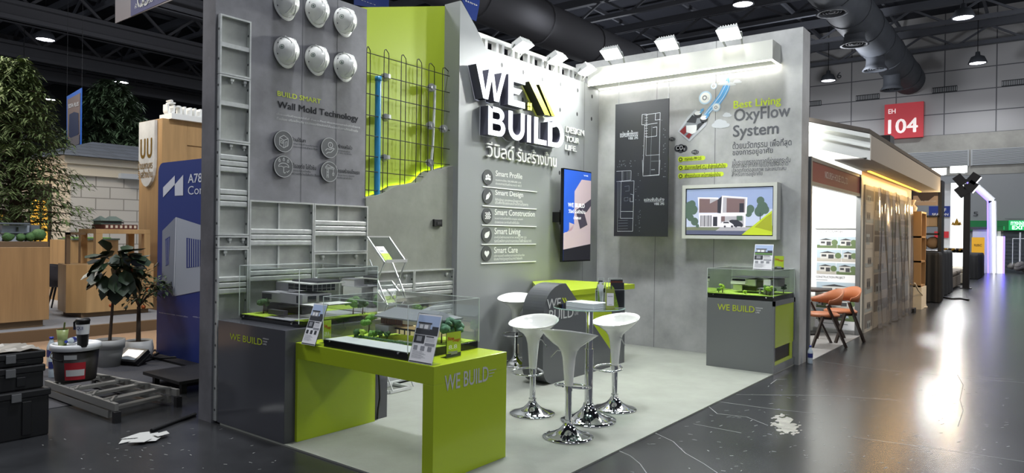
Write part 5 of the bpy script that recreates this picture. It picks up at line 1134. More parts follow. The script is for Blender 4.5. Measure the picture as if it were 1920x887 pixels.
xk = XR-.30; Q = Pl('x', xk)
mat('plan_black', '26282C', .35); mat('plan_line', 'DDE2E6', .6); mat('plan_dim', '8C9298', .6)
t = thing('plan_board', 'hanging black board with white floor plan drawings on the right wall', 'board', Q.P(1200, 444))
q = [Q.uv(*p) for p in ((1154.9, 196.3), (1254.9, 183.4), (1250.6, 444.8), (1149.8, 442))]
u0_, u1_ = (q[0][0]+q[3][0])/2, (q[1][0]+q[2][0])/2; v0_, v1_ = (q[2][1]+q[3][1])/2, (q[0][1]+q[1][1])/2
p, r_ = Q.w(u0_, v0_, 0), Q.w(u1_, v1_, -.02); g = G(); g.box(p, r_, 0, .002); g.obj('panel', 'plan_black', t)
for px in (1159.5, 1253):
    a = Q.uv(px, 190)[0]; g = G(); g.cyl(Q.w(a, v1_, -.01), Q.w(a, zb, -.01), .0025, n=6); g.cyl(Q.w(a, v1_, -.01), Q.w(a, v1_+.06, -.01), .008, n=8); g.cyl(Q.w(a, v1_+.16, -.01), Q.w(a, v1_+.2, -.01), .008, n=8); g.obj('hanging_wire', 'steel', t)
g = G()
def pb(x, y): return Q.uv(1100+x/2.86, 40+y/2.86)
def pc(x, y): return Q.uv(1040+x/4.225, 300+y/4.225)
def ql(pts, f_, w_=.005, mi=0, close=False):
    P_ = [f_(*p) for p in pts]
    for i in range(len(P_)-(0 if close else 1)): g.line(Q, P_[i], P_[(i+1) % len(P_)], w_, .003, mi)
ql([(322, 500), (395, 490), (388, 822), (302, 830), (312, 555), (296, 555), (298, 500), (322, 498)], pb, .0045); ql([(322, 500), (318, 720), (392, 715)], pb, .0035); ql([(370, 495), (368, 530), (396, 526)], pb); ql([(312, 556), (380, 545)], pb); ql([(355, 570), (377, 566), (376, 615), (318, 622)], pb); ql([(340, 830), (350, 560)], pb, .003, 1)
for i in range(9): ql([(312, 505+i*14), (328, 503+i*14)], pb, .003)
rn = random.Random(2)
for i in range(26): x, y = rn.choice((400, 410, 418, 300)), rn.uniform(500, 835); ql([(x, y), (x+6, y-1)], pb, .004, 1)
ql([(490, 90), (606, 85), (604, 160), (490, 172)], pc, .004); ql([(535, 88), (535, 170)], pc, .004); ql([(490, 172), (630, 165), (618, 565), (497, 565)], pc, .004); ql([(527, 172), (522, 462), (620, 462)], pc, .004); ql([(525, 408), (620, 408)], pc, .004); ql([(500, 180), (498, 562)], pc, .004, 1); ql([(512, 180), (510, 460)], pc, .003, 1); ql([(600, 270), (622, 275), (622, 330), (598, 330), (598, 300)], pc, .0035)
for x in (545, 575, 590): ql([(x, 92), (x, 160)], pc, .003, 1)
for i in range(4): ql([(505, 480+i*22), (580, 478+i*22)], pc, .003, 1)
ql([(552, 300), (582, 296), (582, 322), (552, 325)], pc, .003, 1, True); ql([(555, 210), (590, 205), (590, 245), (560, 248)], pc, .003, 1)
for i in range(24): x, y = rn.choice((660, 668, 675, 640)), rn.uniform(80, 565); ql([(x, y), (x+6, y)], pc, .005, 1)
for i in range(22): x, y = rn.uniform(490, 640), rn.uniform(5, 55); ql([(x, y), (x+7, y)], pc, .004, 1)
a, b = Q.uv(1163, 246), Q.uv(1196, 255); g.txt(Q, 'แปลนพื้นชั้นบน', a[0], b[1], b[0], a[1], .003, 0, 0); a, b = Q.uv(1178, 250.6), Q.uv(1196.5, 256.5); g.txt(Q, 'VIBE 295', a[0], b[1]-.03, b[0], a[1]-.05, .003, 0, 0)
ql([(180, 608), (276, 598)], pb, .003)
a, b = pc(710, 300), pc(868, 322); g.txt(Q, 'แปลนพื้นชั้นล่าง', a[0], b[1], b[0], a[1], .003, 0, 0); ql([(712, 332), (866, 328)], pc, .0035); a, b = pc(788, 338), pc(868, 356); g.txt(Q, 'VIBE 295', a[0], b[1], b[0], a[1], .003, 0, 0)
ql([(696, 0), (700, 128), (828, 120), (835, 0)], pc, .0035); ql([(765, 10), (832, 8)], pc, .004, 1); ql([(765, 78), (795, 76)], pc, .004)
g.obj('plan_drawing', ['plan_line', 'plan_dim'], t)
# ================================================================ LEFT SIDE OF THE HALL
mat('wood', '9C7A52', .5, noise=(1.2, .14, 4), stretch=(8, 8, .6)); mat('wood_light', 'B08C5E', .5, noise=(1.2, .12, 4), stretch=(8, 8, .6)); mat('wood_step', '6A543C', .6); mat('tan_carpet', '9A7C60', .95, noise=(60, .12)); mat('dark_carpet', '3A3A3E', .95, noise=(50, .2)); mat('stage_floor', '8C8D90', .6)
mat('cream_wall', 'C4BDAE', .7); brickmat('block_wall', 'BDBBB6', '85837E', .62, .27, .012, .5, .75, 'xz', .05)
brickmat('shingle', '3C424B', '262A30', .42, .16, .02, .5, .9, 'xz', .25); mat('marble', 'C9C9C6', .35, noise=(2, .18)); mat('gold', 'B58B36', .3, .8); mat('door_dark', '241E18', .5); mat('amber_glass', 'D9A63C', .4, emit=.75); mat('fabric_grey', '4A464A', .9); mat('banner_blue', '1E3278', .45); mat('banner_white', 'C9CEDA', .5)
g = G(); g.box((-8, 11.2, 0), (12, 26, .16)); g.obj('x', 'stage_floor') if False else tag(g.obj('stage', 'stage_floor'), 'raised grey exhibition stage behind the potted plants', 'stage')
g = G(); g.box((-8, 11.1, 0), (12, 11.198, .163)); tag(g.obj('stage_edge', 'wood_step'), 'long brown wooden edge of the raised stage', 'step')
g = G(); g.box((-8, 8.9, 0), (5.6, 11.098, .006)); tag(g.obj('tan_carpet', 'tan_carpet'), 'tan carpet strip in front of the raised stage', 'carpet')
g = G(); g.box((2.2, 6.9, 0), (6.5, 8.898, .005)); tag(g.obj('dark_carpet', 'dark_carpet'), 'dark grey carpet under the two plant pots', 'carpet')
ZS = .16
def sat(px, py): return at(px, py, 'z', ZS)
# wooden counter at the far left with a house model on top
p = sat(92, 612); zt_ = zat(95, 463, p); zt2_ = zat(95, 453, p)
t = thing('wooden_counter', 'tall wooden counter at the left edge carrying a pale house model', 'counter', (p.x-1.2, p.y+.6, ZS))
g = G(); g.box((p.x-2.6, p.y+.06, ZS), (p.x-.06, p.y+1.2, ZS+.1)); g.obj('plinth', 'wood_step', t)
g = G(); g.box((p.x-2.6, p.y, ZS+.1), (p.x, p.y+1.25, zt_), 0, .006); g.obj('body', 'wood', t)
g = G(); g.box((p.x-2.6, p.y+.02, zt_), (p.x-.01, p.y+1.23, zt2_), 0, .004); g.obj('top', 'wood_step', t)
YQ = Pl('y', p.y+.25)
t = thing('house_model', 'pale two storey house model on the far left wooden counter', 'architectural model', (p.x-.6, p.y+.5, zt2_))
mat('far_white', 'A9B0B8', .6); mat('far_grey', '5E656C', .6)
def fx(g, a, b, dpt, off=0): P0, P1 = YQ.uv(*a), YQ.uv(*b); g.box((P0[0], YQ.val-off, max(P1[1], zt2_)), (P1[0], YQ.val+dpt, P0[1]))
g = G(); fx(g, (0, 438), (62, 454), .5); fx(g, (6, 422), (60, 437), .45, -.05); g.obj('wall', 'far_white', t)
g = G(); fx(g, (-5, 417), (54, 421), .5, .05); fx(g, (0, 434.5), (60, 437.5), .55, .04); fx(g, (58, 422), (74, 447), .3); g.obj('roof_slab', 'far_grey', t)
g = G()
for x in (4, 38, 46, 64): fx(g, (x, 441), (x+3.5, 453), .01, .004)
fx(g, (32, 426), (35, 434), .01, -.045); g.obj('window', 'model_glass', t)
g = G(); rn = random.Random(3)
for x, r_ in ((10, .07), (33, .06), (52, .07), (68, .10)): q = YQ.uv(x, 449); g.blob((q[0], YQ.val-.12, zt2_+r_*.9), r_, 0, 2, .2, (1, 1, .9), rn)
g.obj('tree', 'leaf_dark', t)
# second counter with open wooden portal
p = sat(163, 596); yy = p.y; Y2 = Pl('y', yy)
def y2(px, py): return Y2.uv(px, py)
t = thing('wooden_counter', 'wooden reception counter with an open square portal behind the potted trees', 'counter', (p.x+.6, yy+.5, ZS))
a, b = y2(163, 497), y2(288, 497); zt_ = a[1]
g = G(); pts = [(a[0], yy), (b[0], yy), (b[0], yy+.9), (a[0]-.1, yy+.9), (a[0]-.22, yy+.22)]; n = 5
g.add([(x, y, ZS+.08) for x, y in pts]+[(x, y, zt_) for x, y in pts], [tuple(range(n))[::-1], tuple(range(n, 2*n))]+[(i, (i+1) % n, n+(i+1) % n, n+i) for i in range(n)]); g.obj('body', 'wood_light', t)
g = G(); g.box((a[0]-.05, yy+.07, ZS), (b[0]-.05, yy+.8, ZS+.08)); g.obj('plinth', 'wood_step', t)
ztop = y2(230, 430)[1]; x0 = y2(185, 430)[0]; x1 = y2(287, 430)[0]; zb_ = y2(230, 438.5)[1]
g = G(); g.box((x0, yy+.1, zb_), (x1, yy+.8, ztop), 0, .004); g.obj('portal_beam', 'wood_light', t)
for x in (x0, x1-.1):
    for y in (yy+.1, yy+.7): g = G(); g.box((x, y, zt_), (x+.1, y+.1, zb_)); g.obj('portal_post', 'wood_light', t)
xm = y2(148, 437)[0]; g = G(); g.box((xm, yy+.5, zt_-.02), (xm+.06, yy+.56, ztop-.06)); g.box((xm, yy+.5, ztop-.1), (x0, yy+.56, ztop-.06)); g.obj('side_frame', 'wood_step', t)
m0, m1, zq = y2(206, 428)[0], y2(268, 428)[0], y2(230, 421)[1]
t = thing('house_model', 'dark green gabled house model on a magazine covered base on the wooden portal', 'architectural model', ((m0+m1)/2, yy+.45, ztop), None)
mat('magazine', '5A2E26', .5); mat('model_green', '55645A', .6)
g = G(); g.box((m0, yy+.2, ztop), (m1, yy+.7, zq)); 
for i in range(7): g.box((m0+(m1-m0)*(i+.2)/7, yy+.196, ztop+.02), (m0+(m1-m0)*(i+.7)/7, yy+.2, zq-.015), 1)
g.obj('base_board', ['magazine', 'beige'], t)
h0_, h1_ = y2(204, 413)[0], y2(243, 413)[0]; zh, zr_ = y2(220, 414)[1], y2(220, 405)[1]
g = G(); g.box((h0_, yy+.3, zq), (h1_, yy+.6, zh)); 
for i in range(5): g.box((h0_+.04+i*(h1_-h0_)/5, yy+.296, zq+.02), (h0_+.1+i*(h1_-h0_)/5, yy+.3, zh-.02), 1)
g.obj('wall', ['model_green', 'model_dark'], t)
g = G()
for a_, b_ in ((h0_-.02, h0_+(h1_-h0_)*.38), (h0_+(h1_-h0_)*.38, h1_+.03)):
    g.add([(a_, yy+.26, zh), (a_, yy+.64, zh), (a_+.06, yy+.45, zr_), (b_, yy+.26, zh), (b_, yy+.64, zh), (b_-.06, yy+.45, zr_)], [(0, 3, 5, 2), (1, 2, 5, 4), (0, 2, 1), (3, 4, 5), (0, 1, 4, 3)])
g.obj('pitched_roof', 'model_green', t)
# counter further back
q = sat(125, 585); Y3 = Pl('y', 15.2); a, b = Y3.uv(123, 450), Y3.uv(222, 450)
t = thing('wooden_counter', 'low pale wooden counter with a glass top, farthest back before the block wall', 'counter', ((a[0]+b[0])/2, 15.6, ZS))
g = G(); g.box((a[0], 15.2, ZS), (b[0], 16.0, a[1])); g.obj('body', 'wood_light', t)
c, d = Y3.uv(134, 445), Y3.uv(223, 445); g = G(); g.box((c[0], 15.15, a[1]), (d[0], 15.9, c[1]-.02)); g.box((c[0]+.05, 15.2, c[1]-.02), (d[0]-.15, 15.8, c[1]), 1); g.obj('glass_top', ['model_green', 'leaf_mid'], t)
# upholstered chairs
def dinchair(px, py, rz, label, first=None):
    f_ = sat(px, py)
    if first: return dup(first, f_, rz, label)
    t = thing('tub_chair', label, 'chair', f_, 'grey upholstered tub chairs')
    g = G(); g.lathe([(.0, .40), (.2, .40), (.25, .43), (.255, .47), (.22, .5), (.0, .505)], f_, 24); g.obj('seat', 'fabric_grey', t)
    g = G(); n = 20; vs = []
    for i in range(n+1):
        a = -PI*.62+2*PI*.62*i/n; h_ = .36-.2*abs(math.cos(a*.5-PI/2))**2*(abs(a)/(PI*.62))**2
        for r, z in ((.255, .44), (.30, .44+h_), (.27, .44+h_), (.225, .44)): vs.append(f_+Vector((-math.cos(a)*r, math.sin(a)*r, z)))
    g.add(vs, [(i*4+k, (i+1)*4+k, (i+1)*4+(k+1) % 4, i*4+(k+1) % 4) for i in range(n) for k in range(4)]+[(0, 1, 2, 3), (n*4+3, n*4+2, n*4+1, n*4)], 0, True); g.obj('backrest', 'fabric_grey', t)
    for sx_ in (-1, 1):
        for sy_ in (-1, 1): g = G(); g.cyl(f_+Vector((sx_*.13, sy_*.13, .41)), f_+Vector((sx_*.21, sy_*.21, 0)), .02, .012, 10); g.obj('leg', 'black', t)
    return t
c0_ = dinchair(118, 579, 0, 'grey tub chair beside the right end of the tall wooden counter'); c0_.rotation_euler = (0, 0, -.5)
dinchair(146, 560, .9, 'grey tub chair half hidden behind the wooden counter with the portal', c0_)
# block built show house with hipped roof
hx, hy = 6.3, 17.6; HF = Pl('y', hy); HX = Pl('x', hx)
ze = zat(130, 303, (hx, hy)); 
t = thing('show_house', 'pale block built show house with a dark hipped roof at the left', 'house', (hx+3, hy+3, ZS))
g = G(); g.box((hx, hy, ZS), (hx+9, hy+7, ze)); g.obj('block_wall', 'block_wall', t)
g = G(); g.box((hx-.03, hy-.0, ZS), (hx-.001, hy+7, ze)); g.obj('front_wall', 'cream_wall', t)
g = G(); g.box((hx-.12, hy-.1, ze-.3), (hx+9, hy+7, ze-.05)); g.box((hx-.2, hy-.18, ze-.05), (hx+9, hy+7, ze+.12)); g.obj('cornice', 'cream_wall', t)
ap = at(203, 261, 'y', hy+2.2); zr_ = ap.z; e0 = (hx-.35, hy-.35); zE = ze+.12
g = G(); vs = [(e0[0], e0[1], zE), (hx+9.3, e0[1], zE), (hx+9.3, hy+8, zE), (e0[0], hy+8, zE), (ap.x, hy+3.2, zr_), (hx+9.3, hy+3.2, zr_)]
g.add(vs, [(0, 1, 5, 4), (2, 3, 4, 5), (3, 0, 4), (1, 2, 5), (3, 2, 1, 0)]); g.obj('hipped_roof', 'shingle', t)
def dx(px, py): q = HX.P(px, py); return q
a, b = dx(62, 348), dx(99, 445)
g = G(); g.box((hx-.1, b.y, ZS), (hx-.03, a.y, a.z)); o = g.obj('doorway', 'door_dark', t)
c = dx(68, 375); d = dx(82, 445); g = G(); g.box((hx-.12, d.y, ZS+.1), (hx-.1, c.y, c.z)); g.obj('lit_pane', 'amber_glass', o)
c = dx(89, 375); d = dx(98, 445); g = G(); g.box((hx-.12, d.y, ZS+.1), (hx-.1, c.y, c.z)); g.obj('lit_pane', 'amber_glass', o)
g = G(); 
for i in range(22): z = ZS+.2+i*.1; g.box((hx-.135, d.y, z), (hx-.12, c.y, z+.02))
g.obj('blind', 'door_dark', o)
c = dx(-6, 393); d = dx(15, 416); g = G(); g.box((hx-.1, d.y, d.z), (hx-.03, c.y+.6, c.z)); o = g.obj('window', 'door_dark', t)
g = G(); g.box((hx-.12, d.y+.08, d.z+.06), (hx-.1, (d.y+c.y)/2, c.z-.06)); g.box((hx-.12, (d.y+c.y)/2+.1, d.z+.06), (hx-.1, c.y+.5, c.z-.06)); g.obj('lit_pane', 'amber_glass', o)
cc = HF.uv(243, 332); g = G(); g.box((cc[0]-.3, hy-.25, cc[1]-.06), (cc[0]+.8, hy, cc[1]+.06)); g.obj('air_unit', 'far_white', t)
light('warm_glow', 'POINT', (hx-1.4, hy+1.6, 2.7), 45, .15, (1, .72, .42))
# wooden gateway with marble sign and white roof letters
gx_, gy_ = 5.85, 12.35; ztp = zat(295, 220.5, (gx_, gy_)); GX = Pl('x', gx_)
t = thing('wooden_gateway', 'wooden gateway booth with marble sign behind the blue banner', 'booth', (gx_+1, gy_+.4, ZS))
yl = GX.P(262, 230).y
g = G(); g.box((gx_, gy_, ZS), (gx_+.45, yl, ztp), 0, .004); g.obj('post', 'wood_light', t)
YG2 = Pl('y', gy_); zbm = YG2.uv(297, 266)[1]
g = G(); g.box((gx_+.45, gy_, zbm), (gx_+4, yl, ztp)); g.obj('beam', 'wood_light', t)
g = G(); g.box((gx_+.45, gy_+.5, ZS), (gx_+4, gy_+.62, zbm)); g.obj('marble_panel', 'marble', t)
xs_ = YG2.uv(342, 300)[0]; g = G(); g.box((xs_, gy_+.02, ZS), (gx_+4, gy_+.3, zbm)); g.obj('side_post', 'wood_light', t)
g = G()
for i in range(8): z = ZS+.3+i*.3; g.box((gx_+.5, gy_+.42, z), (gx_+.95, gy_+.5, z+.05))
g.obj('shelf', 'wood_step', t)
a, b = GX.uv(266, 226), GX.uv(294, 340); mid = (a[0]+b[0])/2; hw_ = (b[0]-a[0])/2; vt_ = ztp-.02; vb_ = b[1]+hw_*.3
pts = [(a[0], vt_), (b[0], vt_), (b[0], vb_+hw_)]+[(mid+hw_*math.cos(-k*PI/10), vb_+hw_+hw_*1.6*math.sin(-k*PI/10)) for k in range(1, 10)]+[(a[0], vb_+hw_)]
g = G(); g.prism(GX, pts, .001, .05); o = g.obj('marble_sign', 'marble', t)
OF = GX
g = G()
for s, tl, br in (('บบ', (269, 262), (290.5, 296)), ('บ้านมหานคร', (264.5, 303), (291.5, 316)), ('รับสร้างบ้าน', (264.5, 319.5), (291.5, 333))): u = (GX.uv(*tl), GX.uv(*br)); g.txt(GX, s, u[0][0], u[1][1], u[1][0], u[0][1], .054, 0, .02)
g.obj('lettering', 'gold', o)
YL_ = Pl('y', gy_+.1); t = thing('roof_lettering', 'big white Thai letters standing on the wooden gateway', 'lettering', YL_.w(YL_.uv(345, 222)[0], ztp))
a, b = YL_.uv(312, 186), YL_.uv(400, 218)
g = G(); g.box((a[0], gy_-.1, ztp), (b[0], gy_+.35, ztp+.1)); g.obj('base', 'white', t)
g = G(); g.txt(YL_, 'บ้านมหานคร', a[0], ztp+.1, b[0]+.6, a[1], .04, 0, .012, .16); g.obj('letters', 'white', t)
# blue roll up banner partly behind the booth wall
xb2 = 4.16; BX = Pl('x', xb2); t = thing('blue_banner', 'tall dark blue banner with white logo and container cabin beside the booth wall', 'banner', (xb2, 8.2, .005))
a = BX.uv(293, 668); c = BX.uv(306, 306); u0_ = a[0]; u1_ = u0_+1.75; vt_ = BX.uv(330, 302.5)[1]
r_ = .12; pts = [(u0_, .03), (u1_, .03), (u1_, vt_), (u0_+r_, vt_)]+[(u0_+r_-r_*math.sin(k*PI/12), vt_-r_+r_*math.cos(k*PI/12)) for k in range(1, 7)]
g = G(); g.prism(BX, pts, -.03, 0); g.obj('fabric', 'banner_blue', t)
g = G(); p_, q_ = BX.w(u0_+.05, 0.005, .15), BX.w(u1_, .03, -.2); g.box(p_, q_); g.obj('foot', 'black', t)
def lp(x, y): return (250+x/3.55, 170+y/3.55)
g = G(); g.pp(BX, [lp(200, 710), lp(200, 645), lp(278, 565), lp(278, 625)], .004); g.pp(BX, [lp(278, 700), lp(278, 625), lp(334, 560), lp(333, 697)], .004); g.obj('logo', 'banner_white', t)
g = G(); g.ptxt(BX, 'A78', lp(366, 556), lp(460, 610), .004, 0, .02); g.ptxt(BX, 'Container', lp(366, 640), lp(640, 640), .004, 0, 0) if False else g.ptxt(BX, 'Con', lp(366, 636), lp(468, 688), .004); g.ptxt(BX, 'สาขากรุงเทพ-นครปฐม', (298.5, 587), (352.5, 593), .004, 0, .01); g.ptxt(BX, '@a', (362, 592.5), (377, 597), .004); g.obj('lettering', 'banner_white', t)
def kp(x, y): return (90+x/3.41, 380+y/3.41)
g = G(); g.pp(BX, [kp(733, 180), kp(820, 92), kp(828, 585), kp(800, 600), kp(730, 520)], .004, 0); g.pp(BX, [kp(820, 92), kp(1000, 150), kp(1000, 560), kp(812, 598)], .0045, 1); g.pp(BX, [kp(752, 235), kp(782, 215), kp(775, 395), kp(755, 405)], .006, 2); g.pp(BX, [kp(888, 225), kp(1000, 242), kp(1000, 405), kp(888, 418)], .006, 2)
for i in range(6): g.pp(BX, [kp(898+i*14, 230), kp(903+i*14, 231), kp(903+i*14, 412), kp(898+i*14, 412)], .007, 1)
for i in range(3): g.pp(BX, [kp(757+i*9, 240-i*7), kp(759+i*9, 239-i*7), kp(759+i*9, 400), kp(757+i*9, 400)], .007, 1)
g.line(BX, BX.uv(*kp(822, 95)), BX.uv(*kp(808, 590)), .02, .0065, 3); g.obj('cabin_print', [mat('cabin_side', '7D8492', .5), mat('cabin_front', 'A3AAB6', .5), 'banner_blue', 'banner_white'], t)
# ---- trees
mat('needle', '5A6A3C', .85, noise=(20, .4)); mat('needle_far', '4A6042', .85, noise=(20, .3))
def conifer(px, base, ztopx, label, R, droop, n, m, seed, lowpx=None, z_low=1.6, leafL=.32):
    rn = random.Random(seed); t = thing('conifer_tree', label, 'tree', base); zt_ = ztopx; H_ = zt_-base[2]
    g = G(); g.tube([Vector(base), Vector(base)+Vector((.05, 0, H_*.5)), Vector(base)+Vector((0, .03, H_*.98))], [.13, .08, .015], 10); 
    fol = G()
    for i in range(n):
        k = i/n; z = base[2]+z_low+(H_-z_low-.1)*k**.9; a = i*2.4; L_ = R*(1-k)**.75*rn.uniform(.6, 1.1)+.12
        d_ = Vector((math.cos(a), math.sin(a), 0)); P0 = Vector((base[0], base[1], z)); pts = [P0+d_*L_*s+Vector((0, 0, L_*(.25*s-droop*s*s))) for s in (0, .35, .7, 1)]
        g.tube(pts, [.022, .014, .008, .003], 5)
        for s in [j/14 for j in range(2, 15)]:
            q = P0+d_*L_*s+Vector((0, 0, L_*(.25*s-droop*s*s)))
            for sd in (-1, 1):
                for e in range(3):
                    dd = (d_*.6+Vector((-d_.y, d_.x, 0))*sd*rn.uniform(.4, 1)+Vector((0, 0, rn.uniform(-.5, .35)))); fol.leaf(q+Vector((rn.uniform(-.05, .05), rn.uniform(-.05, .05), rn.uniform(-.06, .06))), dd, leafL*rn.uniform(.5, 1.1), leafL*.16, 0, .2)
    g.obj('trunk', 'bark', t); fol.obj('foliage', m, t)
tb = at(21, 590, 'z', ZS); conifer(21, (tb.x, tb.y, ZS), zat(25, 103, tb), 'large feathery conifer tree at the left edge before the show house', 1.12, .3, 150, 'needle', 11, z_low=1.35, leafL=.2)
tb2 = at(207, 420, 'y', 27); conifer(207, (tb2.x, 27, 0), at(207, 150, 'y', 27).z, 'narrow conifer tree rising behind the dark hipped roof', 1.5, .25, 90, 'needle_far', 12, z_low=4.5, leafL=.5)
# ---- hanging banners
mat('photo_brown', '8A7468', .5); mat('photo_navy', '2E3550', .5); mat('bright_blue', '2F6FD0', .5); mat('photo_grey', '6F6868', .5); mat('purple_cloth', '2B2956', .6); mat('royal_blue', '24408E', .5)
def hang(pl, pts, label, draw, mats, rope=True):
    uv = [pl.uv(*p) for p in pts]; c = pl.w(sum(u for u, v in uv)/len(uv), min(v for u, v in uv)); t = thing('hanging_banner', label, 'banner', c)
    g = G(); g.prism(pl, uv, -.02, 0); g.obj('cloth', mats[0], t)
    g = G(); draw(g); g.obj('print', list(mats), t)
    top_ = sorted(uv, key=lambda q: -q[1])[:2]
    for u, v in top_: g = G(); g.cyl(pl.w(u, v, -.01), pl.w(u, 14.3, -.01), .006, n=6); g.obj('rope', 'dark_rubber', t)
A_ = Pl('x', 9.5)
def d_sofa(g):
    g.pp(A_, [(127, 187), (151, 174), (150, 270), (127, 279)], .01, 1); g.pp(A_, [(130, 240), (131, 215), (140, 210), (148, 212), (149, 250), (138, 262), (130, 256)], .02, 2); g.pp(A_, [(127, 262), (150, 252), (150, 270), (127, 279)], .025, 3)
    g.ptxt(A_, 'SOFA PLUS', (130, 196), (149, 198.5), .03, 4, .01)
hang(A_, [(125, 181), (153, 164.5), (152, 271), (125, 282)], 'tall hanging banner with blue edge and dark armchairs above the show house', d_sofa, ['bright_blue', 'photo_brown', 'photo_navy', 'photo_grey', 'white_ink'])
A2 = Pl('x', 6.5)
def d_top(g):
    g.pp(A2, [(246, 0), (318, -30), (318, -1), (246, 31)], .01, 1); g.ring(A2, A2.uv(266, -1), .12, .16, .02, 2); g.ring(A2, A2.uv(275, -4), .12, .16, .02, 2); g.ptxt(A2, 'ห้างหุ้นส่วน', (255, 8), (288, 6), .02, 2)
hang(A2, [(216, -60), (327, -60), (323, 0), (216, 43.5)], 'hanging banner of grey photo and purple cloth at the top left', d_top, ['photo_grey', 'purple_cloth', 'soft_ink'])
A3 = Pl('y', 16)
def d_b1(g): g.ptxt(A3, 'หนา', (677, 0), (703, 10), .02, 1, .02)
hang(A3, [(664, -40), (730, -40), (729, 19), (664, 9)], 'royal blue hanging banner above the helmet wall', d_b1, ['royal_blue', 'white_ink'])
A4 = Pl('y', 14)
def d_b2(g): g.ptxt(A4, 'แรง', (872, 0), (894, 12), .02, 1, .02)
hang(A4, [(846, -40), (902, -40), (899, 8), (893, 40), (884, 36)], 'royal blue hanging banner above the slanted slate wall', d_b2, ['royal_blue', 'white_ink'])
# ---- potted plants
mat('pot_grey', 'A5A5A3', .6); mat('pot_white', 'C4C4C2', .5); mat('soil', '2A221C', .95); mat('fiddle', '23351F', .45); mat('citrus', '2F4324', .6); mat('orange', 'C8642A', .5); mat('bark_grey', '54463A', .9)
f_ = fl(205, 687); k = 22*.0074
t = thing('potted_plant', 'potted tree with big dark leaves on a bare stem in a rimmed grey pot', 'plant', f_); wpx = math.hypot(f_.x, f_.y)*.98/F
R_ = 22.5*wpx; HH = zat(205, 636, f_)
g = G(); g.lathe([(0, 0), (R_*.72, 0), (R_*.9, HH*.66), (R_*.9, HH*.68), (R_*1.0, HH*.68), (R_*1.03, HH), (R_*.93, HH), (R_*.9, HH*.9), (0, HH*.9)], f_, 32); g.obj('pot', 'pot_grey', t)
g = G(); g.lathe([(0, HH*.91), (R_*.9, HH*.905)], f_, 24); g.obj('soil', 'soil', t)
z1 = zat(212, 545, f_); g = G(); tp = f_+RT*.04; tp.z = z1; g.tube([f_+Vector((0, 0, HH*.9)), (f_+tp)/2+Vector((.0, 0, HH*.4)), tp, tp+Vector((.03, 0, .35))], [.02, .017, .014, .008], 8); g.obj('trunk', 'bark_grey', t)
g = G(); rn = random.Random(4)
cz = zat(222, 500, f_)
cc_ = Vector((f_.x, f_.y, cz))+RT*.075
for i in range(64):
    z_ = 1-2*(i+.5)/64; a = i*2.4; q_ = math.sqrt(1-z_*z_); d_ = Vector((math.cos(a)*q_, math.sin(a)*q_, z_)); tdir = (d_*.45+Vector((-d_.y, d_.x, 0))*rn.uniform(-.5, .5)+Vector((0, 0, rn.uniform(-.9, .1))))
    g.leaf(cc_+Vector((d_.x*.19, d_.y*.19, d_.z*.2)), tdir, rn.uniform(.17, .25), rn.uniform(.13, .18), 0, .12)
for i in range(4): g.leaf(cc_+Vector((0, 0, .14))+RT*(.02+.06*i), RT*.8+Vector((0, 0, .35-.25*i))-_f*.3, .26, .19, 0, .12)
g.obj('foliage', 'fiddle', t)
f_ = fl(259, 674); t = thing('potted_plant', 'citrus tree with small orange fruit in a smooth white pot', 'plant', f_); wpx = math.hypot(f_.x, f_.y)*.98/F; R_ = 24*wpx; HH = zat(259, 638, f_)
g = G(); g.lathe([(0, 0), (R_*.75, 0), (R_*.92, HH*.25), (R_*.98, HH*.55), (R_*.9, HH), (R_*.83, HH), (R_*.84, HH*.9), (0, HH*.9)], f_, 32); g.obj('pot', 'pot_white', t)
g = G(); g.lathe([(0, HH*.92), (R_*.85, HH*.91)], f_, 24); g.obj('soil', 'soil', t)
zf = zat(258, 575, f_); g = G(); base = f_+Vector((0, 0, HH*.85)); fork = Vector((f_.x, f_.y, zf)); g.tube([base, fork], [.03, .022], 8); rn = random.Random(9); tips = []
cz = zat(268, 535, f_); Rc = 48*wpx
for i in range(9):
    a = i*.7; e = fork+RT*(math.cos(a)*Rc*.6+.06)+_f*math.sin(a)*Rc*.5+Vector((0, 0, (cz-zf)*rn.uniform(.4, 1.6))); g.tube([fork, (fork+e)/2+Vector((0, 0, .05)), e], [.012, .008, .004], 5); tips.append(e)
g.obj('trunk', 'bark_grey', t)
g = G()
for i in range(420):
    e = rn.choice(tips); a = rn.uniform(0, 2*PI); d_ = Vector((math.cos(a), math.sin(a), rn.uniform(-.6, .9))); g.leaf(e+d_*rn.uniform(0, .16), d_, rn.uniform(.06, .11), .04, 0, .2)
g.obj('foliage', 'citrus', t)
for px, py in ((268, 527), (227, 571), (280, 572), (288, 541), (262, 505)):
    q = Vector((f_.x, f_.y, zat(px, py, f_)))+RT*((px-259)*wpx)-_f*.18; g = G(); g.lathe([(.001, -.026), (.02, -.018), (.027, 0), (.02, .018), (.001, .025)], q, 14); g.obj('fruit', 'orange', t)
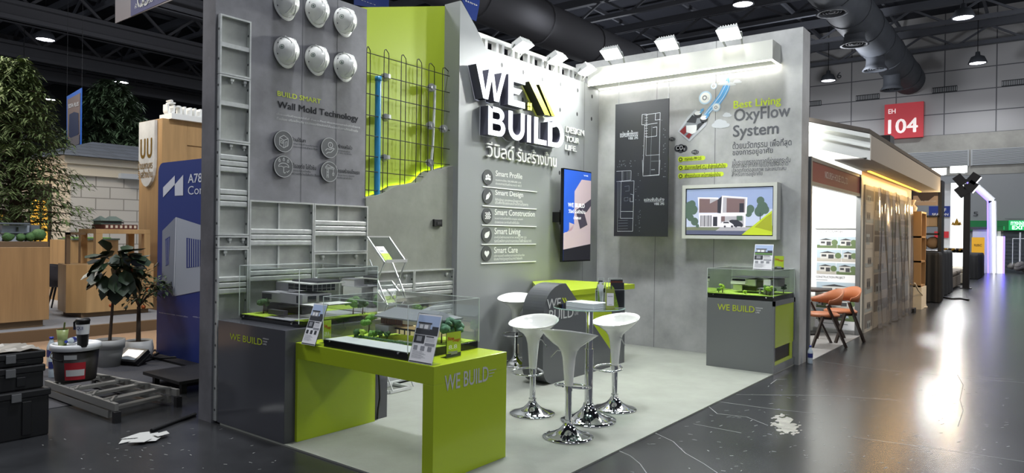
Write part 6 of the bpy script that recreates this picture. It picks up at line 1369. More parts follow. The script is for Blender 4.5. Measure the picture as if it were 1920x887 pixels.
# ---- floodlight on the floor, cables
f_ = fl(238, 686); t = thing('flood_light', 'black floodlight lying on the carpet by the white plant pot', 'floodlight', f_); s_ = .15
rr = (RT*1.0); rr.z = 0; rr.normalize(); bb = Vector((_f.x, _f.y, 0)).normalized()
rr2 = (rr*.94-bb*.34).normalized(); bb2 = Vector((-rr2.y, rr2.x, 0)); nn = (-bb2*.55+Vector((0, 0, .83))).normalized(); uu = nn.cross(rr2).normalized(); uu = uu if uu.z > 0 else -uu
o_ = f_+Vector((0, 0, .01)); fr = Fr(o_-rr2*.16, rr2, uu); fr.n = nn
g = G(); g.prism(fr, [(0, 0), (.32, 0), (.32, .22), (0, .22)], -.05+.06, .06); g.obj('housing', 'black', t)
g = G(); g.flat(fr, [(.04, .03), (.28, .03), (.28, .19), (.04, .19)], .0615); g.obj('lens', mat('lens_grey', '8E9498', .2), t)
g = G(); g.bar(o_-rr2*.17, o_-rr2*.17+uu*.2, .02); g.bar(o_+rr2*.17, o_+rr2*.17+uu*.2, .02); g.obj('bracket', 'black', t)
g = G(); pts = [fl(*p)+Vector((0, 0, .02)) for p in ((252, 686), (268, 682), (282, 677), (296, 674), (315, 672), (340, 668))]; g.tube(pts, .014, 6); pts = [fl(*p)+Vector((0, 0, .04)) for p in ((262, 680), (276, 670), (291, 662), (296, 668), (284, 676), (300, 678), (330, 676))]; g.tube(pts, .014, 6); tag(g.obj('cable_coil', 'black'), 'tangled black cable on the dark carpet by the blue banner', 'cable')
g = G(); pts = [fl(*p)+Vector((0, 0, .015)) for p in ((284, 811), (305, 803), (330, 793), (350, 786), (366, 780))]; g.tube(pts, .016, 6); tag(g.obj('floor_cable', 'black'), 'thick black cable running out from under the booth wall', 'cable')
mat('tape', 'B9BAB6', .5)
g = G()
for q4_ in (((222, 834), (230, 824), (296, 812), (300, 816)), ((226, 826), (262, 814), (280, 812), (284, 822)), ((250, 834), (262, 822), (312, 817), (292, 831)), ((240, 836), (256, 828), (285, 828), (270, 835)), ((286, 822), (312, 815), (318, 820), (296, 826))):
    k_ = len(g.v); g.poly([fl(*p)+Vector((0, 0, .006+.003*(k_/4))) for p in q4_]); g.poly([fl(*p)+Vector((0, 0, .005+.003*(k_/4))) for p in q4_][::-1])
tag(g.obj('tape_strips', 'tape'), 'crumpled pale tape strips fixing the cable to the floor', 'tape')
a, b = fl(330, 738), fl(368, 742); g = G(); g.box((a.x-.02, a.y-.1, .10), (a.x+.9, a.y+.65, .13)); g.box((a.x+.03, a.y-.05, 0), (a.x+.08, a.y, .1)); g.box((a.x+.03, a.y+.5, 0), (a.x+.08, a.y+.55, .1)); g.box((a.x+.8, a.y, 0), (a.x+.85, a.y+.5, .1)); tag(g.obj('low_platform', 'black'), 'low black platform board just left of the booth wall', 'platform')
# ---- ladder lying flat
mat('ladder_alu', '9A9994', .4, .5)
zl_ = .16; c4 = [at(*p, 'z', zl_) for p in ((86.7, 712), (219, 756), (334, 729), (180, 699))]
t = thing('folding_ladder', 'folded aluminium ladder lying on the dark floor under the paint bucket', 'ladder', (sum(c.x for c in c4)/4, sum(c.y for c in c4)/4, 0))
for dz_, sh in ((0, 0), (-.075, .06)):
    for p, q in ((c4[0], c4[1]), (c4[3], c4[2])):
        v = (q-p).normalized()*sh; g = G(); g.bar(p+Vector((0, 0, dz_-.035))-v, q+Vector((0, 0, dz_-.035))-v*2, .03, .06); g.obj('rail', 'ladder_alu', t)
    for k in (.12, .36, .6, .84):
        p, q = c4[0]+(c4[1]-c4[0])*k, c4[3]+(c4[2]-c4[3])*k; g = G(); g.bar(p+Vector((0, 0, dz_-.02)), q+Vector((0, 0, dz_-.02)), .07, .025)
        o = g.obj('rung', 'ladder_alu', t)
        if dz_ == 0:
            w_ = (c4[1]-c4[0])*.09; g = G(); g.bar(p+Vector((0, 0, -.01)), p+(q-p)*.2+w_*0+Vector((0, 0, 0)), .02); g.bar(p+w_+Vector((0, 0, 0)), p+(q-p)*.16, .016); g.bar(q+w_, q+(p-q)*.16, .016); g.obj('brace', 'ladder_alu', t)
for c in (c4[1], c4[2], c4[0], c4[3]):
    g = G(); g.box((c.x-.025, c.y-.025, 0), (c.x+.025, c.y+.025, .09)); g.obj('rubber_foot', 'dark_rubber', t)
# ---- paint bucket and what stands on it
zb_ = zl_+.008; bp = at(142, 711, 'z', zb_); wpx = (bp-CAM).dot(_f)/F
t = thing('paint_bucket', 'white lidded paint bucket with dark and red label on the ladder', 'bucket', bp); Rb = 38*wpx; Hb = zat(142, 652, bp)-zb_
mat('bucket_white', 'D3D5D6', .35); mat('label_black', '1C1714', .5); mat('label_red', 'A8202C', .5)
g = G(); g.lathe([(0, 0), (Rb*.86, 0), (Rb*.88, Hb*.05), (Rb, Hb), (0, Hb)], bp, 40); g.obj('body', 'label_black', t)
g = G(); g.lathe([(Rb*1.02, Hb*.96), (Rb*1.1, Hb*.97), (Rb*1.1, Hb*1.13), (Rb*1.05, Hb*1.16), (Rb*.98, Hb*1.16), (Rb*.95, Hb*1.10), (0, Hb*1.1)], bp, 40); g.obj('lid', 'bucket_white', t); Zlid = zb_+Hb*1.10
fa = math.atan2(-_f.y, -_f.x)
def wrap(g, a0, a1, z0, z1, grow, mi=0, n=10):
    vs = []
    for z in (z0, z1):
        r = Rb*(.88+.12*z/Hb)+grow
        vs += [bp+Vector((math.cos(a0+(a1-a0)*i/n)*r, math.sin(a0+(a1-a0)*i/n)*r, z)) for i in range(n+1)]
    g.add(vs, [(i, i+1, n+2+i, n+1+i) for i in range(n)], mi, True)
g = G(); wrap(g, fa+.05, fa+1.0, Hb*.08, Hb*.62, .002, 0); wrap(g, fa+.12, fa+.95, Hb*.2, Hb*.4, .004, 1); wrap(g, fa-1.1, fa-.75, Hb*.55, Hb*.78, .004, 1); wrap(g, fa+.05, fa+.6, Hb*.72, Hb*.86, .004, 1); g.obj('label', ['label_red', 'soft_ink'], t)
g = G(); g.tube([bp+Vector((math.cos(fa-PI/2+PI*k/12)*Rb*1.05, math.sin(fa-PI/2+PI*k/12)*Rb*1.05, Hb*(.92-.22*math.sin(PI*k/12)))) for k in range(7)], .006, 6); g.obj('handle', 'black', t)
def onlid(px, py): p = at(px, py, 'z', Zlid); return p
mat('cup_green', '8E9A62', .3); mat('straw', '5A6430', .5); mat('pet', 'B8C4CC', .15); mat('cap_blue', '2A3FA8', .4); mat('label_navy', '27306E', .4)
p = onlid(117, 648); r_ = 9*wpx; h_ = zat(117, 618, p)-Zlid
t = thing('drink_cup', 'clear cup of green tea with a straw on the bucket lid', 'cup', p); g = G(); g.lathe([(0, 0), (r_*.75, 0), (r_*1.1, h_), (r_*1.02, h_)], p, 24); g.obj('cup', 'cup_green', t); g = G(); g.cyl(p+Vector((0, 0, h_*.3)), p+RT*.02+Vector((0, 0, h_*1.45)), .008, n=8); g.obj('straw', 'straw', t)
p = onlid(155, 650); r_ = 10*wpx; h_ = zat(155, 597, p)-Zlid; t = thing('tumbler', 'black tumbler with white lettered band on the bucket lid', 'tumbler', p)
g = G(); g.lathe([(0, 0), (r_*.85, 0), (r_*1.15, h_*.9), (r_*1.2, h_*.9), (r_*1.2, h_*.95), (r_*1.0, h_), (0, h_)], p, 28); g.obj('body', 'black', t)
g = G(); g.lathe([(r_*1.03, h_*.45), (r_*1.14, h_*.8)], p+Vector((0, 0, 0)), 28); o = g.obj('band', 'bucket_white', t)
fr = Fr(p-bb*r_*1.2+Vector((0, 0, h_*.60)), rr, (0, 0, 1)); g = G(); g.txt(fr, 'LIQUI', -r_*.85, .0, r_*.85, h_*.14, .006, 0, .015); g.obj('lettering', 'label_navy', o)
g = G(); g.tube([p-rr*r_*1.0+Vector((0, 0, h_*.95)), p-rr*r_*1.6+Vector((0, 0, h_*.85)), p-rr*r_*1.55+Vector((0, 0, h_*.6))], .01, 8); g.obj('handle', 'black', t)
def bottle(base, h_, axis, label, first=None):
    t = thing('water_bottle', label, 'bottle', base, 'plastic water bottles'); ax = Vector(axis).normalized(); a_ = ax.orthogonal().normalized(); b_ = ax.cross(a_)
    def L_(prof, n=20):
        g = G(); vs = []
        for r, z in prof: vs += [base+ax*z*h_+(a_*math.cos(2*PI*i/n)+b_*math.sin(2*PI*i/n))*r*h_ for i in range(n)]
        g.add(vs, [(j*n+i, j*n+(i+1) % n, (j+1)*n+(i+1) % n, (j+1)*n+i) for j in range(len(prof)-1) for i in range(n)], 0, True); return g
    L_([(0, 0), (.13, 0), (.14, .04), (.132, .2), (.14, .25), (.132, .3), (.14, .6), (.13, .7), (.06, .88), (.055, .9), (.055, .93)]).obj('body', 'pet', t)
    L_([(.142, .34), (.142, .58)]).obj('label', 'label_navy', t); L_([(0, .93), (.065, .93), (.065, 1), (0, 1)]).obj('cap', 'cap_blue', t)
p = fl(99, 708); bottle(p, .30, (0, 0, 1), 'plastic water bottle in front of the taller one, left of the paint bucket')
p = fl(96, 687); bottle(p, .34, (0, 0, 1), 'taller water bottle with blue cap, left of the paint bucket')
p = onlid(134, 646)+Vector((0, 0, .04)); bottle(p+bb*.1, .2, -bb+rr*.05, 'water bottle lying on the bucket lid with its blue cap towards the camera')
f_ = at(1503, 684, 'z', 0); bottle(Vector((9.22, 2.33, 0)), zat(1503, 647, (9.22, 2.33)), (0, 0, 1), 'water bottle standing on the floor at the end of the right wall')
# ---- stacked tool cases
mat('case_black', '141416', .45); mat('case_grey', '5E5F60', .5)
yC_ = 6.05; TC = Pl('y', yC_); zz = [0.0, TC.uv(88, 727)[1], TC.uv(84, 683)[1], TC.uv(84, 657)[1]]
xr0 = TC.uv(92, 800)[0]; xr1 = TC.uv(85, 700)[0]
for i, (lb, xr_) in enumerate((('large bottom case of the black tool case stack', xr0), ('middle case of the black tool case stack', xr1), ('shallow top case of the black tool case stack', xr1))):
    z0, z1 = zz[i]+(.002 if i else 0), zz[i+1]
    t = thing('tool_case', lb, 'tool case', (xr_-.5, yC_+.25, z0), 'stacked black tool cases')
    off = 0 if i == 0 else .03
    g = G(); g.box((xr_-1.0, yC_+off, z0), (xr_, yC_+.5, z1-.05), 0, .012); 
    for k in range(4): g.box((xr_-.9+k*.24, yC_+off-.012, z0+.03), (xr_-.84+k*.24, yC_+off, z1-.08), 0, .004)
    g.obj('body', 'case_black', t)
    g = G(); g.box((xr_-1.01, yC_+off-.012, z1-.055), (xr_+.01, yC_+.51, z1), 0, .01); g.obj('lid', 'case_black', t)
    for k in (.22, .8): g = G(); g.box((xr_-k-.032, yC_+off-.022, z1-.075), (xr_-k+.032, yC_+off-.012, z1-.012), 0, .004); g.obj('latch', 'case_grey', t)
    g = G(); g.tube([(xr_-.6, yC_+off-.012, z1-.10), (xr_-.6, yC_+off-.04, z1-.10), (xr_-.42, yC_+off-.04, z1-.10), (xr_-.42, yC_+off-.012, z1-.10)], .008, 6); g.obj('handle', 'case_black', t)
    if i < 2: g = G(); g.box((xr_-.72, yC_+off-.016, z1-.115), (xr_-.62, yC_+off-.012, z1-.095)); g.obj('label_strip', 'beige', t)
g = G(); rn = random.Random(8); nx_, ny_ = 14, 8; xs0 = xr1-.98
vs = [(xs0+.96*i/nx_, yC_+.03+.45*j/ny_, zz[3]+.004+rn.uniform(0, .022)) for j in range(ny_+1) for i in range(nx_+1)]
g.add(vs, [(j*(nx_+1)+i, j*(nx_+1)+i+1, (j+1)*(nx_+1)+i+1, (j+1)*(nx_+1)+i) for j in range(ny_) for i in range(nx_)]); tag(g.obj('plastic_sheet', mat('film', '8C8880', .35)), 'crumpled dusty plastic sheet on top of the tool case stack', 'sheet')
# unseen area lights added as fill for this side of the hall
light('bay_or_fill_light', 'AREA', (2.5, 14.5, 6.0), 260, 1.2, (1, .9, .76), (4.5, 14.5, 0)); light('bay_or_fill_light', 'AREA', (0.5, 8.5, 7.0), 150, 1.2, (.95, .96, 1), (2.6, 7.8, 0))
# ================================================================ RIGHT SIDE, ALONG THE AISLE
mat('alu_post', '7D7F80', .4, .6); mat('booth_white', 'E4E6E1', .6); mat('sign_red', '7E1623', .5); mat('vinyl_floor', '9E9C9A', .5, noise=(2, .12)); mat('house_white', 'D6D7CE', .6); mat('roof_dark', '4A443E', .8); mat('soffit', '98928A', .6); mat('warm_led', 'FFA42E', emit=5); mat('wood_warm', '9A7850', .5); mat('tan_leather', 'A8623A', .5); mat('walnut', '2E2019', .45)
mat('poster_a', '8F9696', .5); mat('poster_b', '6E6A66', .5); mat('poster_c', 'A9A49A', .5); mat('print_sky', 'A5B4BE', .5); mat('print_green', '5A6B46', .5); mat('print_house', 'B9B8B4', .5); mat('print_dk', '3A3B3E', .5)
YA = 2.40
g = G(); g.box((9.345, YA-.03, 0), (12.6, 6.5, .006)); tag(g.obj('vinyl_floor', 'vinyl_floor'), 'pale vinyl floor of the white booth with the orange chairs', 'floor covering')
xe_ = 12.62; AY = Pl('y', YA)
t = thing('shell_booth', 'white shell booth with a red name fascia next to the right wall', 'booth', (11, 4.2, 0))
zf1 = AY.uv(1521, 302)[1]; zf0 = AY.uv(1521, 343)[1]; xq = AY.uv(1613, 332)[0]
zfa = (AY.uv(1521, 302)[1]+AY.uv(1611, 332)[1])/2; zfb = (AY.uv(1521, 341)[1]+AY.uv(1611, 362)[1])/2
g = G(); g.box((9.4, YA, zfb), (xq, YA+.04, zfa)); o = g.obj('fascia', 'sign_red', t)
g = G(); u0 = AY.uv(1546.5, 322)[0]; u1 = AY.uv(1589, 340)[0]; zm = (zfa+zfb)/2; g.txt(AY, 'NOURISH HOUSE CO.,LTD', u0, zm-.055, u1, zm+.055, .004); g.obj('lettering', mat('fascia_ink', 'E6D6D2', .6), o)
for z in (zfa, zfb-.05): g = G(); g.box((9.36, YA-.01, z), (xq+.03, YA+.05, z+.05)); g.obj('rail', 'alu_post', t)
for x in (9.38, xq): g = G(); g.box((x-.03, YA-.02, 0), (x+.03, YA+.05, zfa+.05)); g.obj('post', 'alu_post', t)
g = G(); g.box((xe_-.03, YA+.05, 0), (xe_, 6.5, zfa)); g.obj('side_wall', 'booth_white', t)
g = G(); g.box((9.4, 6.4, 0), (xe_, 6.45, zfa)); g.obj('back_wall', 'booth_white', t)
light('spot_glow', 'AREA', (11.2, 3.6, 2.75), 70, .8, (1, 1, .97), (12.2, 3.4, 1.2)); light('spot_glow', 'AREA', (10.6, 3.2, 3.0), 60, .5, (1, 1, .93), (12.6, 3.4, 3.7))
for x_, w__ in ((12.8, 18), (15.5, 60), (19, 55)): light('spot_glow', 'AREA', (x_, -2.4, 2.7), w__, .35, (1, .74, .42), (x_+1, 2.4, 1.6))
# roll up project banner
RX = Pl('x', xe_-.12); a, b = RX.uv(1530, 430), RX.uv(1608, 430); vb_ = .08; u0, u1 = a[0], b[0]; v1 = a[1]
t = thing('rollup_banner', 'white roll up banner with renovation and construction project photos', 'banner', RX.w((u0+u1)/2, .006))
g = G(); g.prism(RX, [(u0, vb_), (u1, vb_), (u1, v1), (u0, v1)], -.008, 0); g.obj('sheet', 'paper', t)
g = G(); p, q = RX.w(u0-.02, .006, .06), RX.w(u1+.02, vb_, -.06); g.box(p, q, 0, .01); g.obj('base', 'steel', t)
g = G(); p, q = RX.w(u0-.01, v1, .012), RX.w(u1+.01, v1+.02, -.02); g.box(p, q); g.obj('top_rail', 'steel', t)
w_, h_ = u1-u0, v1-vb_
def rr_(g, x0, y0, x1, y1, d, mi): g.rect(RX, u0+x0*w_, v1-y1*h_, u0+x1*w_, v1-y0*h_, d, mi)
g = G()
rows_ = [(.075, .19, .52), (.205, .325, .62), (.34, .455, .5), (.535, .68, 1.0), (.69, .80, .3), (.81, .92, 1.0)]
rn = random.Random(6)
for ya, yb2, sp_ in rows_:
    for x0, x1 in ((.03, sp_), (sp_+.01, .97)):
        if x1-x0 < .05: continue
        rr_(g, x0, ya, x1, yb2, .002, 1); rr_(g, x0, ya+(yb2-ya)*.72, x1, yb2, .003, 4 if rn.random() < .6 else 2)
        k = (x1-x0); rr_(g, x0+k*.15, ya+(yb2-ya)*.3, x0+k*.75, ya+(yb2-ya)*.78, .0035, 3); rr_(g, x0+k*.2, ya+(yb2-ya)*.42, x0+k*.4, ya+(yb2-ya)*.6, .004, 5); rr_(g, x0+k*.48, ya+(yb2-ya)*.42, x0+k*.7, ya+(yb2-ya)*.76, .004, 5)
        g.flat(RX, [(u0+(x0+k*.1)*w_, v1-(ya+(yb2-ya)*.3)*h_), (u0+(x0+k*.8)*w_, v1-(ya+(yb2-ya)*.3)*h_), (u0+(x0+k*.45)*w_, v1-(ya+(yb2-ya)*.14)*h_)], .004, 5); g.disc(RX, (u0+(x0+k*.88)*w_, v1-(ya+(yb2-ya)*.5)*h_), .05, .0042, 2, 12)
for s, y0, y1 in (('RENOVATION PROJECT', .012, .04), ('CONSTRUCTION PROJECT', .475, .503)): g.txt(RX, s, u0+.02*w_, v1-y1*h_, u0+.72*w_, v1-y0*h_, .002, 5, .006)
rr_(g, .02, .05, .42, .056, .002, 6); rr_(g, .02, .513, .3, .519, .002, 6); rr_(g, .2, .95, .8, .957, .002, 6); g.obj('printed_photos', ['paper', 'print_sky', 'print_green', 'print_house', 'poster_c', 'print_dk', 'poster_a'], t)
# orange chairs
def ochair(px, py, rz, label, first=None):
    f_ = fl(px, py)
    f_.z = .006
    if first: return dup(first, f_, rz, label)
    t = thing('dining_chair', label, 'chair', (0, 0, 0), 'tan leather chairs with dark legs')
    g = G(); g.lathe([(0, .43), (.2, .43), (.235, .445), (.235, .465), (.2, .485), (0, .49)], (0, 0, 0), 28, 0, 1.0, 1.05); g.obj('seat', 'tan_leather', t)
    g = G(); n = 22; vs = []
    for i in range(n+1):
        a = -PI*.55+PI*1.1*i/n; k = math.cos(a*.82); z0 = .60+.03*(1-k); z1 = .68+.16*max(0, k)**2
        for r, z in ((.25, z0), (.285, z1), (.262, z1), (.228, z0)): vs.append(Vector((-math.cos(a)*r, math.sin(a)*r*1.06, z)))
    g.add(vs, [(i*4+k, (i+1)*4+k, (i+1)*4+(k+1) % 4, i*4+(k+1) % 4) for i in range(n) for k in range(4)]+[(0, 1, 2, 3), (n*4+3, n*4+2, n*4+1, n*4)], 0, True); g.obj('backrest', 'tan_leather', t)
    for sx_, sy_ in ((-1, -1), (-1, 1), (1, -1), (1, 1)):
        g = G(); top_ = .62 if sx_ < 0 else .45
        tp_ = (sx_*.10, sy_*.235, top_) if sx_ > 0 else (.06, sy_*.26, .62)
        g.bar(tp_, (sx_*.25, sy_*.22, 0), .028, .045, 0, (0, 1, 0)); g.obj('leg', 'walnut', t)
    g = G(); g.bar((-.12, -.2, .425), (.12, -.2, .425), .03, .04); g.bar((-.12, .2, .425), (.12, .2, .425), .03, .04); g.bar((-.12, -.2, .42), (-.12, .2, .42), .03); g.obj('seat_frame', 'walnut', t)
    return t
oc = ochair(0, 0, 0, 'tan leather chair nearer the aisle in the white booth'); f_ = fl(1541, 648); oc.location = (f_.x, f_.y, .006); oc.rotation_euler = (0, 0, PI*.72)
ochair(1575, 639, PI*.78, 'tan leather chair farther into the white booth by the roll up banner', oc)
tp = at(1508, 573, 'y', 3.15); t = thing('round_table', 'dark round table edge beside the tan chairs', 'table', (tp.x, 3.15, .006)); g = G(); g.lathe([(0, .72), (.4, .72), (.42, .73), (.42, .75), (0, .75)], (tp.x, 3.15, .006), 36); g.obj('tabletop', 'walnut', t); g = G(); g.cyl((tp.x, 3.15, .03), (tp.x, 3.15, .72), .04, n=14); g.cyl((tp.x, 3.15, .006), (tp.x, 3.15, .03), .24, n=24); g.obj('base', 'black', t)
# ---- gabled show house beyond the shell booth
xh = 12.66; YH = 2.42; HY = Pl('y', YH); xend = HY.uv(1702, 590)[0]+.3
t = thing('show_house', 'cream gabled show house with glowing eaves along the aisle', 'house', (15, 5, 0))
zev = at(1632, 303, 'y', 1.95).z; xrk = at(1632, 303, 'y', 1.95).x
g = G(); g.box((xh, YH, 0), (xend, 7.5, zev+.1)); g.obj('wall', 'house_white', t)
GXp = Pl('x', xh-.02); GP = Pl('x', xrk)
# gable end: rake boards facing the booth
e1 = GP.uv(1632, 252); e0_ = GP.uv(1515, 229); sl = (e0_[1]-e1[1])/(e0_[0]-e1[0]); 
def rk(u): return e1[1]+sl*(u-e1[0])
uL = -6.2; dr = e1[1]-GP.uv(1632, 300)[1]
g = G(); g.prism(GP, [(e1[0], rk(e1[0])-dr), (e1[0], rk(e1[0])), (uL, rk(uL)), (uL, rk(uL)-dr)], -.05, 0); g.prism(GP, [(e1[0], rk(e1[0])-.06), (e1[0], rk(e1[0])), (uL, rk(uL)), (uL, rk(uL)-.06)], 0, .05); g.prism(GP, [(e1[0], rk(e1[0])-dr*.55), (e1[0], rk(e1[0])-dr*.5), (uL, rk(uL)-dr*.5), (uL, rk(uL)-dr*.55)], 0, .03); g.obj('rake_board', 'booth_white', t)
g = G(); g.prism(GXp, [(-YH, 0), (-YH, zev+.1), (-YH-.02, rk(-YH)-dr*.3), (uL, rk(uL)-dr*.3), (uL, 0)], -.02, 0); g.obj('gable_wall', 'booth_white', t)
yE = -e1[0]; zE = e1[1]
g = G(); vs = [(xrk-.05, yE, zE+.01), (xend+1.0, yE, zE+.01), (xend+1.0, 6.2, rk(uL)+.01), (xrk-.05, 6.2, rk(uL)+.01)]; vs += [(x, y, z+.06) for x, y, z in vs]
g.add(vs, [(3, 2, 1, 0), (4, 5, 6, 7), (0, 1, 5, 4), (1, 2, 6, 5), (2, 3, 7, 6), (3, 0, 4, 7)]); g.obj('roof', 'roof_dark', t)
p0 = at(1650, 254, 'y', yE+.9); g = G(); g.box((p0.x, yE+.7, p0.z-.35), (p0.x+.5, yE+1.2, p0.z)); g.obj('roof_unit', 'black', t)
g = G(); g.box((xrk+.052, yE, zE-dr*.95), (xend+.95, yE+.04, zE-.002)); g.obj('eave_fascia', 'soffit', t)
g = G(); g.box((xrk, yE+.04, zE-dr*.95), (xend+.95, YH, zE-dr*.9)); g.obj('eave_soffit', 'soffit', t)
g = G(); g.box((xh, YH-.12, zE-dr*.98), (xend+.6, YH-.08, zE-dr*.95)); g.obj('led_strip', 'warm_led', t)
for i in range(3): light('led_glow', 'AREA', (xh+.8+i*1.6, YH-.12, zE-dr-.03), 6, 1.5, (1, .66, .25), (xh+.8+i*1.6, YH-.1, 0), None, .06)
# lettered board and posters on the long wall
mat('board_beige', 'B0A084', .5)
def board(px0, py0, px1, py1, label, name='poster', cols=None, letters=None, d=.03):
    a, b = HY.uv(px0, py0), HY.uv(px1, py1); c = HY.w((a[0]+b[0])/2, b[1])
    t = thing(name, label, name.replace('_', ' '), c); g = G(); g.prism(HY, [(a[0], b[1]), (b[0], b[1]), (b[0], a[1]), (a[0], a[1])], .001, d); g.obj('board', 'board_beige' if letters else 'poster_c', t)
    g = G(); w_, h_ = b[0]-a[0], a[1]-b[1]
    if letters: g.txt(HY, letters, a[0]+w_*.06, b[1]+h_*.25, a[0]+w_*.94, b[1]+h_*.7, d+.003, 0, .01); g.obj('lettering', 'soffit', t)
    else:
        rn = random.Random(int(px0)); y = .03
        while y < .93:
            k = rn.uniform(.1, .2); m = rn.randrange(3)
            g.rect(HY, a[0]+w_*.05, a[1]-(y+k*.9)*h_, a[0]+w_*.95, a[1]-y*h_, d+.002, m)
            g.rect(HY, a[0]+w_*.05, a[1]-(y+k*.9)*h_, a[0]+w_*.95, a[1]-(y+k*.66)*h_, d+.003, (m+1) % 3); x = rn.uniform(.12, .4); g.rect(HY, a[0]+w_*x, a[1]-(y+k*.74)*h_, a[0]+w_*(x+.4), a[1]-(y+k*.35)*h_, d+.004, (m+2) % 3)
            for j in range(2): g.rect(HY, a[0]+w_*(x+.05+j*.2), a[1]-(y+k*.66)*h_, a[0]+w_*(x+.15+j*.2), a[1]-(y+k*.46)*h_, d+.005, 3)
            y += k
        g.obj('print', ['poster_a', 'poster_b', 'poster_c', 'print_dk'], t)
board(1640, 306, 1687, 347, 'beige board with raised Thai letters under the glowing eave', 'sign_board', letters='รับสร้างบ้าน ครบวงจร')
board(1619.5, 346, 1632, 626, 'narrow wood toned poster panel beside the aluminium post', 'poster')
board(1636, 350, 1660, 618, 'tall photo poster behind the plastic curtain, nearest the booth', 'poster'); board(1662, 364, 1681, 606, 'tall photo poster behind the plastic curtain, the middle one', 'poster'); board(1683, 374, 1700, 592, 'tall photo poster behind the plastic curtain, farthest along the aisle', 'poster')
cm = bpy.data.materials.new('curtain_film'); cm.use_nodes = True; nt = cm.node_tree
for n_ in list(nt.nodes): nt.nodes.remove(n_)
o_ = nt.nodes.new('ShaderNodeOutputMaterial'); mx = nt.nodes.new('ShaderNodeMixShader'); tr = nt.nodes.new('ShaderNodeBsdfTransparent'); gl = nt.nodes.new('ShaderNodeBsdfGlossy'); gl.inputs['Roughness'].default_value = .12; gl.inputs[0].default_value = (.9, .82, .72, 1); tr.inputs[0].default_value = (.86, .83, .80, 1); mx.inputs[0].default_value = .45
nt.links.new(tr.outputs[0], mx.inputs[1]); nt.links.new(gl.outputs[0], mx.inputs[2]); nt.links.new(mx.outputs[0], o_.inputs[0]); MATS['curtain_film'] = cm
a, b = HY.uv(1634, 380), HY.uv(1702, 380); zc_ = HY.uv(1634, 352)[1]
g = G(); nx_, nz_ = 90, 14; rn = random.Random(3); vs = []
for j in range(nz_+1):
    for i in range(nx_+1):
        x = a[0]+(b[0]-a[0])*i/nx_; k = 1-j/nz_; z = .02+(zc_-.02)*k
        vs.append((x, YH-.10-.03*math.sin(i*.55)*(1.2-k*.6)-.02*math.sin(i*.21+j*.4)-.05*(1-k), z+.01*math.sin(i*.9)))
g.add(vs, [(j*(nx_+1)+i, j*(nx_+1)+i+1, (j+1)*(nx_+1)+i+1, (j+1)*(nx_+1)+i) for j in range(nz_) for i in range(nx_)], 0, True); tag(g.obj('plastic_curtain', cm), 'wavy clear plastic curtain hanging over the posters on the aisle', 'curtain')
# ---- warm shelf with lamps and goods
p = fl(1705, 592); q = fl(1722, 584); xs0, xs1, ysf = xend+.05, xend+.85, 2.2; SYp = Pl('y', ysf)
t = thing('display_shelf', 'warm lit wooden display shelf after the plastic curtain', 'shelf', ((xs0+xs1)/2, ysf+.3, 0))
ztp_ = SYp.uv(1710, 395)[1]; zbs = SYp.uv(1712, 545)[1]
g = G(); g.box((xs0, ysf, 0), (xs1, ysf+.6, zbs)); g.obj('base_cabinet', 'beige', t)
for k in range(4): z = zbs+(ztp_-zbs)*k/3; g = G(); g.box((xs0, ysf+.02, z), (xs1, ysf+.55, z+.04)); g.obj('shelf_board', 'wood_warm', t)
for x in (xs0, xs1-.05): g = G(); g.box((x, ysf+.02, zbs), (x+.05, ysf+.55, ztp_)); g.obj('upright', 'wood_warm', t)
g = G(); g.box((xs0, ysf+.55, zbs), (xs1, ysf+.58, ztp_+.1)); g.obj('back_panel', 'wood_warm', t)
rn = random.Random(5)
for k in range(4):
    z = zbs+(ztp_-zbs)*k/3+.042
    for i in range(1):
        x = xs0+.4
        if k % 2 == 0: g = G(); g.box((x-.16, ysf+.12, z), (x+.16, ysf+.45, z+.36)); g.box((x-.13, ysf+.115, z+.03), (x+.13, ysf+.12, z+.33), 1); tag(g.obj('framed_sample', ['wood_light', 'marble']), 'framed material sample on the warm lit display shelf', 'frame', 'framed samples on the warm shelf')
        else: g = G(); g.lathe([(0, 0), (.1, 0), (.13, .1), (.06, .18), (.1, .28), (0, .28)], (x, ysf+.28, z), 14); tag(g.obj('ceramic_lamp', 'beige'), 'cream turned lamp on the warm lit display shelf', 'lamp', 'cream lamps on the warm shelf')
light('spot_glow', 'POINT', (xs0+.8, ysf-.5, ztp_+.15), 45, .08, (1, .72, .38))
g = G(); pts = [SYp.P(1715, 531), SYp.P(1722, 545), SYp.P(1729, 553)]; pts += [fl(1730, 566)+Vector((0, 0, .02)), fl(1736, 574)+Vector((0, 0, .02)), fl(1722, 578)+Vector((0, 0, .02)), fl(1738, 577)+Vector((0, 0, .02))]; g.tube(pts, .018, 6); tag(g.obj('extension_cord', 'beige'), 'cream extension cord falling from the warm shelf to the floor', 'cord')
p = fl(1710, 585); g = G(); g.box((p.x-.15, p.y-.06, 0), (p.x+.15, p.y+.06, .09), 0, .01); tag(g.obj('power_adapter', 'black'), 'small black adapter lying on the aisle floor by the shelf', 'adapter')
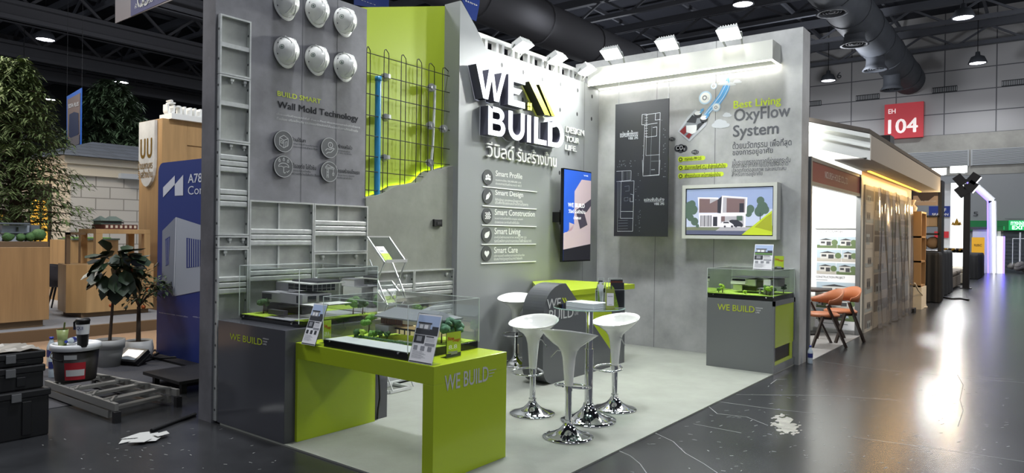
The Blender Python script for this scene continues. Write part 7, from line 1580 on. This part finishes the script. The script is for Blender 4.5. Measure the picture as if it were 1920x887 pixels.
# ---- tall black rack with cartons, black dust cloths
xr2 = 21.0; KX = Pl('x', xr2)
t = thing('black_rack', 'tall black display rack with a brown header sign and cartons', 'rack', (xr2+.3, 2.9, 0))
a, b = KX.uv(1711, 340), KX.uv(1763, 340); ztr_ = a[1]; ya, yb3 = -a[0], -b[0]
mat('rack_black', '17171A', .5); mat('carton', '9A8468', .8); mat('header_brown', '3A2A20', .5); mat('header_tan', 'A58C74', .5)
for y in (ya, yb3): g = G(); g.box((xr2, y-.04, 0), (xr2+.6, y+.04, ztr_)); g.obj('side_panel', 'rack_black', t)
for py in (340, 404, 437, 470): z = KX.uv(1740, py)[1]; g = G(); g.box((xr2, yb3, z-.05), (xr2+.6, ya, z)); g.obj('shelf_board', 'rack_black', t)
c, d = KX.uv(1713, 345), KX.uv(1759, 385)
g = G(); g.prism(KX, [(c[0], d[1]), (d[0], d[1]), (d[0], c[1]), (c[0], c[1])], .005, .04); o = g.obj('header_sign', 'header_brown', t)
mid = (c[0]+d[0])/2; g = G(); g.flat(KX, [(c[0], d[1]), (d[0], d[1]), (d[0], d[1]+.42*(c[1]-d[1])), (d[0]-.08, d[1]+.42*(c[1]-d[1])), (mid+.06, d[1]+.2*(c[1]-d[1])), (mid-.1, d[1]+.2*(c[1]-d[1])), (c[0]+.1, d[1]+.45*(c[1]-d[1])), (c[0], d[1]+.45*(c[1]-d[1]))], .044, 0)
g.obj('tan_panel', 'header_tan', o); g = G(); g.ptxt(KX, 'CHARCOAL US', (1723, 348.8), (1749.5, 352.3), .046); g.ptxt(KX, 'THE MEMORY FOAM PILLOW', (1718, 353.4), (1755, 355.4), .046); g.ptxt(KX, 'CHARCOAL MEMORY FOAM', (1716, 376.5), (1755, 379), .05); g.obj('lettering', mat('rack_ink', 'B9B3AA', .6), o)
for i, (p0, p1, lb) in enumerate((((1717, 406), (1758, 425), 'wide carton on the upper shelf of the black rack'), ((1717, 446), (1733, 467), 'plain carton on the lower shelf of the black rack'))):
    a, b = KX.uv(*p0), KX.uv(*p1); g = G(); g.box((xr2+.03, -a[0], b[1]), (xr2+.5, -b[0], a[1]), 0, .015); g.box((xr2+.026, -(a[0]+b[0])/2-.04, b[1]+.02), (xr2+.03, -(a[0]+b[0])/2+.04, a[1]-.02), 1); tag(g.obj('carton', ['carton', 'header_tan']), lb, 'carton', 'cartons on the black rack')
a, b = KX.uv(1736, 444), KX.uv(1757, 467); g = G(); g.blob((xr2+.3, -(a[0]+b[0])/2, (a[1]+b[1])/2), (a[1]-b[1])/2*1.05, 0, 3, .03, (.8, 1, 1)); tag(g.obj('foam_pillow', 'header_tan'), 'rounded tan pillow pack on the lower shelf of the black rack', 'pillow')
mat('dust_cloth', '0E0E11', .75, bump=(3, .6)); mat('sofa_taupe', '6E6458', .85); mat('sofa_cream', 'A8A090', .85)
def cloth(x0, x1, y0, y1, zt_, label, top=None):
    g = G(); n = 40; rn = random.Random(int(zt_*100)); ring = []
    per = [(x0, y0), (x1, y0), (x1, y1), (x0, y1)]; pts = []
    for k in range(4):
        p, q = per[k], per[(k+1) % 4]
        for i in range(n): pts.append((p[0]+(q[0]-p[0])*i/n, p[1]+(q[1]-p[1])*i/n))
    cx, cy = (x0+x1)/2, (y0+y1)/2; N_ = len(pts); lev = [(zt_, .9), (zt_-.02, .98), (zt_-.1, 1.0), (zt_*.5, 1.01), (.02, 1.03)]; vs = []
    for li, (z, s) in enumerate(lev):
        for i, (x, y) in enumerate(pts):
            w_ = .03*math.sin(i*.7)*(li/4) if li > 1 else 0; d_ = Vector((x-cx, y-cy, 0)); d_ = d_*s+d_.normalized()*w_; vs.append((cx+d_.x, cy+d_.y, z+(top(cx+d_.x, cy+d_.y) if top and li < 3 else 0)))
    g.add(vs, [(l*N_+i, l*N_+(i+1) % N_, (l+1)*N_+(i+1) % N_, (l+1)*N_+i) for l in range(len(lev)-1) for i in range(N_)], 0, True); g.add(vs[:N_], [tuple(range(N_))]); return tag(g.obj('dust_cloth', 'dust_cloth'), label, 'dust cloth')
p = KX.uv(1717, 470); q = KX.uv(1763, 470); cloth(xr2-.7, xr2-.05, -q[0]-.05, -p[0]+.1, KX.uv(1740, 466)[1]-.08, 'black dust cloth over a tall cabinet in front of the black rack')
cloth(xr2+.7, xr2+4.2, 2.25, 3.6, 1.28, 'black dust cloth over a long sofa back behind the rack')
cloth(34, 37.5, 2.15, 3.2, 1.05, 'black dust cloth over furniture far along the aisle')
def sofa(x0, x1, y0, y1, m, label):
    t = thing('sofa', label, 'sofa', ((x0+x1)/2, (y0+y1)/2, 0)); g = G(); g.box((x0, y0, .04), (x1, y1, .42), 0, .04); g.obj('base', m, t)
    g = G(); n_ = 2
    for i in range(n_): w_ = (x1-x0)/n_; g.box((x0+i*w_+.05, y0-.02, .42), (x0+(i+1)*w_-.05, y1-.25, .58), 0, .06)
    g.obj('seat_cushion', m, t); g = G(); g.box((x0, y1-.3, .42), (x1, y1, .95), 0, .08); g.obj('backrest', m, t)
    g = G(); g.blob((x0+.4, (y0+y1)/2, .72), .24, 0, 2, .05, (1, .6, .8)); g.obj('cushion', m, t)
sofa(25.6, 28.6, 2.3, 3.3, 'sofa_taupe', 'taupe sofa beside the aisle after the black dust cloth'); sofa(29.4, 31.6, 2.3, 3.3, 'sofa_cream', 'cream sofa beside the aisle behind the lamp post')
g = G(); pts = [fl(*p)+Vector((0, 0, .02)) for p in ((1765, 558), (1785, 562), (1800, 561), (1816, 564))]; g.tube(pts, .025, 6); tag(g.obj('floor_cable', 'black'), 'black cable on the aisle floor in front of the taupe sofa', 'cable')
# ---- post with spotlights
f_ = fl(1811, 541); PYp = Pl('x', f_.x); zt_ = zat(1815, 345, f_)
t = thing('lamp_post', 'black square post carrying spotlights along the aisle', 'lamp post', f_)
g = G(); g.box((f_.x-.09, f_.y-.09, 0), (f_.x+.09, f_.y+.09, zt_)); g.box((f_.x-.16, f_.y-.16, 0), (f_.x+.16, f_.y+.16, .03)); g.obj('post', 'rack_black', t)
mat('spot_face', 'FFFFFF', emit=9)
for px, py, s in ((1800, 338, 1), (1803, 359, 1), (1826, 335, -1), (1822, 350, -1)):
    p = PYp.P(px, py); g = G(); d_ = (Vector((0, s*.8, -.6))).normalized(); g.bar(p-d_*.14, p+d_*.14, .34, .2, 0, (1, 0, 0)); g.bar((f_.x, f_.y, p.z), p, .06); o = g.obj('spot_head', 'rack_black', t)
    if s < 0: g = G(); g.bar(p+d_*.141, p+d_*.15, .3, .17, 0, (1, 0, 0)); g.obj('spot_lens', 'spot_face', o)
# ---- bright stands at the end of the aisle
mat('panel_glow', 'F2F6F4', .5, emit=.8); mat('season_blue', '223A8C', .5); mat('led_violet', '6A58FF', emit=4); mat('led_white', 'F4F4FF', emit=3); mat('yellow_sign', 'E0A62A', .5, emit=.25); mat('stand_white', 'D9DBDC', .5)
xw = 33.0; WX = Pl('x', xw)
def panel(name, p0, p1, m, label, cat, thick=.3, plx=None):
    pl = plx or WX; a, b = pl.uv(*p0), pl.uv(*p1); t = thing(name, label, cat, pl.w((a[0]+b[0])/2, 0)); g = G(); g.prism(pl, [(a[0], 0), (b[0], 0), (b[0], a[1]), (a[0], a[1])], -thick, 0); g.obj('panel', m, t); return t, a, b
t, a, b = panel('lit_partition', (1783, 343), (1807, 500), 'panel_glow', 'glowing white partition with a gold emblem behind the lamp post', 'partition')
g = G()
for x, s in ((1787, .5), (1794, 1), (1800, .5)): u = WX.uv(x, 418 if s == 1 else 419.5); g.flat(WX, [(u[0]-.12*s, u[1]-.1*s), (u[0]+.12*s, u[1]-.1*s), (u[0], u[1]+.2*s)], .02)
g.obj('emblem', 'gold', t)
t, a, b = panel('lit_partition', (1764, 345), (1781, 500), 'stand_white', 'white partition with blue lettered panel beside the black rack', 'partition')
a, b = WX.uv(1742, 387), WX.uv(1781.5, 406.5)
g = G(); g.prism(WX, [(a[0], b[1]), (b[0], b[1]), (b[0], a[1]), (a[0], a[1])], .02, .06); o = g.obj('blue_panel', 'season_blue', t)
g = G(); g.ptxt(WX, 'SF', (1766, 390.5), (1774.5, 397), .07, 0, .02); g.ptxt(WX, 'SEASON', (1748, 400), (1778.5, 404.5), .07, 0, .015); g.obj('lettering', 'white_ink', o)
a, b = WX.uv(1752, 434), WX.uv(1779, 446); g = G(); g.prism(WX, [(a[0], b[1]), (b[0], b[1]), (b[0], a[1]), (a[0], a[1])], .02, .05); g.obj('red_panel', 'hall_red', t)
p = WX.uv(1706, 344); q = WX.uv(1713, 480); g = G(); g.prism(WX, [(p[0]-.1, 0), (q[0], 0), (q[0], p[1]), (p[0]-.1, p[1])], -.3, 0); tag(g.obj('lit_partition', 'panel_glow'), 'slim glowing white partition left of the black rack', 'partition')
xk2 = 36; K2 = Pl('x', xk2); t, a, b = panel('showcase', (1764, 472), (1806, 500), 'panel_glow', 'long white showcase of stone samples in front of the glowing partition', 'showcase', .6, Pl('x', 32.3))
S2 = Pl('x', 32.3); a, b = S2.uv(1764, 464), S2.uv(1806, 471.5); g = G(); n = 18
for i in range(n): u = a[0]+(b[0]-a[0])*i/n; g.prism(S2, [(u, a[1]-.2), (u+.1, a[1]-.2), (u+.1, a[1]-.02-.05*(i % 3)), (u, a[1]-.02-.05*(i % 3))], -.3, .0, i % 2)
g.obj('stone_sample', ['header_brown', 'gold'], t)
# floods over the far stands
for px, py, lb in ((1762, 331, 'glaring floodlight above the black rack'), (1800, 327, 'glaring floodlight above the lamp post')):
    p = WX.P(px, py); p.x -= .6; t = thing('flood_light', lb, 'floodlight', p, 'glaring floodlights over the far stands'); g = G(); g.box((p.x, p.y-.3, p.z), (p.x+.15, p.y+.3, p.z+.3)); g.bar((p.x+.1, p.y, p.z), (p.x+.75, p.y, p.z-1.1), .05); g.obj('housing', 'flood_body', t); g = G(); g.box((p.x-.01, p.y-.27, p.z+.03), (p.x-.001, p.y+.27, p.z+.27)); g.obj('lens', 'flood_face', t)
    light('flood_glow', 'AREA', (p.x-.1, p.y, p.z+.1), 60, .5, (1, 1, 1), (p.x-6, p.y-2.5, 0))
# arch with violet light lines
xa_ = 41.0; VX = Pl('x', xa_)
t = thing('light_arch', 'slanted white arch outlined by violet light lines at the end of the aisle', 'arch', VX.w(VX.uv(1860, 500)[0], 0))
pts = [VX.P(1822, 342), VX.P(1861, 377), VX.P(1862, 505)]; pts[2].z = 0
g = G(); 
for p, q in zip(pts, pts[1:]): g.bar(p, q, .32, .28, 0, (1, 0, 0))
g.obj('frame', 'stand_white', t)
for off, m in ((-.19, 'led_violet'), (.05, 'led_white')):
    g = G(); q_ = [p+Vector((-.17, -off, 0)) for p in pts]
    for p, q in zip(q_, q_[1:]): g.bar(p, q, .05)
    g.obj('light_line', m, t)
p0, p1 = VX.P(1823, 430), VX.P(1857, 508)
t = thing('white_stand', 'white exhibition stand wall behind the yellow price sign', 'stand', (xa_+.8, (p0.y+p1.y)/2, 0)); g = G(); g.box((xa_+.2, p1.y, 0), (xa_+1.4, p0.y, p0.z)); g.obj('wall', 'stand_white', t); g = G(); g.box((xa_+.1, p1.y+.2, p0.z), (xa_+1, p1.y+1.0, p0.z+.12)); g.obj('small_model', 'model_dark', t)
p0, p1 = VX.P(1862, 443), VX.P(1881, 500)
t = thing('showcase', 'white glass showcase edged with violet light at the end of the aisle', 'showcase', (xa_+.8, (p0.y+p1.y)/2, 0)); g = G(); g.box((xa_+.1, p1.y, 0), (xa_+1.6, p0.y, p0.z)); g.obj('cabinet', 'panel_glow', t)
g = G(); g.box((xa_+.05, p1.y-.05, 0), (xa_+.1, p1.y+.03, p0.z)); g.obj('light_line', 'led_violet', t); g = G(); g.box((xa_+.2, p1.y+.02, p0.z), (xa_+1.5, p0.y-.02, p0.z+.5)); g.obj('glass_box', AC, t); g = G(); g.box((xa_+.5, p1.y+.15, p0.z), (xa_+1.1, p0.y-.15, p0.z+.25)); g.obj('small_model', 'model_white', t)
SX = Pl('x', 38.5); a, b = SX.uv(1822, 445), SX.uv(1845.5, 494)
t = thing('price_sign', 'yellow and blue standing price sign at the end of the aisle', 'sign', SX.w((a[0]+b[0])/2, 0)); g = G(); g.prism(SX, [(a[0], b[1]*.3), (b[0], b[1]*.3), (b[0], a[1]), (a[0], a[1])], -.05, 0); g.obj('board', 'yellow_sign', t)
c, d = SX.uv(1822, 478), SX.uv(1845.5, 494); g = G(); g.rect(SX, c[0], b[1]*.3, d[0], c[1], .01); g.obj('blue_band', 'season_blue', t)
g = G(); g.ptxt(SX, '9,05C', (1826.5, 457.5), (1841, 463), .012, 0, .02); g.obj('lettering', 'header_brown', t); g = G(); g.box((38.5, -b[0]+.1, 0), (38.6, -a[0]-.1, .3)); g.box((38.3, -b[0], 0), (38.8, -a[0], .04)); g.obj('foot', 'black', t)
# chandelier stand at the right edge
f_ = fl(1912, 512); t = thing('lamp_stand', 'slim white lamp stand on a dark base at the right edge', 'lamp stand', f_); zt_ = zat(1912, 436, f_)
g = G(); g.cyl(f_+Vector((0, 0, .3)), (f_.x, f_.y, zt_), .035, n=10); g.bar((f_.x, f_.y+.3, zt_-.3), (f_.x, f_.y-.3, zt_-.3), .03); g.bar((f_.x, f_.y+.3, zt_-.3), (f_.x, f_.y+.3, zt_-1.6), .03); g.obj('pole', 'stand_white', t); g = G(); rn = random.Random(3)
for i in range(8): g.blob((f_.x+rn.uniform(-.3, .3), f_.y+rn.uniform(-.35, .35), .2+rn.uniform(-.05, .25)), .2, 0, 2, .2, (1, 1, .8), rn)
g.obj('base', 'poster_b', t)
